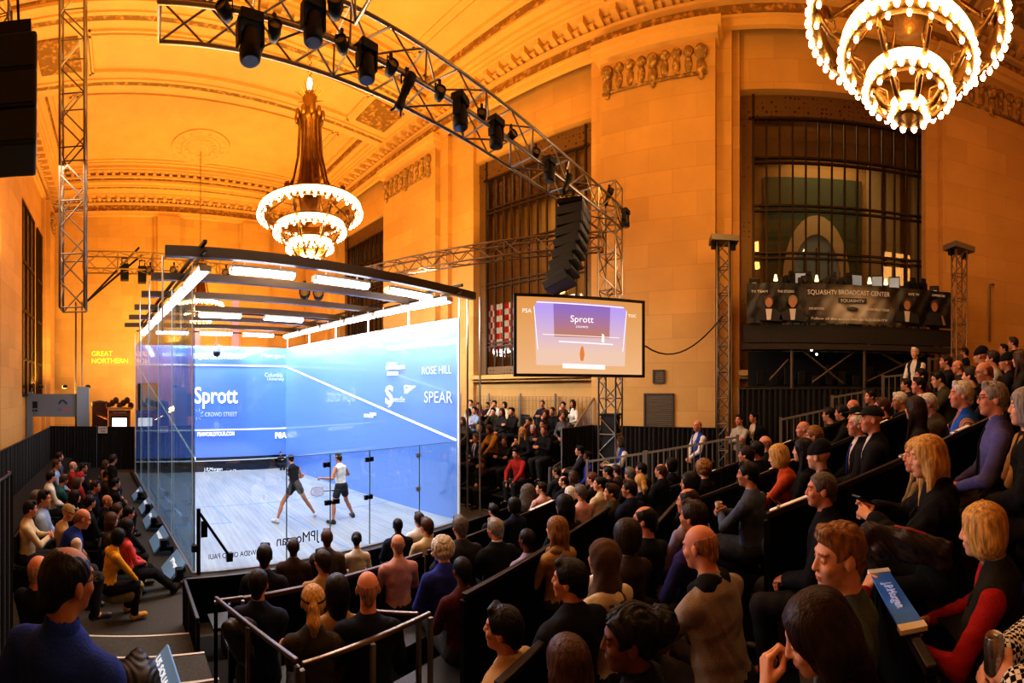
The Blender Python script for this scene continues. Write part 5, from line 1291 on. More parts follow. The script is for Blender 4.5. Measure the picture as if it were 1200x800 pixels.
# steps of the side aisle with white nosings
st = empty('aisle_steps', (.1, 3, 0), label='grey carpeted aisle steps with white edges at the left of the stand', cat='steps')
for k in range(8):
    y = 5.55 - .74 * k; z = .19 * (k + 1)
    gpart(MB().span((-.75, y - .74, 0), (.97, y, z)), 'step', M_CARPET, st)
    gpart(MB().span((-.75, y - .03, z), (.97, y, z + .008)), 'nosing', M_NOSE, st)
gpart(MB().span((-1.5, -.58, 0), (.97, 5.55 - .74 * 8, 1.62)), 'landing', M_TIER, st)
def rail(name, p0, p1, label, panel=.7, posts=5, top=M_RAILTOP, w=.05, cat='railing', sign=None):
    p0, p1 = Vector(p0), Vector(p1); e = empty(name, p0, label=label, cat=cat); d = p1 - p0
    MB().bar((0, 0, 0), d, w if panel else .032, .045 if panel else .03).build('top_rail', top, e, bevel=.008)
    if panel:
        h = Vector((0, 0, -.03)); l = Vector((0, 0, -.03 - panel)); n = Vector((d.y, -d.x, 0)).normalized() * .015
        MB().add([h + n, d + h + n, d + l + n, l + n, h - n, d + h - n, d + l - n, l - n], [(0, 1, 2, 3), (7, 6, 5, 4), (0, 4, 5, 1), (3, 2, 6, 7), (0, 3, 7, 4), (1, 5, 6, 2)]).build('cloth_panel', M_PANEL, e)
    for k in range(posts):
        q = d * (k / (posts - 1) if posts > 1 else 0); MB().bar(q + Vector((0, 0, -.03)), q + Vector((0, 0, -1.08)), .045 if panel else .03).build('post', M_BLACKMETAL if panel else M_ALU_DK, e)
    return e
rail('front_barrier', (.95, 6.1, .66), (8.3, 5.95, .66), 'black cloth barrier between the front row and the glass court', .62, 9, mat('black_rail', '#1c1a19', .4))
MB_side = rail('end_barrier', (.93, 6.1, .66), (.93, 5.0, .66), 'black end panel of the front barrier beside the aisle', .62, 3, MATS['black_rail'])
rail('guard_rail', (1.08, 4.02, 1.36), (3.55, 4.02, 1.36), 'wooden topped rail behind the second row of the grandstand', .75, 4, mat('wood_rail', '#4d3626', .4))
rail('guard_rail', (3.65, 4.02, 1.36), (8.3, 4.0, 1.36), 'dark rail behind the second row, right of the wooden topped rail', .75, 6)
rail('hand_rail', (.86, 3.72, 1.56), (1.02, 2.27, 1.84), 'slanting steel handrail at the aisle end of the middle rows', 0, 3, mat('steel_rail', '#6d675f', .35, .8), .04)
rail('hand_rail', (.86, 3.72, 1.53), (1.12, 3.72, 1.53), 'short steel handrail stub turning the corner at the aisle', 0, 2, MATS['steel_rail'], .04)
rail('guard_rail', (1.04, 2.24, 1.83), (2.06, 2.24, 1.83), 'bright steel rail in front of the bald man in the navy shirt, beside the aisle', .0, 3, mat('bright_rail', '#73665a', .3, .8), .045)
rail('guard_rail', (1.72, 2.62, 1.8), (2.0, 2.3, 1.82), 'short bright rail end beside the middle gangway', .0, 2, MATS['bright_rail'], .045)
rail('guard_rail', (2.42, 2.24, 1.83), (5.4, 2.24, 1.83), 'dark rail behind the fourth row of the grandstand', .8, 5)
rail('guard_rail', (1.55, 1.22, 2.05), (3.75, 1.22, 2.05), 'black backed rail behind the fifth row, in front of the woman with the hair puff', .85, 4)
rail('guard_rail', (3.9, 1.22, 2.05), (8.3, 1.22, 2.05), 'black backed rail continuing the fifth row towards the tall window', .7, 6)
rail('guard_rail', (1.42, -.57, 2.42), (5.3, -.57, 2.42), 'black rail with blue signs behind the man in the grey sweater', .7, 6)
rail('slanted_rail', (2.98, .05, 2.56), (2.98, -1.75, 3.24), 'rising black rail with white cards in front of the blonde woman', .75, 4)
rail('slanted_rail', (4.62, 1.0, 2.18), (4.62, -1.55, 3.2), 'rising black rail below the row of the man in the dark suit', .7, 5)
rail('slanted_rail', (6.3, 1.6, 1.95), (6.3, -1.6, 3.22), 'rising black rail farther across the stand towards the tall window', .7, 5)
for (px, py, r, L, lb) in ((1042, 687, 2.3, .5, 'blue printed sign strip on the rail beside the grey sweater man'), (986, 570, 4.25, .62, 'blue printed sign strip farther along the same rail')):
    p = at_y(px, py, -.535) if False else None
    x = (1.93 if px > 1000 else 3.5); e = empty('rail_sign', (x, -.57, 2.46), label=lb, cat='sign')
    M = Matrix.Rotation(.5, 4, 'X')
    MB().box((0, 0, 0), (L, .11, .012)).build('sign_board', M_SIGNBLUE, e); MB().box((L / 2 + .03, 0, 0), (.05, .12, .02)).box((-L / 2 - .03, 0, 0), (.05, .12, .02)).build('clip', M_PAPER, e)
    o = text('lettering', 'J.P.Morgan', .06, M_LETTER_DIM, (0, 0, .008), parent=e); o.rotation_euler = (-PI / 2, 0, PI)
# white cards lying on the rails
for px, X, w, lb in ((1030, 4.62, .22, 'white card on the rising rail behind the man in the dark suit'), (1125, 2.98, .16, 'white card clipped to the rising rail behind the blonde woman'), (1061, 2.98, .1, 'small white card end beside the face of the blonde woman'), (928, 2.98, .34, 'long white card strip on the rising rail in front of the grey haired man'), (916, 4.62, .3, 'white card strip below the woman in orange'), (920, 6.3, .2, 'white card beyond the woman with black hair'), (828, 6.3, .3, 'white edge strip on the rail beyond the two bald men'), (635, 0, .8, 'white strip on the rail in front of the man in the pale pink shirt')):
    p = phi(px)
    if X: y = X / math.tan(p); (y0, z0), (y1, z1) = {2.98: ((.05, 2.56), (-1.75, 3.24)), 4.62: ((1.0, 2.18), (-1.55, 3.2)), 6.3: ((1.6, 1.95), (-1.6, 3.22))}[X]; z = z0 + (z1 - z0) * (y - y0) / (y1 - y0); sl = math.atan((z1 - z0) / (y0 - y1))
    else: y = 4.01; X = y * math.tan(p); z = 1.36; sl = 0
    e = empty('card', (X, y, z + .032), label=lb, cat='card'); e.rotation_euler = (-sl, 0, 0) if sl else (0, 0, PI / 2)
    MB().box((0, 0, 0), (.06, w, .008)).build('sheet', M_PAPER, e); MB().box((0, w * .3, .006), (.065, .02, .006)).build('clip', M_ALU, e)
def picket(p0, p1, h, label, n=None):
    p0, p1 = Vector(p0), Vector(p1); d = p1 - p0; e = empty('picket_fence', p0, label=label, cat='fence')
    MB().bar((0, 0, 0), d, .045).build('top_rail', M_PICKET, e); MB().bar((0, 0, -h + .1), d + Vector((0, 0, -h + .1)), .04).build('bottom_rail', M_PICKET, e)
    n = n or int(d.length / .13); b = MB()
    for k in range(n + 1): q = d * (k / n); b.bar(q, q + Vector((0, 0, -h + .1)), .022)
    b.build('pickets', M_PICKET, e)
    for q in (Vector(), d): MB().bar(q + Vector((0, 0, .05)), q + Vector((0, 0, -h)), .06).build('post', M_PICKET, e)
picket((8.5, 4.1, 1.87), (8.5, 2.75, 2.13), 1.0, 'grey picket fence below the grey haired steward')
picket((8.5, 2.7, 2.14), (8.5, .75, 2.52), 1.0, 'longer grey picket fence below the bearded steward')
picket((8.95, -.14, 2.85), (8.95, -1.12, 3.06), 1.05, 'lowest grey picket fence on the far stairs of the right stand')
picket((8.95, -1.26, 3.33), (8.95, -1.97, 3.45), 1.2, 'second grey picket fence up the far stairs')
picket((8.95, -2.4, 3.78), (8.95, -2.96, 3.84), 1.2, 'third grey picket fence up the far stairs, beside the standing steward')
picket((8.95, -3.5, 4.2), (8.95, -4.3, 4.3), 1.2, 'topmost grey picket fence up the far stairs')
# far stand along the right side of the court
FX = [9.55 + .72 * i for i in range(5)]; FZ = [.02, .43, .86, 1.3, 1.73]
fs = empty('side_stand', (11, 8.6, 0), label='small stepped stand along the right side of the court', cat='grandstand')
for x, z in zip(FX, FZ):
    gpart(MB().span((x - .3, 5.75, 0), (x + .42 if x < 12.3 else 12.54, 11.9, max(z, .02))), 'tier', M_TIER, fs)
    gpart(MB().span((x - .3, 5.75, max(z, .02) - .02), (x - .26, 11.9, max(z, .02) + .01)), 'nosing', mat('grey_nosing', '#8f8a80', .6), fs)
for i, (x, z) in enumerate(zip(FX, FZ)):
    for k in range(9):
        y = 6.1 + .64 * k
        if i < 4 or 0 < k < 7:
            if 'seat0' not in globals():
                seat0 = empty('stand_chair', (0, 0, 0)); MB().box((0, 0, .43), (.42, .46, .05)).build('seat', M_BENCH, seat0, bevel=.015); MB().box((.2, 0, .68), (.05, .44, .42)).build('backrest', M_BENCH, seat0, bevel=.02); MB().bar((-.17, -.19, .41), (-.17, -.19, 0), .03).bar((-.17, .19, .41), (-.17, .19, 0), .03).bar((.17, -.19, .41), (.17, -.19, 0), .03).bar((.17, .19, .41), (.17, .19, 0), .03).build('chair_frame', M_BLACKMETAL, seat0); c = seat0
            else: c = copy_tree(seat0)
            c.location = (x + .02, y, z); tag(c, f'black chair in the {ordr[i]} of the small side stand', 'chair', f'black chairs of the side stand, {ordr[i]}')
e = empty('stand_railing', (12.6, 8.7, 1.73), label='wire railing along the top of the small side stand', cat='railing')
b = MB()
for z in (.5, .8, 1.1, 1.4, 1.55): b.bar((-.02, -2.9, z), (-.02, 3.1, z), .014)
for k in range(40): b.bar((-.02, -2.9 + k * .154, .4), (-.02, -2.9 + k * .154, 1.55), .01)
b.build('wire_mesh', M_ALU_DK, e)
for k in range(5): MB().tube([(-.04, -2.9 + 1.5 * k, 0), (-.04, -2.9 + 1.5 * k, 1.66)], .045, 8).build('post', M_ALU, e)
b = MB()
for (x0, z0), (x1, z1) in (((12.4, 3.3), (11.3, 2.65)), ((11.3, 2.65), (10.3, 1.9))): b.bar((x0, 5.7, z0), (x1, 5.7, z1), .05)
o = empty('stair_rail', (11.3, 5.7, 1.0), label='sloping picket rail at the near end of the side stand', cat='railing'); gpart(b, 'top_rail', M_ALU, o); b = MB()
for k in range(22): x = 10.35 + k * .1; zt = 1.93 + (x - 10.3) * .66; b.bar((x, 5.7, zt), (x, 5.7, zt - .95), .018)
gpart(b, 'pickets', M_ALU_DK, o)
o = empty('barrier', (9.75, 5.75, 0), label='grey picket barrier with a pale post at the front of the side stand', cat='barrier'); b = MB()
for k in range(16): b.bar((.1 * k, 0, .1), (.1 * k, 0, 1.35 + .02 * k), .018)
b.build('pickets', M_ALU_DK, o); MB().bar((0, 0, 1.38), (1.55, 0, 1.68), .04).bar((0, 0, .12), (1.55, 0, .2), .04).build('top_rail', M_ALU_DK, o); MB().tube([(-.15, 0, 0), (-.15, 0, 1.42)], .05, 8).build('post', M_ALU, o)
# left stand
LX = [-.12, -.92, -1.66, -2.5]; LZ = [.02, .2, .4, .6]
ls = empty('side_stand', (-1.3, 12, 0), label='low stepped stand between the black drapes and the left glass wall', cat='grandstand')
for x, z in zip(LX[1:], LZ[1:]): gpart(MB().span((x - .42, 6.9, 0), (x + .36, 17.9, z)), 'tier', M_TIER, ls)
# black drapes on pipes
def drape(path, z0, z1, label, pleat=.14, name='drape'):
    path = [Vector((*p, 0)) for p in path]; e = empty(name, (path[0] + path[-1]) / 2, label=label, cat='drape'); c = e.location
    vs = []; fs = []
    for a, b_ in zip(path, path[1:]):
        d = b_ - a; n = Vector((-d.y, d.x, 0)).normalized(); K = int(d.length / pleat * 6); o = len(vs)
        for k in range(K + 1):
            q = a + d * k / K + n * (.045 * math.sin(k / 6 * 2 * PI) + .02 * math.sin(k / 17 * 2 * PI))
            vs += [q + Vector((0, 0, z0)) - c, q + Vector((0, 0, z1)) - c]
        fs += [(o + 2 * k, o + 2 * k + 2, o + 2 * k + 3, o + 2 * k + 1) for k in range(K)]
    MB().add(vs, fs).build('curtain', M_DRAPE, e, smooth=True)
    b = MB()
    for a, b_ in zip(path, path[1:]): b.tube([a - c + Vector((0, 0, z1)), b_ - c + Vector((0, 0, z1))], .022, 6)
    b.build('pipe', M_BLACKMETAL, e)
    for p in path: MB().tube([p - c + Vector((0, 0, .0)), p - c + Vector((0, 0, z1 + .04))], .022, 6).build('upright', M_ALU, e)
    return e
drape([(-3.2, 6.2), (-3.2, 18.35)], .02, 1.86, 'long black drape hung along the left stone wall')
drape([(-3.2, 18.4), (-1.1, 18.4), (.6, 18.35)], .02, 1.9, 'black drape hung across the far end beside the court')
drape([(9.9, 5.55), (11.35, 5.3), (11.45, 1.35)], .02, 2.44, 'black drape in front of the stone wall behind the stewards')
drape([(10.6, .9), (10.55, -4.9)], .02, 3.52, 'tall black drape under the broadcast platform')
drape([(-1.55, 1.3), (-1.55, 5.6)], .02, 2.3, 'near black drape in the dark lower left corner')
e = empty('notice', at_y(120.5, 503.5, 18.3), label='white notice sheet pinned to the far black drape', cat='sign')
MB().box((0, 0, 0), (.42, .02, .30)).build('sheet', M_PAPER, e); text('lettering', 'COURT', .1, M_INK, (0, -.014, .06), parent=e); text('lettering', 'SIDE', .1, M_INK, (0, -.014, -.06), parent=e)
# grey entrance arch beyond the drapes
M_GREYSIGN = mat('grey_arch', '#75828f', .5)
e = empty('entrance_arch', at_y(67, 478, 18.9), label='blue grey entrance arch with small logos beyond the black drape', cat='arch')
w = 18.9 / F
MB().box((-3 * w, 0, .13), (62 * w, .12, 27 * w)).build('header', M_GREYSIGN, e); MB().box((-33 * w, 0, -1.2), (7 * w, .3, 3.9)).build('pillar', M_GREYSIGN, e); MB().box((31 * w, -.05, -1.0), (14 * w, .35, 3.95)).build('pillar', mat('grey_arch_light', '#8b9cab', .5), e)
MB().box((-27 * w, -.07, .15), (7 * w, .02, 8 * w)).box((-29 * w, -.07, -.12), (3 * w, .02, 2 * w)).box((-25 * w, -.07, -.12), (3 * w, .02, 2 * w)).build('logo_square', M_BLACK, e)
MB().bar((2 * w, -.07, .2), (6 * w, -.07, .38), .02, .08).bar((7 * w, -.07, .38), (12 * w, -.07, .2), .02, .08).build('logo_mark', mat('logo_navy', '#26344d', .5), e)
text('lettering', 'US', .2, mat('logo_blue', '#2e5fb4', .5, emit=.1), (3 * w, -.07, -.08), parent=e); text('lettering', 'OPEN', .18, mat('logo_red', '#c8403a', .5, emit=.1), (11 * w, -.07, -.08), parent=e)
for px in (37, 48, 76, 103): 
    p = at_y(px, 455, 18.9) - e.location; MB().lathe([(0, 0), (.12, .02), (.12, .14), (0, .18)], p, 8).build('arch_lamp', M_BLACKMETAL, e)
for px, py, s_, lb in ((48, 499, 1.0, 'man'), (60, 496, 1, 'woman'), (81, 493, 1, 'man')): pass
# wooden chair and display cabinet on the far side of the drape
e = empty('carved_chair', at_y(117, 495, 19.3), label='dark tall backed carved chair above the far drape', cat='chair'); e.location.z = .6
M_WOOD = mat('dark_wood', '#4a2417', .4, noise=.3, nscale=6); M_OAK = mat('orange_oak', '#b0662a', .45, noise=.25, nscale=5)
MB().box((0, .1, 1.75), (.72, .1, 1.1)).ball((0, .1, 2.33), (.3, .06, .12), 10, 6).ball((-.3, .1, 2.3), (.09, .06, .12), 8, 6).ball((.3, .1, 2.3), (.09, .06, .12), 8, 6).build('backrest', M_WOOD, e); MB().box((0, -.2, 1.1), (.8, .6, .12)).build('seat', M_OAK, e)
for x in (-.34, .34): 
    for y in (-.42, .08): MB().box((x, y, .52), (.08, .08, 1.05)).build('leg', M_WOOD, e)
e = empty('display_cabinet', at_y(140, 495, 19.0), label='orange wooden cabinet with a bright screen beyond the drape', cat='cabinet'); e.location.z = .2
MB().box((0, .2, 1.2), (1.0, .5, 2.4)).build('cabinet_body', M_OAK, e); MB().box((0, -.08, 2.5), (1.1, .6, .1)).box((0, -.2, 1.45), (1.0, .4, .08)).build('ledge', mat('light_oak', '#d09a5a', .45), e)
MB().box((0, -.1, 1.85), (.78, .08, .56)).build('screen_case', M_BLACK, e); MB().box((0, -.145, 1.85), (.66, .01, .44)).build('display', glow('white_display', '#ffffff', 1.6), e)
b = MB()
for k in range(7): b.ball((-.5 + .17 * k, 0, 2.62 + .12 * (k % 3)), (.14, .12, .16), 8, 6)
b.bar((-.2, 0, 2.75), (.55, 0, 2.75), .04).build('carved_top', M_WOOD, e)
text('lettering', 'THE GARAGE', .1, M_LETTER_DIM, (0, -.06, 2.3), parent=e)
# blue boards lying against the foot of the left glass wall
for i, (px, py, s_) in enumerate(((203, 663, 1.0), (186, 631, 1.0), (176, 607, .95), (170, 592, .9), (161, 578, .9), (188, 797, .9))):
    p = at_z(px, py, .22) if i < 5 else at(px, py, 4.2); e = empty('sponsor_board', p, RZV, 'blue sponsor board leaning at the foot of the left glass wall, ' + ['nearest', 'second', 'third', 'fourth', 'farthest'][i] + ' of five' if i < 5 else 'blue board corner beside the steps at the bottom of the view', 'board')
    b = MB().box((0, 0, 0), (.72 * s_, .03, .46 * s_), M=Matrix.Rotation(-.75, 3, 'X')); b.build('board_face', mat('pale_blue_board', '#7fb2e6', .5, emit=.08), e)
    o = text('lettering', 'US SQUASH' if i % 2 else 'JPMorgan', .11, M_LETTER, (0, 0, 0), parent=e); o.matrix_local = Matrix.Rotation(-.75, 4, 'X') @ Matrix.Translation((0, -.02, .05)); 
    MB().box((.42 * s_, .02, .05), (.14, .12, .16)).box((.36 * s_, .1, -.08), (.1, .3, .08)).build('clamp', M_BLACKMETAL, e)
b = MB().bar(C(-.03, 0, .06), C(-.03, 1, .06), .06, .1); o = b.build('glass_base_rail', M_BLACKMETAL); tag(o, 'black rail along the foot of the left glass wall', 'rail')
# ------------------------------------------------------------------ the people
POSES = {'A': dict(arms=('lap', 'lap')), 'B': dict(arms=('knee', 'knee'), lean=.22), 'C': dict(arms=('fold', 'fold')), 'D': dict(arms=('lap', 'chin'), lean=.15), 'E': dict(arms=('phone', 'phone'), lean=.05), 'F': dict(arms=('clap', 'clap')), 'G': dict(arms=('chin', 'lap'), lean=.12),
         'S': dict(stand=True, arms=('clasp', 'clasp')), 'T': dict(stand=True, arms=('down', 'down')), 'U': dict(stand=True, arms=('fold', 'fold')), 'V': dict(stand=True, arms=('hold', 'hold'))}
COLN = {'black': '#121214', 'navy': '#161d33', 'dark': '#1d1b1c', 'brown': '#3a2a20', 'grey': '#5b5a5a', 'taupe': '#4f463c', 'white': '#d8d2c8', 'cream': '#cdbb98', 'pink': '#c99a94', 'blue': '#22459c', 'red': '#a12a22', 'tan': '#a98454', 'mustard': '#b07c30', 'green': '#2c4a44', 'olive': '#3d3c28', 'lavender': '#9a92b4', 'orange': '#c2532a', 'yellow': '#d79a1e', 'charcoal': '#2b2b2d', 'light blue': '#8fa3c4', 'maroon': '#4d1a1c', 'pale grey': '#a8a39c', 'teal': '#2c5f66', 'coral': '#cf4f52', 'slate': '#4c5566'}
HN = {'k': 'black', 'b': 'dark brown', 'm': 'brown', 'l': 'light brown', 'y': 'blond', 'g': 'grey', 'w': 'white', 's': 'greying', 'r': 'reddish'}
def sit(px, py, r, row=None, face=None, po='A', yaw=0., pit=0., fem=False, skin='m', hr=('short', 'k'), top='dark', over=None, bottom='charcoal', label='', detail=0, group=None, extras=(), floor=None, girth=1., s=None, sleeve='long', kw=None, **more):
    """r: distance, or ('y', v) / ('x', v) for a seat row; the head comes to the measured direction."""
    if isinstance(r, tuple): h = (at_y if r[0] == 'y' else at_x)(px, py, r[1])
    else: h = at(px, py, r)
    pk = dict(POSES[po]) if isinstance(po, str) else dict(po)
    pk.update(head=(yaw, pit), fem=fem, girth=girth); pk.update(kw or {})
    key = repr(sorted(pk.items(), key=str)) + str(detail)
    P = cached(('P', key), lambda: pose(**pk)); hz = P['headc'][2]
    if s is None: s = max(.86, min(1.12, (h.z - floor) / hz)) if floor is not None else 1.
    if face is None: face = turn_of(px)
    o = Vector(P['headc']) * s; R = Matrix.Rotation(-face, 3, 'Z'); root = h - R @ o
    return person(root, face, label, pk, s, skin, hr, (COLN.get(top, top), sleeve), (COLN.get(bottom, bottom), 1.), over=(over[0], COLN.get(over[1], over[1])) if over else None, detail=detail, group=group, extras=extras, **more)
def lin_floor(y):
    R = sorted(ROWS)
    if y <= R[0][0]: return R[0][1]
    for (y0, z0), (y1, z1) in zip(R, R[1:]):
        if y <= y1: return z0 + (z1 - z0) * (y - y0) / (y1 - y0)
    return R[-1][1]
def solve(px, py, hz=1.255):
    """distance at which a seated head seen there is at the right height over the sloping stand; snapped to a row where that fits"""
    lo, hi = 1.2, 11.0; c = math.cos(phi(px)); k = (py - HY) / F; best = None
    for i in range(400):
        r = lo + (hi - lo) * i / 399; e = abs(CZ - r * k - hz - lin_floor(r * c))
        if best is None or e < best[0]: best = (e, r)
    r = best[1]; y = r * c; yr, zr = min(ROWS, key=lambda q: abs(q[0] - y))
    if abs(c) > .2:
        r2 = yr / c
        if .93 < (CZ - r2 * k - zr) / hz < 1.07: return r2, zr
    return r, lin_floor(y)
def turn_of(px):
    p = phi(px)
    return .38 if p < 1.0 else .38 + (p - 1.0) * .2 if p < 1.45 else .47 - (p - 1.45) * 1.3 if p < 1.7 else p - 1.6
def row_floor(y):
    return min(ROWS, key=lambda q: abs(q[0] - y))[1]
# ---- main grandstand, rows in front of the court (head column, head height in the frame, seat row y)
MAIN = [
 (310, 652, 5.0, 'A', 0, 'm', ('short', 'k'), 'black', 0, 'man with neat black hair in a black jacket, nearest the corner brace of the court'),
 (344, 642, 4.95, 'A', .1, 'm', ('short', 'b'), 'brown', 0, 'man with brown hair in a dark brown jacket under the mirrored floor lettering'),
 (383, 631, 5.3, 'A', 0, 'm', ('short', 'm'), 'taupe', 0, 'man in a taupe jacket whose head reaches above the barrier beside the glass door'),
 (418, 632, 5.3, 'A', .3, 'l', ('bun', 'k'), 'white', 1, 'dark haired woman in a white sleeveless top beside a glass hinge'),
 (466, 616, 5.5, 'A', 0, 'd', ('crew', 'k'), 'navy', 0, 'man with cropped hair in a navy suit before the bald man in pink'),
 (491, 609, 5.7, 'A', -.2, 'm', ('short', 'b'), 'white', 0, 'man with dark hair in a white shirt, half hidden behind a cream jacket'),
 (500, 617, 5.1, 'A', -.4, 'm', ('short', 'm'), 'cream', 0, 'man with swept brown hair in a cream jacket near the blue wall'),
 (539, 618, 4.4, 'E', 0, 'm', ('short', 's'), 'charcoal', 0, 'greying man in a charcoal jacket holding something up, beside the glass corner'),
 (580, 620, 3.75, 'E', -.3, 'm', ('short', 'g'), 'black', 0, 'grey haired man in a black jacket with a pale collar raising a camera'),
 (578, 598, 4.5, 'A', -.2, 'm', ('short', 'k'), 'black', 0, 'person with black hair in black behind the grey haired camera man'),
 (602, 592, 4.5, 'A', -.5, 'l', ('bob', 'k'), 'navy', 1, 'young woman with black hair in a navy top looking to the court'),
 (303, 684, 3.45, 'C', .2, 'm', ('crew', 'k'), 'navy', 0, 'man with cropped dark hair in a quilted navy jacket beside the steel handrail'),
 (378, 658, 4.4, 'A', -.5, 'm', ('short', 'b'), 'tan', 0, 'dark haired man with glasses in a tan shirt behind the wooden topped rail'),
 (395, 692, 3.35, 'A', 0, 'm', ('long', 'k'), 'tan', 1, 'woman with long straight black hair in a tan cardigan'),
 (466, 638, 4.5, 'A', 0, 'l', ('fringe', 's'), 'pink', 0, 'bald man in a pale pink shirt leaning on the dark rail'),
 (518, 644, 3.2, 'D', -.4, 'l', ('curly', 'w'), '#26308a', 0, 'man with curly white hair in a shiny blue jacket holding a drink'),
 (541, 668, 2.5, 'A', -.1, 'd', ('crew', 'k'), 'maroon', 0, 'dark skinned man with cropped hair in a maroon top beside the curly white haired man'),
 (617, 632, 2.6, 'A', -.2, 'd', ('crew', 'k'), 'lavender', 0, 'man with shaved head in a lavender shirt behind the dark rail'),
 (652, 620, 2.75, 'A', -.5, 'l', ('long', 'l'), 'tan', 1, 'woman with long light brown hair and a tan scarf beside the lavender shirt'),
 (661, 592, 3.4, 'A', -.3, 'm', ('long', 'k'), 'black', 1, 'woman with long black hair in a black jacket in front of the tan scarf woman'),
 (634, 572, 5.1, 'A', -.9, 'l', ('short', 'b'), 'pink', 0, 'man in a pale pink shirt in profile beside a round black bag'),
 (660, 564, 5.2, 'A', -.9, 'l', ('thin', 'b'), 'black', 0, 'balding man in black in profile, farther along the row from the pale pink shirt'),
 (668, 578, 4.2, 'A', -.2, 'l', ('bob', 'w'), 'dark', 1, 'white haired woman next to the grey haired man in pink'),
 (680, 577, 4.0, 'A', -.2, 'm', ('short', 's'), 'pink', 0, 'grey haired man in a pink shirt seen from behind'),
 (702, 567, 4.4, 'A', -1., 'l', ('bun', 'k'), 'cream', 1, 'black haired woman in a cream top gazing up at the screen side'),
 (694, 561, 4.9, 'A', -.4, 'r', ('short', 'r'), 'dark', 0, 'red haired man in dark clothes behind the cream top woman'),
 (716, 577, 3.9, 'A', -.9, 'l', ('short', 'b'), 'olive', 1, 'woman with pinned dark hair in an olive coat in profile'),
 (737, 573, 3.1, 'A', -.6, 'm', ('short', 'b'), 'navy', 0, 'tall man in a navy tracksuit with white sleeve stripes'),
 (750, 565, 3.7, 'A', .3, 'l', ('pony', 'y'), 'black', 1, 'woman with a blond ponytail and a yellow trimmed black top'),
 (738, 556, 4.4, 'A', 0, 'm', ('short', 's'), 'dark', 0, 'man with greying hair just behind the picket fence'),
 (751, 550, 4.6, 'A', -.6, 'm', ('short', 'k'), 'dark', 0, 'man with thick black hair near the white table cloth'),
 (774, 552, 4.0, 'A', -.2, 'r', ('thin', 'm'), 'black', 0, 'man with a reddish bald crown in a black coat'),
 (786, 545, 4.2, 'A', -.8, 'l', ('bob', 'k'), 'black', 1, 'black haired woman in black in front of the bearded steward'),
 (712, 553, 5.0, 'A', -.5, 'm', ('short', 'k'), 'dark', 0, 'dark haired man low in the crowd under the grey haired steward'),
 (722, 551, 5.2, 'A', -.2, 'm', ('short', 'b'), 'brown', 0, 'brown haired man beside the picket fence corner'),
 (652, 553, 5.8, 'A', -.6, 'm', ('short', 'b'), 'charcoal', 0, 'dark haired spectator behind the balding man in black'),
 (671, 558, 5.6, 'A', -.4, 'm', ('long', 'm'), 'brown', 1, 'brown haired woman behind the white haired woman'),
 (707, 655, 1.5, 'C', -.4, 'm', ('scarf', '#5a4636'), 'cream', 1, 'woman in a brown headscarf with a cream coat over the rail'),
 (667, 680, 1.55, 'A', -.6, 'm', ('short', 'k'), 'black', 0, 'man with black hair in a dark hooded jacket below the headscarf woman'),
 (734, 628, 2.45, 'A', -.2, 'm', ('bob', 'b'), 'brown', 1, 'woman with dark brown hair beside the bald man with glasses'),
 (755, 610, 2.5, 'A', -.5, 'r', ('thin', 'k'), 'black', 0, 'bald man with glasses looking down, behind the headscarf woman'),
 (808, 566, 2.4, 'A', -.8, 'm', ('bob', 'k'), 'black', 1, 'black haired woman in profile under the bearded steward'),
 (824, 549, 2.5, 'A', .2, 'l', ('curly', 'l'), 'black', 1, 'laughing woman with curly light hair and dark glasses'),
 (806, 588, .95, 'A', -.3, 'r', ('thin', 'b'), 'lavender', 0, 'bald man in profile in a lavender shirt, farther of two bald men'),
 (812, 606, .75, 'A', -.2, 'm', ('short', 'b'), '#2d2a66', 0, 'brown haired man in a violet blue top in front of the nearest bald man'),
]
for px, py, y, po, yaw, skin, hr, top, fem, lb in MAIN:
    r, fl_ = solve(px, py)
    ex = ['glasses'] if 'glasses' in lb and 'holding' not in lb else []
    if 'tan scarf' in lb: ex.append(('scarf', '#8a6c44'))
    if 'pale collar' in lb: ex.append(('collar', '#cfcac0'))
    over = ('jacket', top) if any(w in lb for w in ('jacket', 'suit', 'coat', 'cardigan')) and hr[0] != 'scarf' and top not in ('cream',) else None
    sit(px, py, r, po=po, yaw=yaw, skin=skin, hr=hr, top='white' if over and 'suit' in lb else top, over=over, fem=bool(fem), floor=fl_, label=lb, detail=1 if r < 5 else 0, extras=tuple(ex), sleeve='short' if 'sleeveless' in lb else 'long')
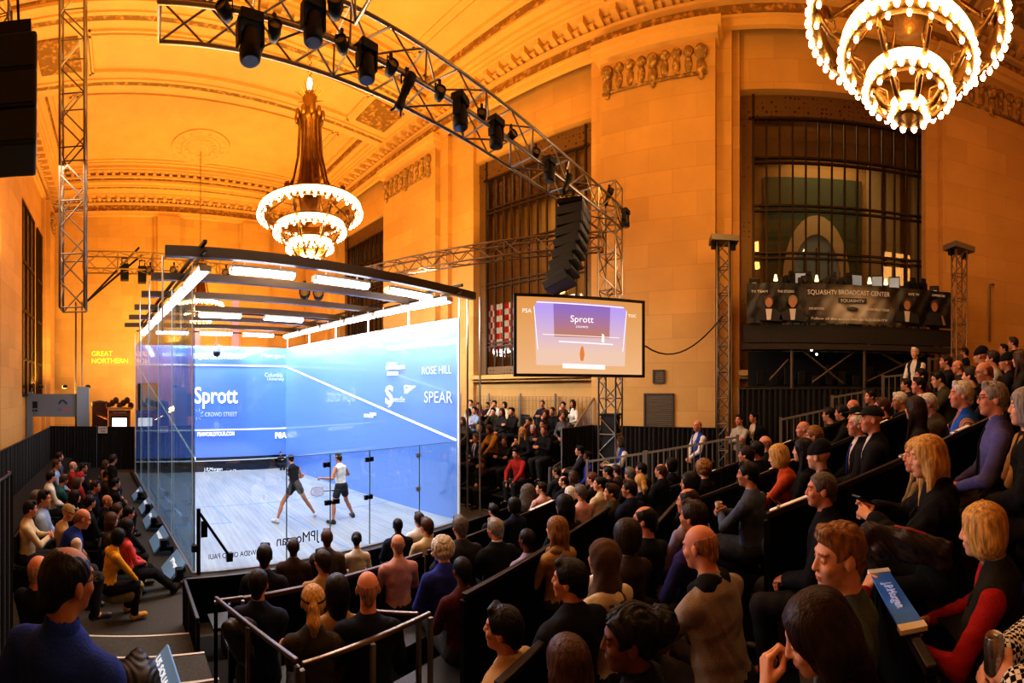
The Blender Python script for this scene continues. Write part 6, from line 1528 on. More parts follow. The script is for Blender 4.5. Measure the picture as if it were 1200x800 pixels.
# ---- right part of the grandstand (head column, height, distance)
RIGHT = [
 (876, 556, 4.2, 'E', -.3, 'm', ('short', 'k'), 'slate', 0, 'dark haired man in a slate shirt sitting upright in profile with a drink'),
 (874, 533, 5.6, 'A', -.2, 'm', ('short', 'b'), 'dark', 0, 'brown haired man beyond the slate shirt, looking along the row'),
 (886, 527, 6.2, 'A', -.1, 'm', ('short', 'k'), 'black', 0, 'black haired man between the brown haired man and the orange top'),
 (896, 520, 6.8, 'A', .2, 'r', ('fringe', 'm'), 'black', 0, 'ruddy bald man in a black suit beneath the two standing men'),
 (912, 535, 5.2, 'B', -.2, 'l', ('bob', 'y'), 'orange', 1, 'blond woman in an orange top bending over the rail'),
 (941, 528, 4.6, 'A', -.2, 'l', ('long', 'k'), 'black', 1, 'woman with long black hair in black, in profile'),
 (959, 535, 4.3, 'A', .3, 'l', ('beanie', '#111113'), 'black', 1, 'person in a dark cap and black coat with a pale half hidden face'),
 (941, 503, 6.6, 'A', -.3, 'r', ('fringe', 'r'), 'brown', 0, 'bald reddish man just below the lowest stair fence'),
 (954, 511, 5.8, 'B', 0, 'r', ('short', 'l'), 'black', 0, 'sandy haired man bowing his head over folded hands'),
 (971, 486, 7.2, 'A', .2, 'm', ('short', 'k'), 'dark', 0, 'dark haired man at the foot of the second stair fence'),
 (986, 484, 7.0, 'E', .2, 'm', ('short', 'k'), 'black', 0, 'black haired man holding a phone near the second stair fence'),
 (999, 477, 6.9, 'A', -.1, 'r', ('fringe', 'r'), 'charcoal', 0, 'ginger bald man above the man in the dark suit'),
 (1003, 488, 6.0, 'A', -.3, 'r', ('cap', '#141414'), 'black', 0, 'person in a black peaked cap beside the ginger bald man'),
 (1020, 465, 6.6, 'A', .4, 'r', ('short', 'k'), 'black', 0, 'black haired man in a black shirt facing the viewer under the stairs'),
 (1021, 492, 5.6, 'A', -.2, 'r', ('cap', '#1b1b1e'), 'black', 0, 'person in a dark peaked cap beside the man in the dark suit'),
 (1033, 477, 5.9, 'E', -.1, 'r', ('short', 'm'), 'dark', 0, 'brown haired man raising his hands before his face'),
 (1054, 470, 5.0, 'G', -.3, 'l', ('short', 'w'), 'dark', 0, 'white haired man with glasses touching his face'),
 (1072, 479, 4.7, 'A', .5, 'l', ('long', 'b'), 'charcoal', 1, 'dark haired woman between two white haired men'),
 (1087, 474, 4.3, 'B', -.1, 'r', ('short', 'w'), 'taupe', 0, 'white haired man in a taupe jacket looking down into his lap'),
 (1062, 451, 6.6, 'A', 0, 'm', ('short', 'k'), 'navy', 0, 'dark haired man left of the red scarf'),
 (1076, 452, 6.2, 'A', -.3, 'r', ('short', 'k'), 'black', 0, 'black haired man wearing a red scarf'),
 (1079, 441, 6.9, 'A', -.3, 'r', ('short', 'k'), 'maroon', 0, 'man in a maroon pullover behind the red scarf'),
 (1099, 445, 5.6, 'B', -.3, 'l', ('short', 'k'), 'olive', 0, 'dark haired man with glasses in an olive jacket leaning forward'),
 (1122, 430, 6.2, 'E', -.3, 'r', ('fringe', 'm'), 'charcoal', 0, 'bald man with glasses reading a white programme'),
 (1137, 441, 5.2, 'A', .3, 'l', ('short', 'b'), 'dark', 0, 'brown haired man above the blue padded vest'),
 (1153, 437, 4.7, 'B', -.2, 'm', ('fringe', 'k'), 'navy', 0, 'bald man with dark rimmed glasses behind the blue padded vest'),
 (1149, 418, 6.2, 'A', .3, 'm', ('beanie', '#0d0d10'), 'dark', 0, 'person in a black woolly hat high in the stand'),
 (1163, 421, 5.9, 'A', .2, 'm', ('short', 'b'), 'pale grey', 0, 'brown haired person in pale grey beside the woolly hat'),
 (1179, 425, 4.3, 'A', -.1, 'm', ('beanie', '#0c0c0e'), 'black', 0, 'big man in a dark cap and black coat behind the blue shirt'),
 (1176, 409, 6.4, 'A', -.2, 'r', ('short', 'k'), 'maroon', 0, 'dark haired man in the upper row beneath the wall'),
 (1187, 402, 6.6, 'A', .2, 'm', ('short', 'b'), 'dark', 0, 'person in the topmost visible row against the stone wall'),
 (1195, 421, 5.4, 'A', .4, 'l', ('long', 'm'), 'charcoal', 1, 'brown haired woman at the edge of the upper rows'),
 (1130, 413, 7.0, 'A', .1, 'm', ('short', 'k'), 'black', 0, 'dark haired spectator left of the woolly hat'),
 (1108, 424, 7.0, 'A', -.2, 'm', ('short', 'b'), 'dark', 0, 'brown haired spectator in front of the topmost stair fence'),
]
for px, py, r, po, yaw, skin, hr, top, fem, lb in RIGHT:
    r, fl_ = solve(px, py); ex = ['glasses'] if 'glasses' in lb else []
    if 'red scarf' in lb and 'wearing' in lb: ex.append(('scarf', '#b5231d'))
    over = ('jacket', top) if any(w in lb for w in ('jacket', 'suit', 'coat')) else None
    sit(px, py, r, po=po, yaw=yaw, skin=skin, hr=hr, top='white' if 'suit' in lb else top, over=over, fem=bool(fem), floor=fl_, face=None if 'facing the viewer' not in lb else -.6, label=lb, detail=1 if r < 5.5 else 0, extras=tuple(ex))
# ---- small stand along the court
FAR = [(551.5, 472, 4, 'k', 'pale grey', 0), (561, 475, 4, 'k', 'maroon', 1), (571, 474.5, 4, 'k', 'black', 0), (579.5, 473, 4, 'b', 'white', 0), (591, 474.5, 4, 'k', 'cream', 1), (635.5, 473, 4, 'm', 'navy', 0), (660, 475, 4, 'k', 'black', 0), (671, 473, 4, 'b', 'white', 1),
 (549, 483, 3, 'b', 'cream', 1), (556, 481, 3, 'k', 'light blue', 0), (578, 482, 3, 'k', 'olive', 0), (588, 483, 3, 'b', 'charcoal', 1), (599.5, 482, 3, 'k', 'dark', 0), (647, 482, 3, 'b', 'black', 0), (639, 485, 3, 'm', 'dark', 1),
 (542, 493, 2, 'm', 'taupe', 1), (620, 494, 2, 'b', 'maroon', 0), (660, 486, 2, 'm', 'grey', 1), (636, 497, 2, 'b', 'black', 0),
 (561, 502, 2, 'y', 'black', 1), (573, 503, 1, 'm', 'mustard', 1), (612, 506, 1, 'y', 'dark', 1), (624.5, 503, 2, 'w', 'green', 0), (637, 504, 1, 'r', 'black', 0),
 (557, 513, 1, 's', 'navy', 0), (591, 517, 1, 'b', 'dark', 0), (606, 516, 1, 'k', 'charcoal', 0), (604, 531, 0, 'k', 'red', 0), (564.6, 542, 0, 'r', 'red', 0)]
FARLB = {(557, 513): 'man in a navy suit with white shirt and tie, holding papers in the side stand', (564.6, 542): 'man in a bright red jumper on the lowest row of the side stand', (604, 531): 'man in a red plaid shirt leaning on his knees in the side stand', (573, 503): 'woman in a mustard jacket sitting sideways in the side stand', (624.5, 503): 'white haired man in a green jacket near the picket barrier', (561, 502): 'blond woman in a black coat above the man with papers', (620, 494): 'person in maroon resting chin on hand in the side stand', (556, 481): 'man in a light blue shirt in the side stand', (578, 482): 'man in an olive jacket in the upper half of the side stand'}
cnt = {}
for k, (px, py, i, hc, top, fem) in enumerate(sorted(FAR, key=lambda q: (-q[2], q[0]))):
    n = cnt[i] = cnt.get(i, 0) + 1
    rowname = ['lowest', 'second', 'third', 'fourth', 'top'][i]
    lb = FARLB.get((px, py), f"{HN[hc].replace('dark brown', 'brown')} haired {'woman' if fem else 'man'} in {top}, {['first','second','third','fourth','fifth','sixth','seventh','eighth','ninth'][n-1]} from the court, {rowname} side stand row")
    over = ('jacket', top) if any(w in lb for w in ('suit', 'jacket', 'coat')) else None
    x = FX[i] + (-.02 if i < 4 else -.12)
    sit(px, py, ('x', x), face=-PI / 2 + .5 * ((k * 7) % 5 - 2) * .18 + .1, po='ABCDAEG'[k % 7] if 'leaning' not in lb else 'B', yaw=.25 * ((k * 3) % 3 - 1), skin='lmmrlm'[k % 6], hr=((('bob', 'long')[k % 2] if fem else ('short', 'short', 'crew')[k % 3]) if hc != 'w' else 'short', hc), top='white' if 'suit' in lb else ('red' if 'jumper' in lb else top), over=('jacket', 'black') if 'jumper' in lb else over, fem=bool(fem), floor=FZ[i], label=lb, extras=(('tie', '#26356b'),) if 'tie' in lb else ())
# ---- stand left of the court (looking towards the glass)
LEFT = [(60, 558, -2.25, 'A', 'short', 'b', 'white', 0, 'man in a bright white shirt sitting upright against the drape'), (70, 535, -2.2, 'A', 'short', 'b', 'slate', 0, 'farthest man in slate beneath the drape, at the end of the back row'), (67, 544, -2.22, 'A', 'short', 'm', 'light blue', 0, 'man in light blue behind the white shirt'), (75, 562, -1.6, 'B', 'short', 'm', 'teal', 0, 'man in a teal shirt leaning forward beside the white shirt'),
 (86, 546, -1.5, 'A', 'fringe', 's', 'red', 0, 'balding man in red in the second row of the left stand'), (98, 548, -1.1, 'C', 'short', 'b', 'dark', 0, 'dark haired man farthest along the middle row of the left stand'), (94, 560, -1.2, 'A', 'cap', '#a3201c', 'red', 0, 'person in a red cap and red top in the left stand'), (90, 566, -1.3, 'A', 'bob', 'm', 'black', 1, 'brown haired woman with a white sheet on her lap'),
 (124, 544, -.3, 'A', 'long', 'm', 'tan', 1, 'long haired woman in tan at the far end of the front row'), (133, 538, -.05, 'T', 'short', 'b', 'black', 0, 'person in black standing at the far drape'), (136, 566, -.1, 'C', 'short', 'k', 'black', 0, 'person in black with folded arms in the front row of the left stand'), (126, 556, -.35, 'A', 'short', 'k', 'brown', 0, 'dark haired man in brown behind the folded arms'),
 (43, 583, -2.28, 'G', 'short', 's', 'grey', 0, 'greying man with glasses in a grey jacket against the drape'), (36, 596, -2.3, 'E', 'short', 'k', 'cream', 0, 'dark haired man in cream nearest in the back row of the left stand'), (52, 584, -2.0, 'A', 'short', 'k', 'light blue', 0, 'man in a light blue shirt beside the grey jacket'),
 (80, 602, -1.45, 'B', 'beanie', '#9a7a4c', 'tan', 1, 'hooded person in a tan coat seen from behind'), (88, 582, -1.5, 'A', 'long', 'k', 'black', 1, 'black haired woman in black with a white scarf'), (126, 587, -.55, 'A', 'fringe', 'r', 'black', 0, 'red faced bald man in a black coat'), (138, 597, -.3, 'A', 'short', 'm', 'charcoal', 0, 'brown haired man in charcoal just behind the front row'), (151, 601, -.08, 'B', 'short', 'k', 'black', 0, 'dark haired man bending towards the glass with a white sheet'),
 (112, 570, -.7, 'A', 'short', 'b', 'navy', 0, 'man in navy in the middle of the left stand'), (106, 588, -.95, 'A', 'short', 'k', 'black', 0, 'black haired man in the middle row of the left stand'), (131, 609, -.45, 'A', 'long', 'm', 'taupe', 1, 'brown haired woman in taupe behind the yellow top')]
for k, (px, py, x, po, hs, hc, top, fem, lb) in enumerate(LEFT):
    fl_ = .2
    for _ in range(4):
        r = (CZ - fl_ - (1.255 if po != 'T' else 1.66)) * F / (py - HY); x = r * math.sin(phi(px)); fl_ = .02 if x > -.5 else .2 if x > -1.3 else .4 if x > -2.0 else .6
    h = at(px, py, r)
    if po != 'T':
        c = copy_tree(seat0); c.location = (h.x, h.y, fl_); c.rotation_euler = (0, 0, PI); tag(c, 'black chair under a spectator in the stand left of the court', 'chair', 'black chairs of the left stand')
    over = ('jacket', top) if any(w in lb for w in ('jacket', 'coat')) else None
    sit(px, py, r, face=PI / 2 - .25 + .15 * (k % 3 - 1), po=po, yaw=.25 * (k % 3 - 1), skin='lrmmlm'[k % 6], hr=(hs, hc), top=top, over=over, fem=bool(fem), floor=fl_, label=lb, detail=0, extras=('glasses',) if 'glasses' in lb else (('scarf', '#d8d4cc'),) if 'white scarf' in lb else ())
# ---- stewards and others standing
STAND = [(725.5, 517, ('x', 8.85), 'V', 'l', ('bob', 's'), 'white', ('vest', 'blue'), 'grey haired steward in a blue vest and white sleeves beside the picket fence', -.9), (817, 499, ('x', 9.2), 'S', 'r', ('fringe', 'b'), 'white', ('vest', 'blue'), 'bearded steward in a blue vest with hands clasped before the black drape', -.75),
 (866, 492, ('x', 9.7), 'U', 'r', ('short', 'b'), 'pale grey', None, 'smiling man in a pale striped shirt hugging a dark folder', -1.0), (883, 489, ('x', 9.9), 'T', 'r', ('short', 'k'), 'white', ('jacket', 'black'), 'laughing man in a black suit with a lanyard under the scaffold', -1.1), (679, 528, ('x', 9.3), 'V', 'r', ('short', 'k'), 'white', ('jacket', 'charcoal'), 'man in a charcoal suit standing before the black drape by the picket fence', -.3), (688.5, 535, ('x', 9.2), 'S', 'd', ('short', 'k'), '#2c2f8a', None, 'dark skinned person in violet blue beside the charcoal suit', -.5),
 (1072, 414, ('x', 8.7), 'S', 'l', ('short', 'w'), 'white', ('vest', 'navy'), 'white haired steward in a navy vest high on the stairs below the scaffold', -.7)]
for px, py, r, po, skin, hr, top, over, lb, face in STAND:
    h = at_x(px, py, r[1]); s = 1.02
    sit(px, py, r, face=face, po=po, skin=skin, hr=hr, top=top, over=over, s=s, label=lb, detail=1, yaw=-.2 if 'laugh' not in lb else .5, extras=(('lanyard', '#20263a'),) if ('lanyard' in lb or 'bearded' in lb) else (('tie', '#222a4a'),) if 'charcoal' in lb else ())
# ---- people near the viewer
def near(px, py, r, lb, **k): return sit(px, py, r, label=lb, detail=2, **k)
near(431, 690, ('y', 2.5), 'bald man in a navy shirt seen from behind, next to the ponytail woman', po='A', skin='r', hr=('fringe', 's'), top='#141a2c', face=.5, floor=.72, girth=1.05)
near(367, 706, ('y', 2.62), 'blond woman with a ponytail and hair band in a taupe pullover, seen from behind', po='C', fem=True, skin='l', hr=('pony', 'y'), top='#3c352b', face=.42, floor=.70, extras=(('headband', '#161616'),))
near(589, 737, 2.35, 'dark haired man in a cream jacket in profile below the black backed rail', po='A', yaw=-.25, skin='m', hr=('short', 'k'), top='cream', over=('jacket', 'tan'), bottom='tan', face=-.1, s=1.0)
near(664, 778, 1.95, 'woman with straight brown hair seen from behind at the bottom edge', po='A', fem=True, skin='m', hr=('long', 'm'), top='black', face=.3, s=1.0)
near(737, 748, 1.62, 'woman with a curly black hair puff, face turned in profile, black jacket', po='A', fem=True, yaw=-.35, pit=.1, skin='d', hr=('puff', 'k'), top='black', over=('jacket', 'black'), face=-.1, s=1.0, extras=(('collar', '#1c1c1e'),))
near(820, 641, 2.42, 'bald man in a crumpled grey shirt with a black scarf, nearest of the bald men', po='B', yaw=-.25, skin='r', hr=('fringe', 's'), top='#8d7f72', bottom='#2c2620', face=.55, s=1.02, girth=1.12, extras=(('scarf', '#121212'),))
near(983, 652, 1.62, 'man with spiky brown hair in a grey green sweater over a red shirt, in profile', po=dict(arms=('lap', 'back')), yaw=-.45, pit=.05, skin='l', hr=('spiky', 'l'), top='#4b5852', bottom='#47607f', face=.12, s=1.0, top_mat=None, bottom_mat=M_DENIM, kw=dict(legs=(((-.13, .34, .74), (-.10, .40, .32), (-.11, .56, .28)), None)), extras=(('cuff', '#9b2420', 1),))
near(957, 742, 1.33, 'dark long haired woman resting her face on her hand in the bottom row', po=dict(arms=('chin', 'lap'), lean=.2), yaw=-.1, pit=.15, fem=True, skin='l', hr=('long', 'b'), top='#3b2f2b', face=-.05, s=1.0)
near(1086, 536, 2.55, 'woman with very long blond hair in a black coat pointing with both hands', po=dict(arms=('point', 'point'), lean=.08), yaw=-.2, fem=True, skin='l', hr=('long', 'y'), top='black', over=('coat', '#0e0e10'), bottom='#14161a', face=.28, s=1.03)
near(1076, 534, 2.95, 'person with blond hair and scarf sitting just beyond the pointing woman', po='A', yaw=-.2, fem=True, skin='r', hr=('long', 'y'), top='dark', face=.25, s=1.0, extras=(('scarf', '#8a744c'),))
near(1151, 622, 2.0, 'blond bobbed woman in a dark vest with red sleeves', po=dict(arms=('hold', 'hold'), lean=.1), yaw=-.1, fem=True, skin='l', hr=('bob', 'y'), top='#a3201e', over=('vest', '#26261f'), face=.62, s=1.0, extras=(('collar', '#8c7a58'),))
near(1268, 628, 1.42, 'person in a black and white houndstooth coat holding a drink can at the edge', po=dict(arms=(((.10, .34, .40), (1, -.4, -.6), (.9, .2, .3), .8), ((.08, .36, .36), (1, -.4, -.6), (.9, .2, .3), .7)), lean=.15), fem=True, skin='l', hr=('bob', 'b'), top='white', over=('coat', '#888888'), over_mat=M_HOUND, face=.35, s=1.0, top_mat=M_HOUND)
near(1163, 468, 3.05, 'grey haired man with glasses in a blue shirt and dark tie', po='A', yaw=-.1, skin='r', hr=('short', 'g'), top='#57578f', face=.38, s=1.02, bottom='#3a2f24', extras=('glasses', ('tie', '#15151c'), ('collar', '#57578f')))
near(1126, 463, 3.85, 'white haired man in a blue padded vest and striped shirt', po='A', yaw=-.15, skin='r', hr=('short', 'w'), top='tan', top_mat=M_LIGHTSTRIPE, over=('vest', '#2356b8'), face=.36, s=1.02, girth=1.08)
near(1201, 478, 2.75, 'grey haired person in a black coat with a tan scarf at the right edge', po='A', yaw=0, skin='l', hr=('bob', 'g'), top='dark', over=('coat', '#101012'), face=.4, s=1.0, extras=(('scarf', '#a07c48'),))
near(1004, 498, 4.5, 'white haired man in a dark suit, blue tie and white collar in profile', po='A', yaw=-.05, skin='r', hr=('receding', 'w'), top='white', over=('jacket', '#15151c'), face=-.05, s=1.0, extras=(('tie', '#2a3aa0'), ('collar', '#d8d4d0')))
near(962, 574, 2.95, 'man with short grey hair in a black jacket, profile, behind the slanted white cards', po='A', yaw=-.15, skin='r', hr=('crew', 's'), top='#23252c', over=('jacket', '#121216'), face=.1, s=1.0)
near(1240, 585, 2.3, 'person in bright blue trousers mostly outside the right edge', po='A', fem=True, skin='l', hr=('bob', 'm'), top='#2c2f9a', bottom='#2c2f8f', face=.3, s=1.0)
near(80, 681, 1.52, 'balding man with glasses in a navy jacket standing close by the aisle, seen from behind', po='T', yaw=.38, pit=.08, skin='t', hr=('thin', 'k'), top='#1c3690', over=None, face=.45, s=1.0, girth=1.0, extras=('glasses', ('collar', '#1c3690')))
near(46, 668, 3.5, 'bald man in a dark jacket sitting behind the navy jacket man', po='A', skin='r', hr=('fringe', 'g'), top='black', face=.6, s=1.0)
near(97, 608, 5.2, 'bald steward in a blue vest with pale sleeves crouching in the left stand', po=dict(arms=('reach', 'lap'), lean=.35), yaw=.2, skin='r', hr=('fringe', 's'), top='#d8c8b8', over=('vest', '#1f3c9c'), face=1.2, s=1.0)
near(139, 629, 6.3, 'black haired person in a yellow top at the end of the front row', po='B', fem=True, skin='t', hr=('bob', 'k'), top='yellow', bottom='#101014', face=1.15, s=.98, shoes='#d79a1e')
near(150, 617, 6.9, 'person in a coral pink top with legs stretched towards the glass', po='A', fem=True, skin='t', hr=('long', 'k'), top='coral', bottom='#101014', face=1.25, s=.98, kw=dict(legs=(((-.12, .46, .46), (-.14, .86, .12), (-.15, 1.0, .2)), ((.12, .46, .46), (.12, .84, .12), (.13, .98, .2)))))
# ---- the two players on the court
def stand_at(px, py_feet, lb, face, pk, z=.035, **k):
    p = at_z(px, py_feet, z); return person(p, face, lb, pk, **k)
p1 = stand_at(346, 609, 'player in a black vest and shorts lunging sideways on the court, seen from behind', -.05, dict(stand=True, fem=True, lean=.34, arms=(((-.28, .22, .28), (1, -.2, -.6), (1, 0, 0), .7), ((.12, .3, .22), (1, -.3, -.8), (1, 0, .3), .8)), legs=(((-.36, .05, .50), (-.56, -.04, .09), (-.62, .1, .04)), ((.34, .05, .50), (.62, .02, .09), (.70, .14, .04)))), scale=.98, skin='m', hr=('bun', 'b'), top=('#1d1f24', 'none'), bottom=('#1d1f24', .16), shoes='#d8d8dc', detail=1)
p2 = stand_at(400, 610, 'player in a white vest and dark shorts reaching out with a racket, seen from behind', -.25, dict(stand=True, fem=False, lean=.12, arms=(((.48, .18, .26), (.3, -.4, -.8), (.2, .2, 1), .9), ((.22, .28, .22), (1, -.3, -.7), (1, 0, .3), .6)), legs=(((-.24, .04, .50), (-.34, -.05, .09), (-.38, .1, .04)), ((.24, .06, .50), (.44, .0, .09), (.50, .14, .04)))), scale=1.0, skin='m', hr=('short', 'b'), top=('#f2f4f6', 'none'), bottom=('#34363e', .26), shoes='#2a2c30', detail=1, extras=(('headband', '#f4f4f4'),))
e = empty('squash_racket', at(385, 576, 9.35), label='white and red squash racket held out by the player in white', cat='racket')
R_ = Matrix.Rotation(-.28, 3, 'Z')
b = MB(); b.tube([R_ @ Vector((-.26 + .15 * math.cos(a * PI / 10), 0, .02 + .105 * math.sin(a * PI / 10))) for a in range(20)], .011, 6, closed=True); b.build('frame', mat('racket_white', '#f4f0ee', .4), e)
b = MB()
for k in range(-6, 7): b.bar(R_ @ Vector((-.26 + k * .022, 0, -.08)), R_ @ Vector((-.26 + k * .022, 0, .12)), .003)
for k in range(-4, 5): b.bar(R_ @ Vector((-.4, 0, .02 + k * .022)), R_ @ Vector((-.12, 0, .02 + k * .022)), .003)
b.build('strings', mat('racket_strings', '#e09a90', .6), e)
MB().tube([R_ @ Vector((-.11, 0, .02)), R_ @ Vector((.08, 0, .02))], .009, 6).tube([R_ @ Vector((.08, 0, .02)), R_ @ Vector((.28, 0, .02))], .015, 8).build('handle', M_BLACKMETAL, e)
# photographers seated beyond the front wall
for px, py, lb in ((216, 538, 'photographer in black crouching beyond the front wall, left of the sponsor board'), (329, 531, 'photographer in black and white seen through the window under the front wall'), (268, 536, 'crouching person seen through the low front window')):
    sit(px, py, 18.4 if px > 220 else 17.9, po='E', face=PI, hr=('short', 'k'), top='black' if px != 268 else 'pale grey', label=lb, s=.62 if px > 220 else .8, detail=0, skin='m')
# ------------------------------------------------------------------ things people carry or leave around
# drink can in the near right corner
p = at(1141, 722, 1.42); e = empty('drink_can', p, label='shiny drink can held at the right edge of the view', cat='can')
MB().lathe([(0, -.061), (.024, -.061), (.029, -.055), (.033, -.045), (.033, .045), (.027, .058), (.027, .061), (.024, .058), (0, .057)], n=20).build('can_body', mat('can_print', '#9d8f86', .25, .9, noise=.3, nscale=40), e, smooth=True)
MB().ball((0, -.008, .06), (.012, .008, .002), 10, 4).build('pull_tab', M_ALU, e)
# phone held by the pointing woman
p = at(1014, 556, 2.5); e = empty('phone', p, .6, 'mobile phone held by the pointing blond woman', 'phone')
MB().box((0, 0, 0), (.075, .15, .009), M=Matrix.Rotation(.5, 3, 'X')).build('phone_case', M_BLACKMETAL, e, bevel=.003); MB().box((0, -.002, .006), (.066, .135, .002), M=Matrix.Rotation(.5, 3, 'X')).build('screen', mat('phone_screen', '#31343a', .1), e)
# quilted jacket lying over the rail
def quilt():
    t = NT('quilted_cloth'); b = t.n('BsdfPrincipled'); b.inputs['Base Color'].default_value = rgba('#2c2119'); b.inputs['Roughness'].default_value = .55; tc = t.n('TexCoord'); w = t.n('TexWave', wave_type='BANDS', bands_direction='DIAGONAL', Scale=13); t.l(tc.outputs['Object'], w.inputs['Vector']); bp = t.n('Bump', Strength=.6, Distance=.015); t.l(w.outputs['Fac'], bp.inputs['Height']); t.l(bp.outputs[0], b.inputs['Normal']); t.l(b.outputs[0], t.out.inputs[0]); return t.m
M_QUILT = quilt()
def heap(name, c, parts, m_, label, cat, res=.014, wr=.004, pname='cloth'):
    s = Shape()
    for q in parts: s.cone(*q)
    e = empty(name, c, -math.atan2(c.x, c.y), label=label, cat=cat); me = to_mesh(pname, *s.mesh(res, 0, wr)); me.materials.append(m_); o = bpy.data.objects.new(pname, me); COL.objects.link(o); o.parent = e; return e
c = at(1062, 630, 2.15)
e = heap('quilted_jacket', c, [((-.2, 0, .03), (-.02, .03, .0), .05, .045, .03), ((0, -.02, .01), (.2, -.03, -.05), .05, .045, .03), ((-.14, .0, -.05), (.02, .03, -.08), .055, .04, .03), ((.02, 0, -.07), (.2, 0, -.13), .05, .045, .03), ((-.2, 0, 0), (-.24, .05, -.12), .04, .035, .03)], M_QUILT, 'brown quilted jacket bundled over the rail behind the spiky haired man', 'jacket')
MB().tube([(-.06, .0, .06), (.02, -.03, .055), (.1, -.04, .03)], .008, 6).build('zip_edge', mat('red_lining', '#8a2a22', .6), e)
c = at(668, 741, 2.9)
heap('white_coat', at(703, 678, 3.25), [((-.06, 0, -.04), (.16, 0, .12), .05, .04, .04), ((-.1, 0, -.08), (.0, 0, .0), .07, .05, .04)], mat('cream_fabric', '#d9cdb4', .8), 'cream coat draped over the rail beside the headscarf woman', 'coat')
heap('black_bag', at(280, 737, 3.3), [((-.06, 0, 0), (.07, 0, .01), .08, .075, .04), ((0, 0, -.1), (.05, 0, -.2), .09, .08, .04)], M_BENCH, 'black bags and coat heaped inside the steel handrail', 'bag')
heap('round_bag', at(619, 581, 8.6), [((0, 0, -.15), (0, 0, .1), .2, .16, .05)], mat('brown_bag', '#4a4034', .8), 'round brown bag hanging on the post beside the pale pink shirt', 'bag')
heap('tan_bag', at(142, 690, 6.3), [((-.12, 0, -.08), (.12, 0, -.06), .13, .12, .05), ((.2, .05, -.05), (.28, 0, .05), .1, .07, .04)], mat('canvas_bag', '#8a7a4e', .8), 'canvas bag with black straps at the feet of the yellow top person', 'bag')
e = empty('water_bottle', at_z(164, 702, .02), label='clear water bottle standing on the grey carpet', cat='bottle')
MB().lathe([(0, 0), (.034, 0), (.035, .15), (.03, .18), (.014, .21), (.014, .23), (0, .23)], n=14).build('bottle_body', mat('bottle_plastic', '#b9c4c8', .1), e, smooth=True); MB().lathe([(0, .225), (.016, .225), (.016, .245), (0, .245)], n=12).build('cap', M_LETTER_DIM, e)
heap('dark_bundle', at(150, 795, 4.0), [((-.3, 0, -.1), (.1, 0, -.05), .2, .22, .06), ((.0, 0, 0), (.1, .1, .12), .12, .1, .05)], M_BENCH, 'dark coats bundled at the foot of the steps', 'coat')
e = empty('white_table', at(790, 566, 9.3), label='table under a white cloth behind the crowd by the picket fence', cat='table'); e.location.z = .75
MB().box((0, 0, .30), (.5, 1.3, .45)).build('tablecloth', M_PAPER, e)
for x in (-.3, .3):
    for y in (-.55, .55): MB().box((x * .6, y, .0), (.04, .04, .2)).build('leg', M_ALU, e)
# programmes and cups in laps
for i, (px, py, r, lb) in enumerate(((940, 551, 4.4, 'white programme held up in front of the black haired woman'), (549, 533, 13.0, 'white papers in the lap of the man in the navy suit'), (95, 582, 9.6, 'white sheet on the lap of a woman in the left stand'), (148, 622, 7.0, 'white sheet in the hands of the man bending to the glass'), (1040, 500, 5.1, 'white folded paper in the row above the dark suit'), (98, 565, 11, 'white leaflet in the second row of the left stand'))):
    e = empty('programme', at(px, py, r), .4 * i, lb, 'paper'); M = Matrix.Rotation(.7, 3, 'X') @ Matrix.Rotation(.3, 3, 'Y')
    MB().box((-.055, 0, 0), (.11, .18, .004), M=M).build('page', M_PAPER, e); MB().box((.056, 0, .006), (.11, .18, .004), M=M).build('page', M_PAPER, e)
def find(txt): return next(o for o in bpy.data.objects if o.get('label', '').startswith(txt))
def grip(txt, i, fwd=.09, up=.0):
    o = find(txt); key = HELD[o.name]; P = CACHE[('P', key)]; sh, el, wr = P['arm'][i][:3]; d = (wr - el) / np.linalg.norm(wr - el)
    M = Matrix.LocRotScale(o.location, o.rotation_euler, o.scale); return M @ Vector(wr + d * fwd) + Vector((0, 0, up))
for lb, who, i in (('plastic cup with a red drink held by the man in the slate shirt', 'dark haired man in a slate shirt', 1), ('small amber drink held by the curly white haired man', 'man with curly white hair', 0)):
    e = empty('cup', grip(who, i, .08, .04), label=lb, cat='cup'); MB().lathe([(0, -.05), (.03, -.05), (.04, .05), (.037, .05), (.028, -.045), (0, -.045)], n=14).build('cup_wall', mat('cup_plastic', '#b89a7c', .15), e, smooth=True); MB().lathe([(0, -.044), (.028, -.044), (.034, .02), (0, .02)], n=14).build('drink', mat('red_drink', '#6d1a14', .2), e)
find('shiny drink can').location = grip('person in a black and white houndstooth', 0, .085, .03)
find('mobile phone held').location = grip('woman with very long blond hair', 1, .1, .03)
find('white programme held').location = grip("woman with long black hair in black, in profile", 0, .1, .1)
# ------------------------------------------------------------------ lights, world, camera
def area(loc, target, sx, sy, power, color, name='unseen_wash', spread=PI):
    L = bpy.data.lights.new(name, 'AREA'); L.shape = 'RECTANGLE'; L.size = sx; L.size_y = sy; L.energy = power; L.color = color; L.spread = spread
    o = bpy.data.objects.new(name, L); COL.objects.link(o); o.location = loc; d = Vector(target) - Vector(loc); o.rotation_euler = d.to_track_quat('-Z', 'Y').to_euler(); return o
AMB = (1, .54, .115)
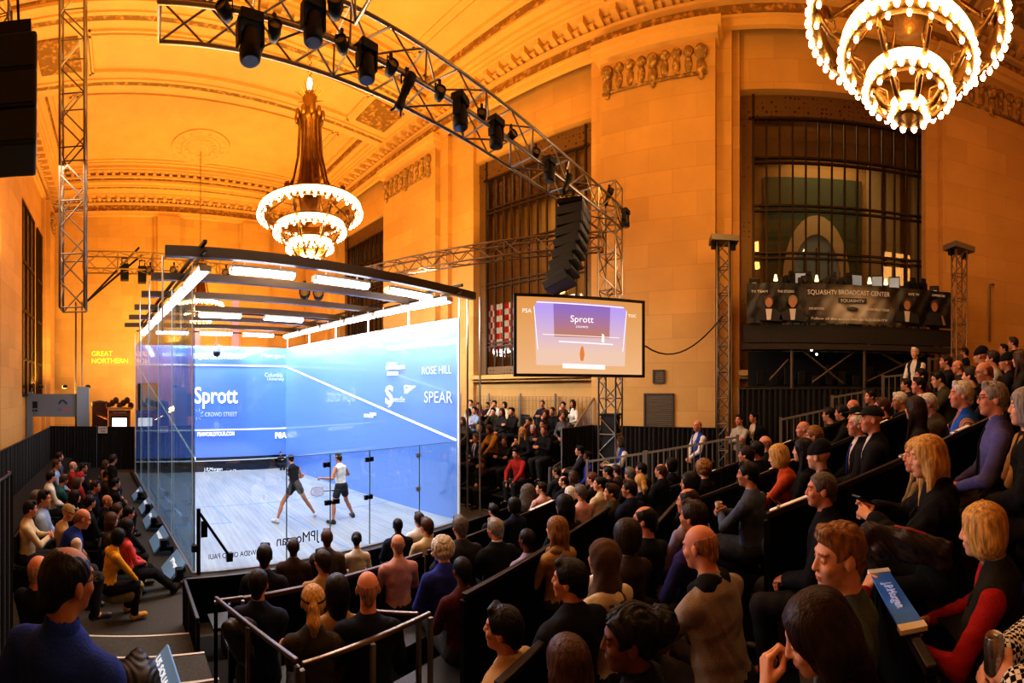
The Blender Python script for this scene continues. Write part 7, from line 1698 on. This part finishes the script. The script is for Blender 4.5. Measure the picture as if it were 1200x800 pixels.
# unseen amber lights added to brighten the hall's ceiling and walls, and the passage
area((-2.9, 20, 3.2), (3, 19.5, 16), 1, 5, 1000, AMB); area((-3.9, 12.0, 7.5), (4, 10.5, 16), 1, 4, 800, AMB)
area((11.3, 19, 6.5), (5, 19, 16), 1, 4, 450, AMB); area((10.6, 8.5, 8.0), (5, 9, 16), .6, 3, 380, AMB)
area((4, 23.5, 6.5), (3, 23, 16), 6, .6, 560, AMB); area((3, 20.6, 3.0), (3, 25.5, 6), 6, .6, 260, AMB)
area((3.0, 6.5, 9.2), (3.5, 8.5, 16), 5, 1.5, 700, AMB)
area((9.0, -1.0, 10.2), (6, 1, 16), 3, 3, 110, AMB)
area((7.5, 1.2, 9.5), (12, 3.5, 9), 1.2, 1.2, 115, (1, .50, .12)); area((7.0, 10.6, 9.2), (12, 14.2, 10), 1.2, 1.2, 220, AMB)
area((6.5, -6.0, 9.5), (12, -6.8, 8), 1.5, 1.5, 70, (1, .45, .12))
area((15.2, 8.5, 12.5), (16.5, 8.5, 5), 3, 4, 170, (1, .7, .35)); area((15.2, -2, 12.8), (16.5, -2, 6), 3, 4, 110, (1, .72, .4)); area((15.2, 19, 12), (16.5, 19, 6), 3, 4, 120, (1, .7, .4))
# dim warm wash on the audience from unseen added fill lights
area((2.5, 7.2, 7.4), (2.8, 1.5, 1), 5, .5, 115, (1, .80, .62)); area((8.8, 2.5, 7.6), (5, -1, 2), 1.5, 1, 85, (1, .66, .40)); area((-1.5, 7.5, 7.6), (-1.2, 11, .8), 1.2, 3, 125, (1, .80, .6)); area((8.3, 8.6, 7.2), (11, 8.5, 1.2), .6, 3, 150, (1, .82, .62))
W = bpy.data.worlds.new('world'); SC.world = W; W.use_nodes = True; W.node_tree.nodes['Background'].inputs[0].default_value = (1, .7, .45, 1); W.node_tree.nodes['Background'].inputs[1].default_value = .02
cam = bpy.data.cameras.new('camera'); co = bpy.data.objects.new('camera', cam); COL.objects.link(co)
cam.type = 'PANO'; cam.panorama_type = 'CENTRAL_CYLINDRICAL'
cam.central_cylindrical_range_u_min = -CX / F; cam.central_cylindrical_range_u_max = (1200 - CX) / F
cam.central_cylindrical_range_v_min = -(800 - HY) / F; cam.central_cylindrical_range_v_max = HY / F; cam.central_cylindrical_radius = 1
cam.clip_start = .05; cam.clip_end = 200
co.location = (0, 0, CZ); co.rotation_euler = (PI / 2, 0, -A0)
SC.camera = co
SC.view_settings.view_transform = 'Standard'; SC.view_settings.look = 'Medium High Contrast'; SC.view_settings.exposure = -.14; SC.view_settings.gamma = 1
SC.cycles.max_bounces = 8; SC.cycles.transparent_max_bounces = 24; SC.cycles.diffuse_bounces = 3; SC.cycles.glossy_bounces = 3; SC.cycles.sample_clamp_indirect = 4; SC.cycles.caustics_reflective = False; SC.cycles.caustics_refractive = False

# parts that are several loose bars become one object each
def split_parts(names):
    import collections
    by = collections.defaultdict(list)
    for o in list(bpy.data.objects):
        if o.type == 'MESH' and o.parent is not None and o.name.split('.')[0] in names and not o.children: by[o.data].append(o)
    for me, obs in by.items():
        n = len(me.vertices); par = list(range(n))
        def find_(i):
            while par[i] != i: par[i] = par[par[i]]; i = par[i]
            return i
        for e in me.edges:
            a, b = find_(e.vertices[0]), find_(e.vertices[1])
            if a != b: par[a] = b
        comp = {}
        for i in range(n): comp.setdefault(find_(i), []).append(i)
        if not 2 <= len(comp) <= 60: continue
        fs = {}
        for p in me.polygons: fs.setdefault(find_(p.vertices[0]), []).append(tuple(p.vertices))
        parts = []
        for k, vs in comp.items():
            ix = {v: j for j, v in enumerate(vs)}; m2 = bpy.data.meshes.new(me.name); m2.from_pydata([me.vertices[v].co[:] for v in vs], [], [tuple(ix[v] for v in f) for f in fs.get(k, [])]); m2.update()
            if me.polygons and me.polygons[0].use_smooth: m2.shade_smooth()
            for mt in me.materials: m2.materials.append(mt)
            parts.append(m2)
        for o in obs:
            base = names[o.name.split('.')[0]] if isinstance(names, dict) and names[o.name.split('.')[0]] else o.name.split('.')[0]
            o.name = base
            for m2 in parts[1:]:
                c = o.copy(); c.data = m2; c.name = base; COL.objects.link(c)
            o.data = parts[0]
split_parts({'pickets': 'picket', 'chair_frame': 'leg', 'tripod': 'tripod_leg', 'curtain': '', 'pipe': '', 'cage_ribs': 'rib', 'scroll_arms': 'scroll_arm', 'bezel': '', 'stand': '', 'lanyard': '', 'camera_body': '', 'grille_border': '', 'rigging_plate': '', 'casing': '', 'monitor_frame': '', 'louvre_panel': 'louvre', 'vent_frame': ''})
split_parts({'support_post', 'wall_line', 'floor_line', 'side_rail', 'glass_joint', 'clamp', 'logo_square', 'logo_mark', 'work_light', 'arch_lamp', 'clip', 'ledge', 'top_rail', 'equipment_case', 'stay_bar', 'bracket', 'barn_door'})
lbs = {}
for o in bpy.data.objects:
    if o.parent is None and o.get('label'): lbs.setdefault(o['label'], []).append(o)
for k, v in lbs.items():
    if len(v) > 1 and not v[0].get('group'): print('SAME LABEL', k)
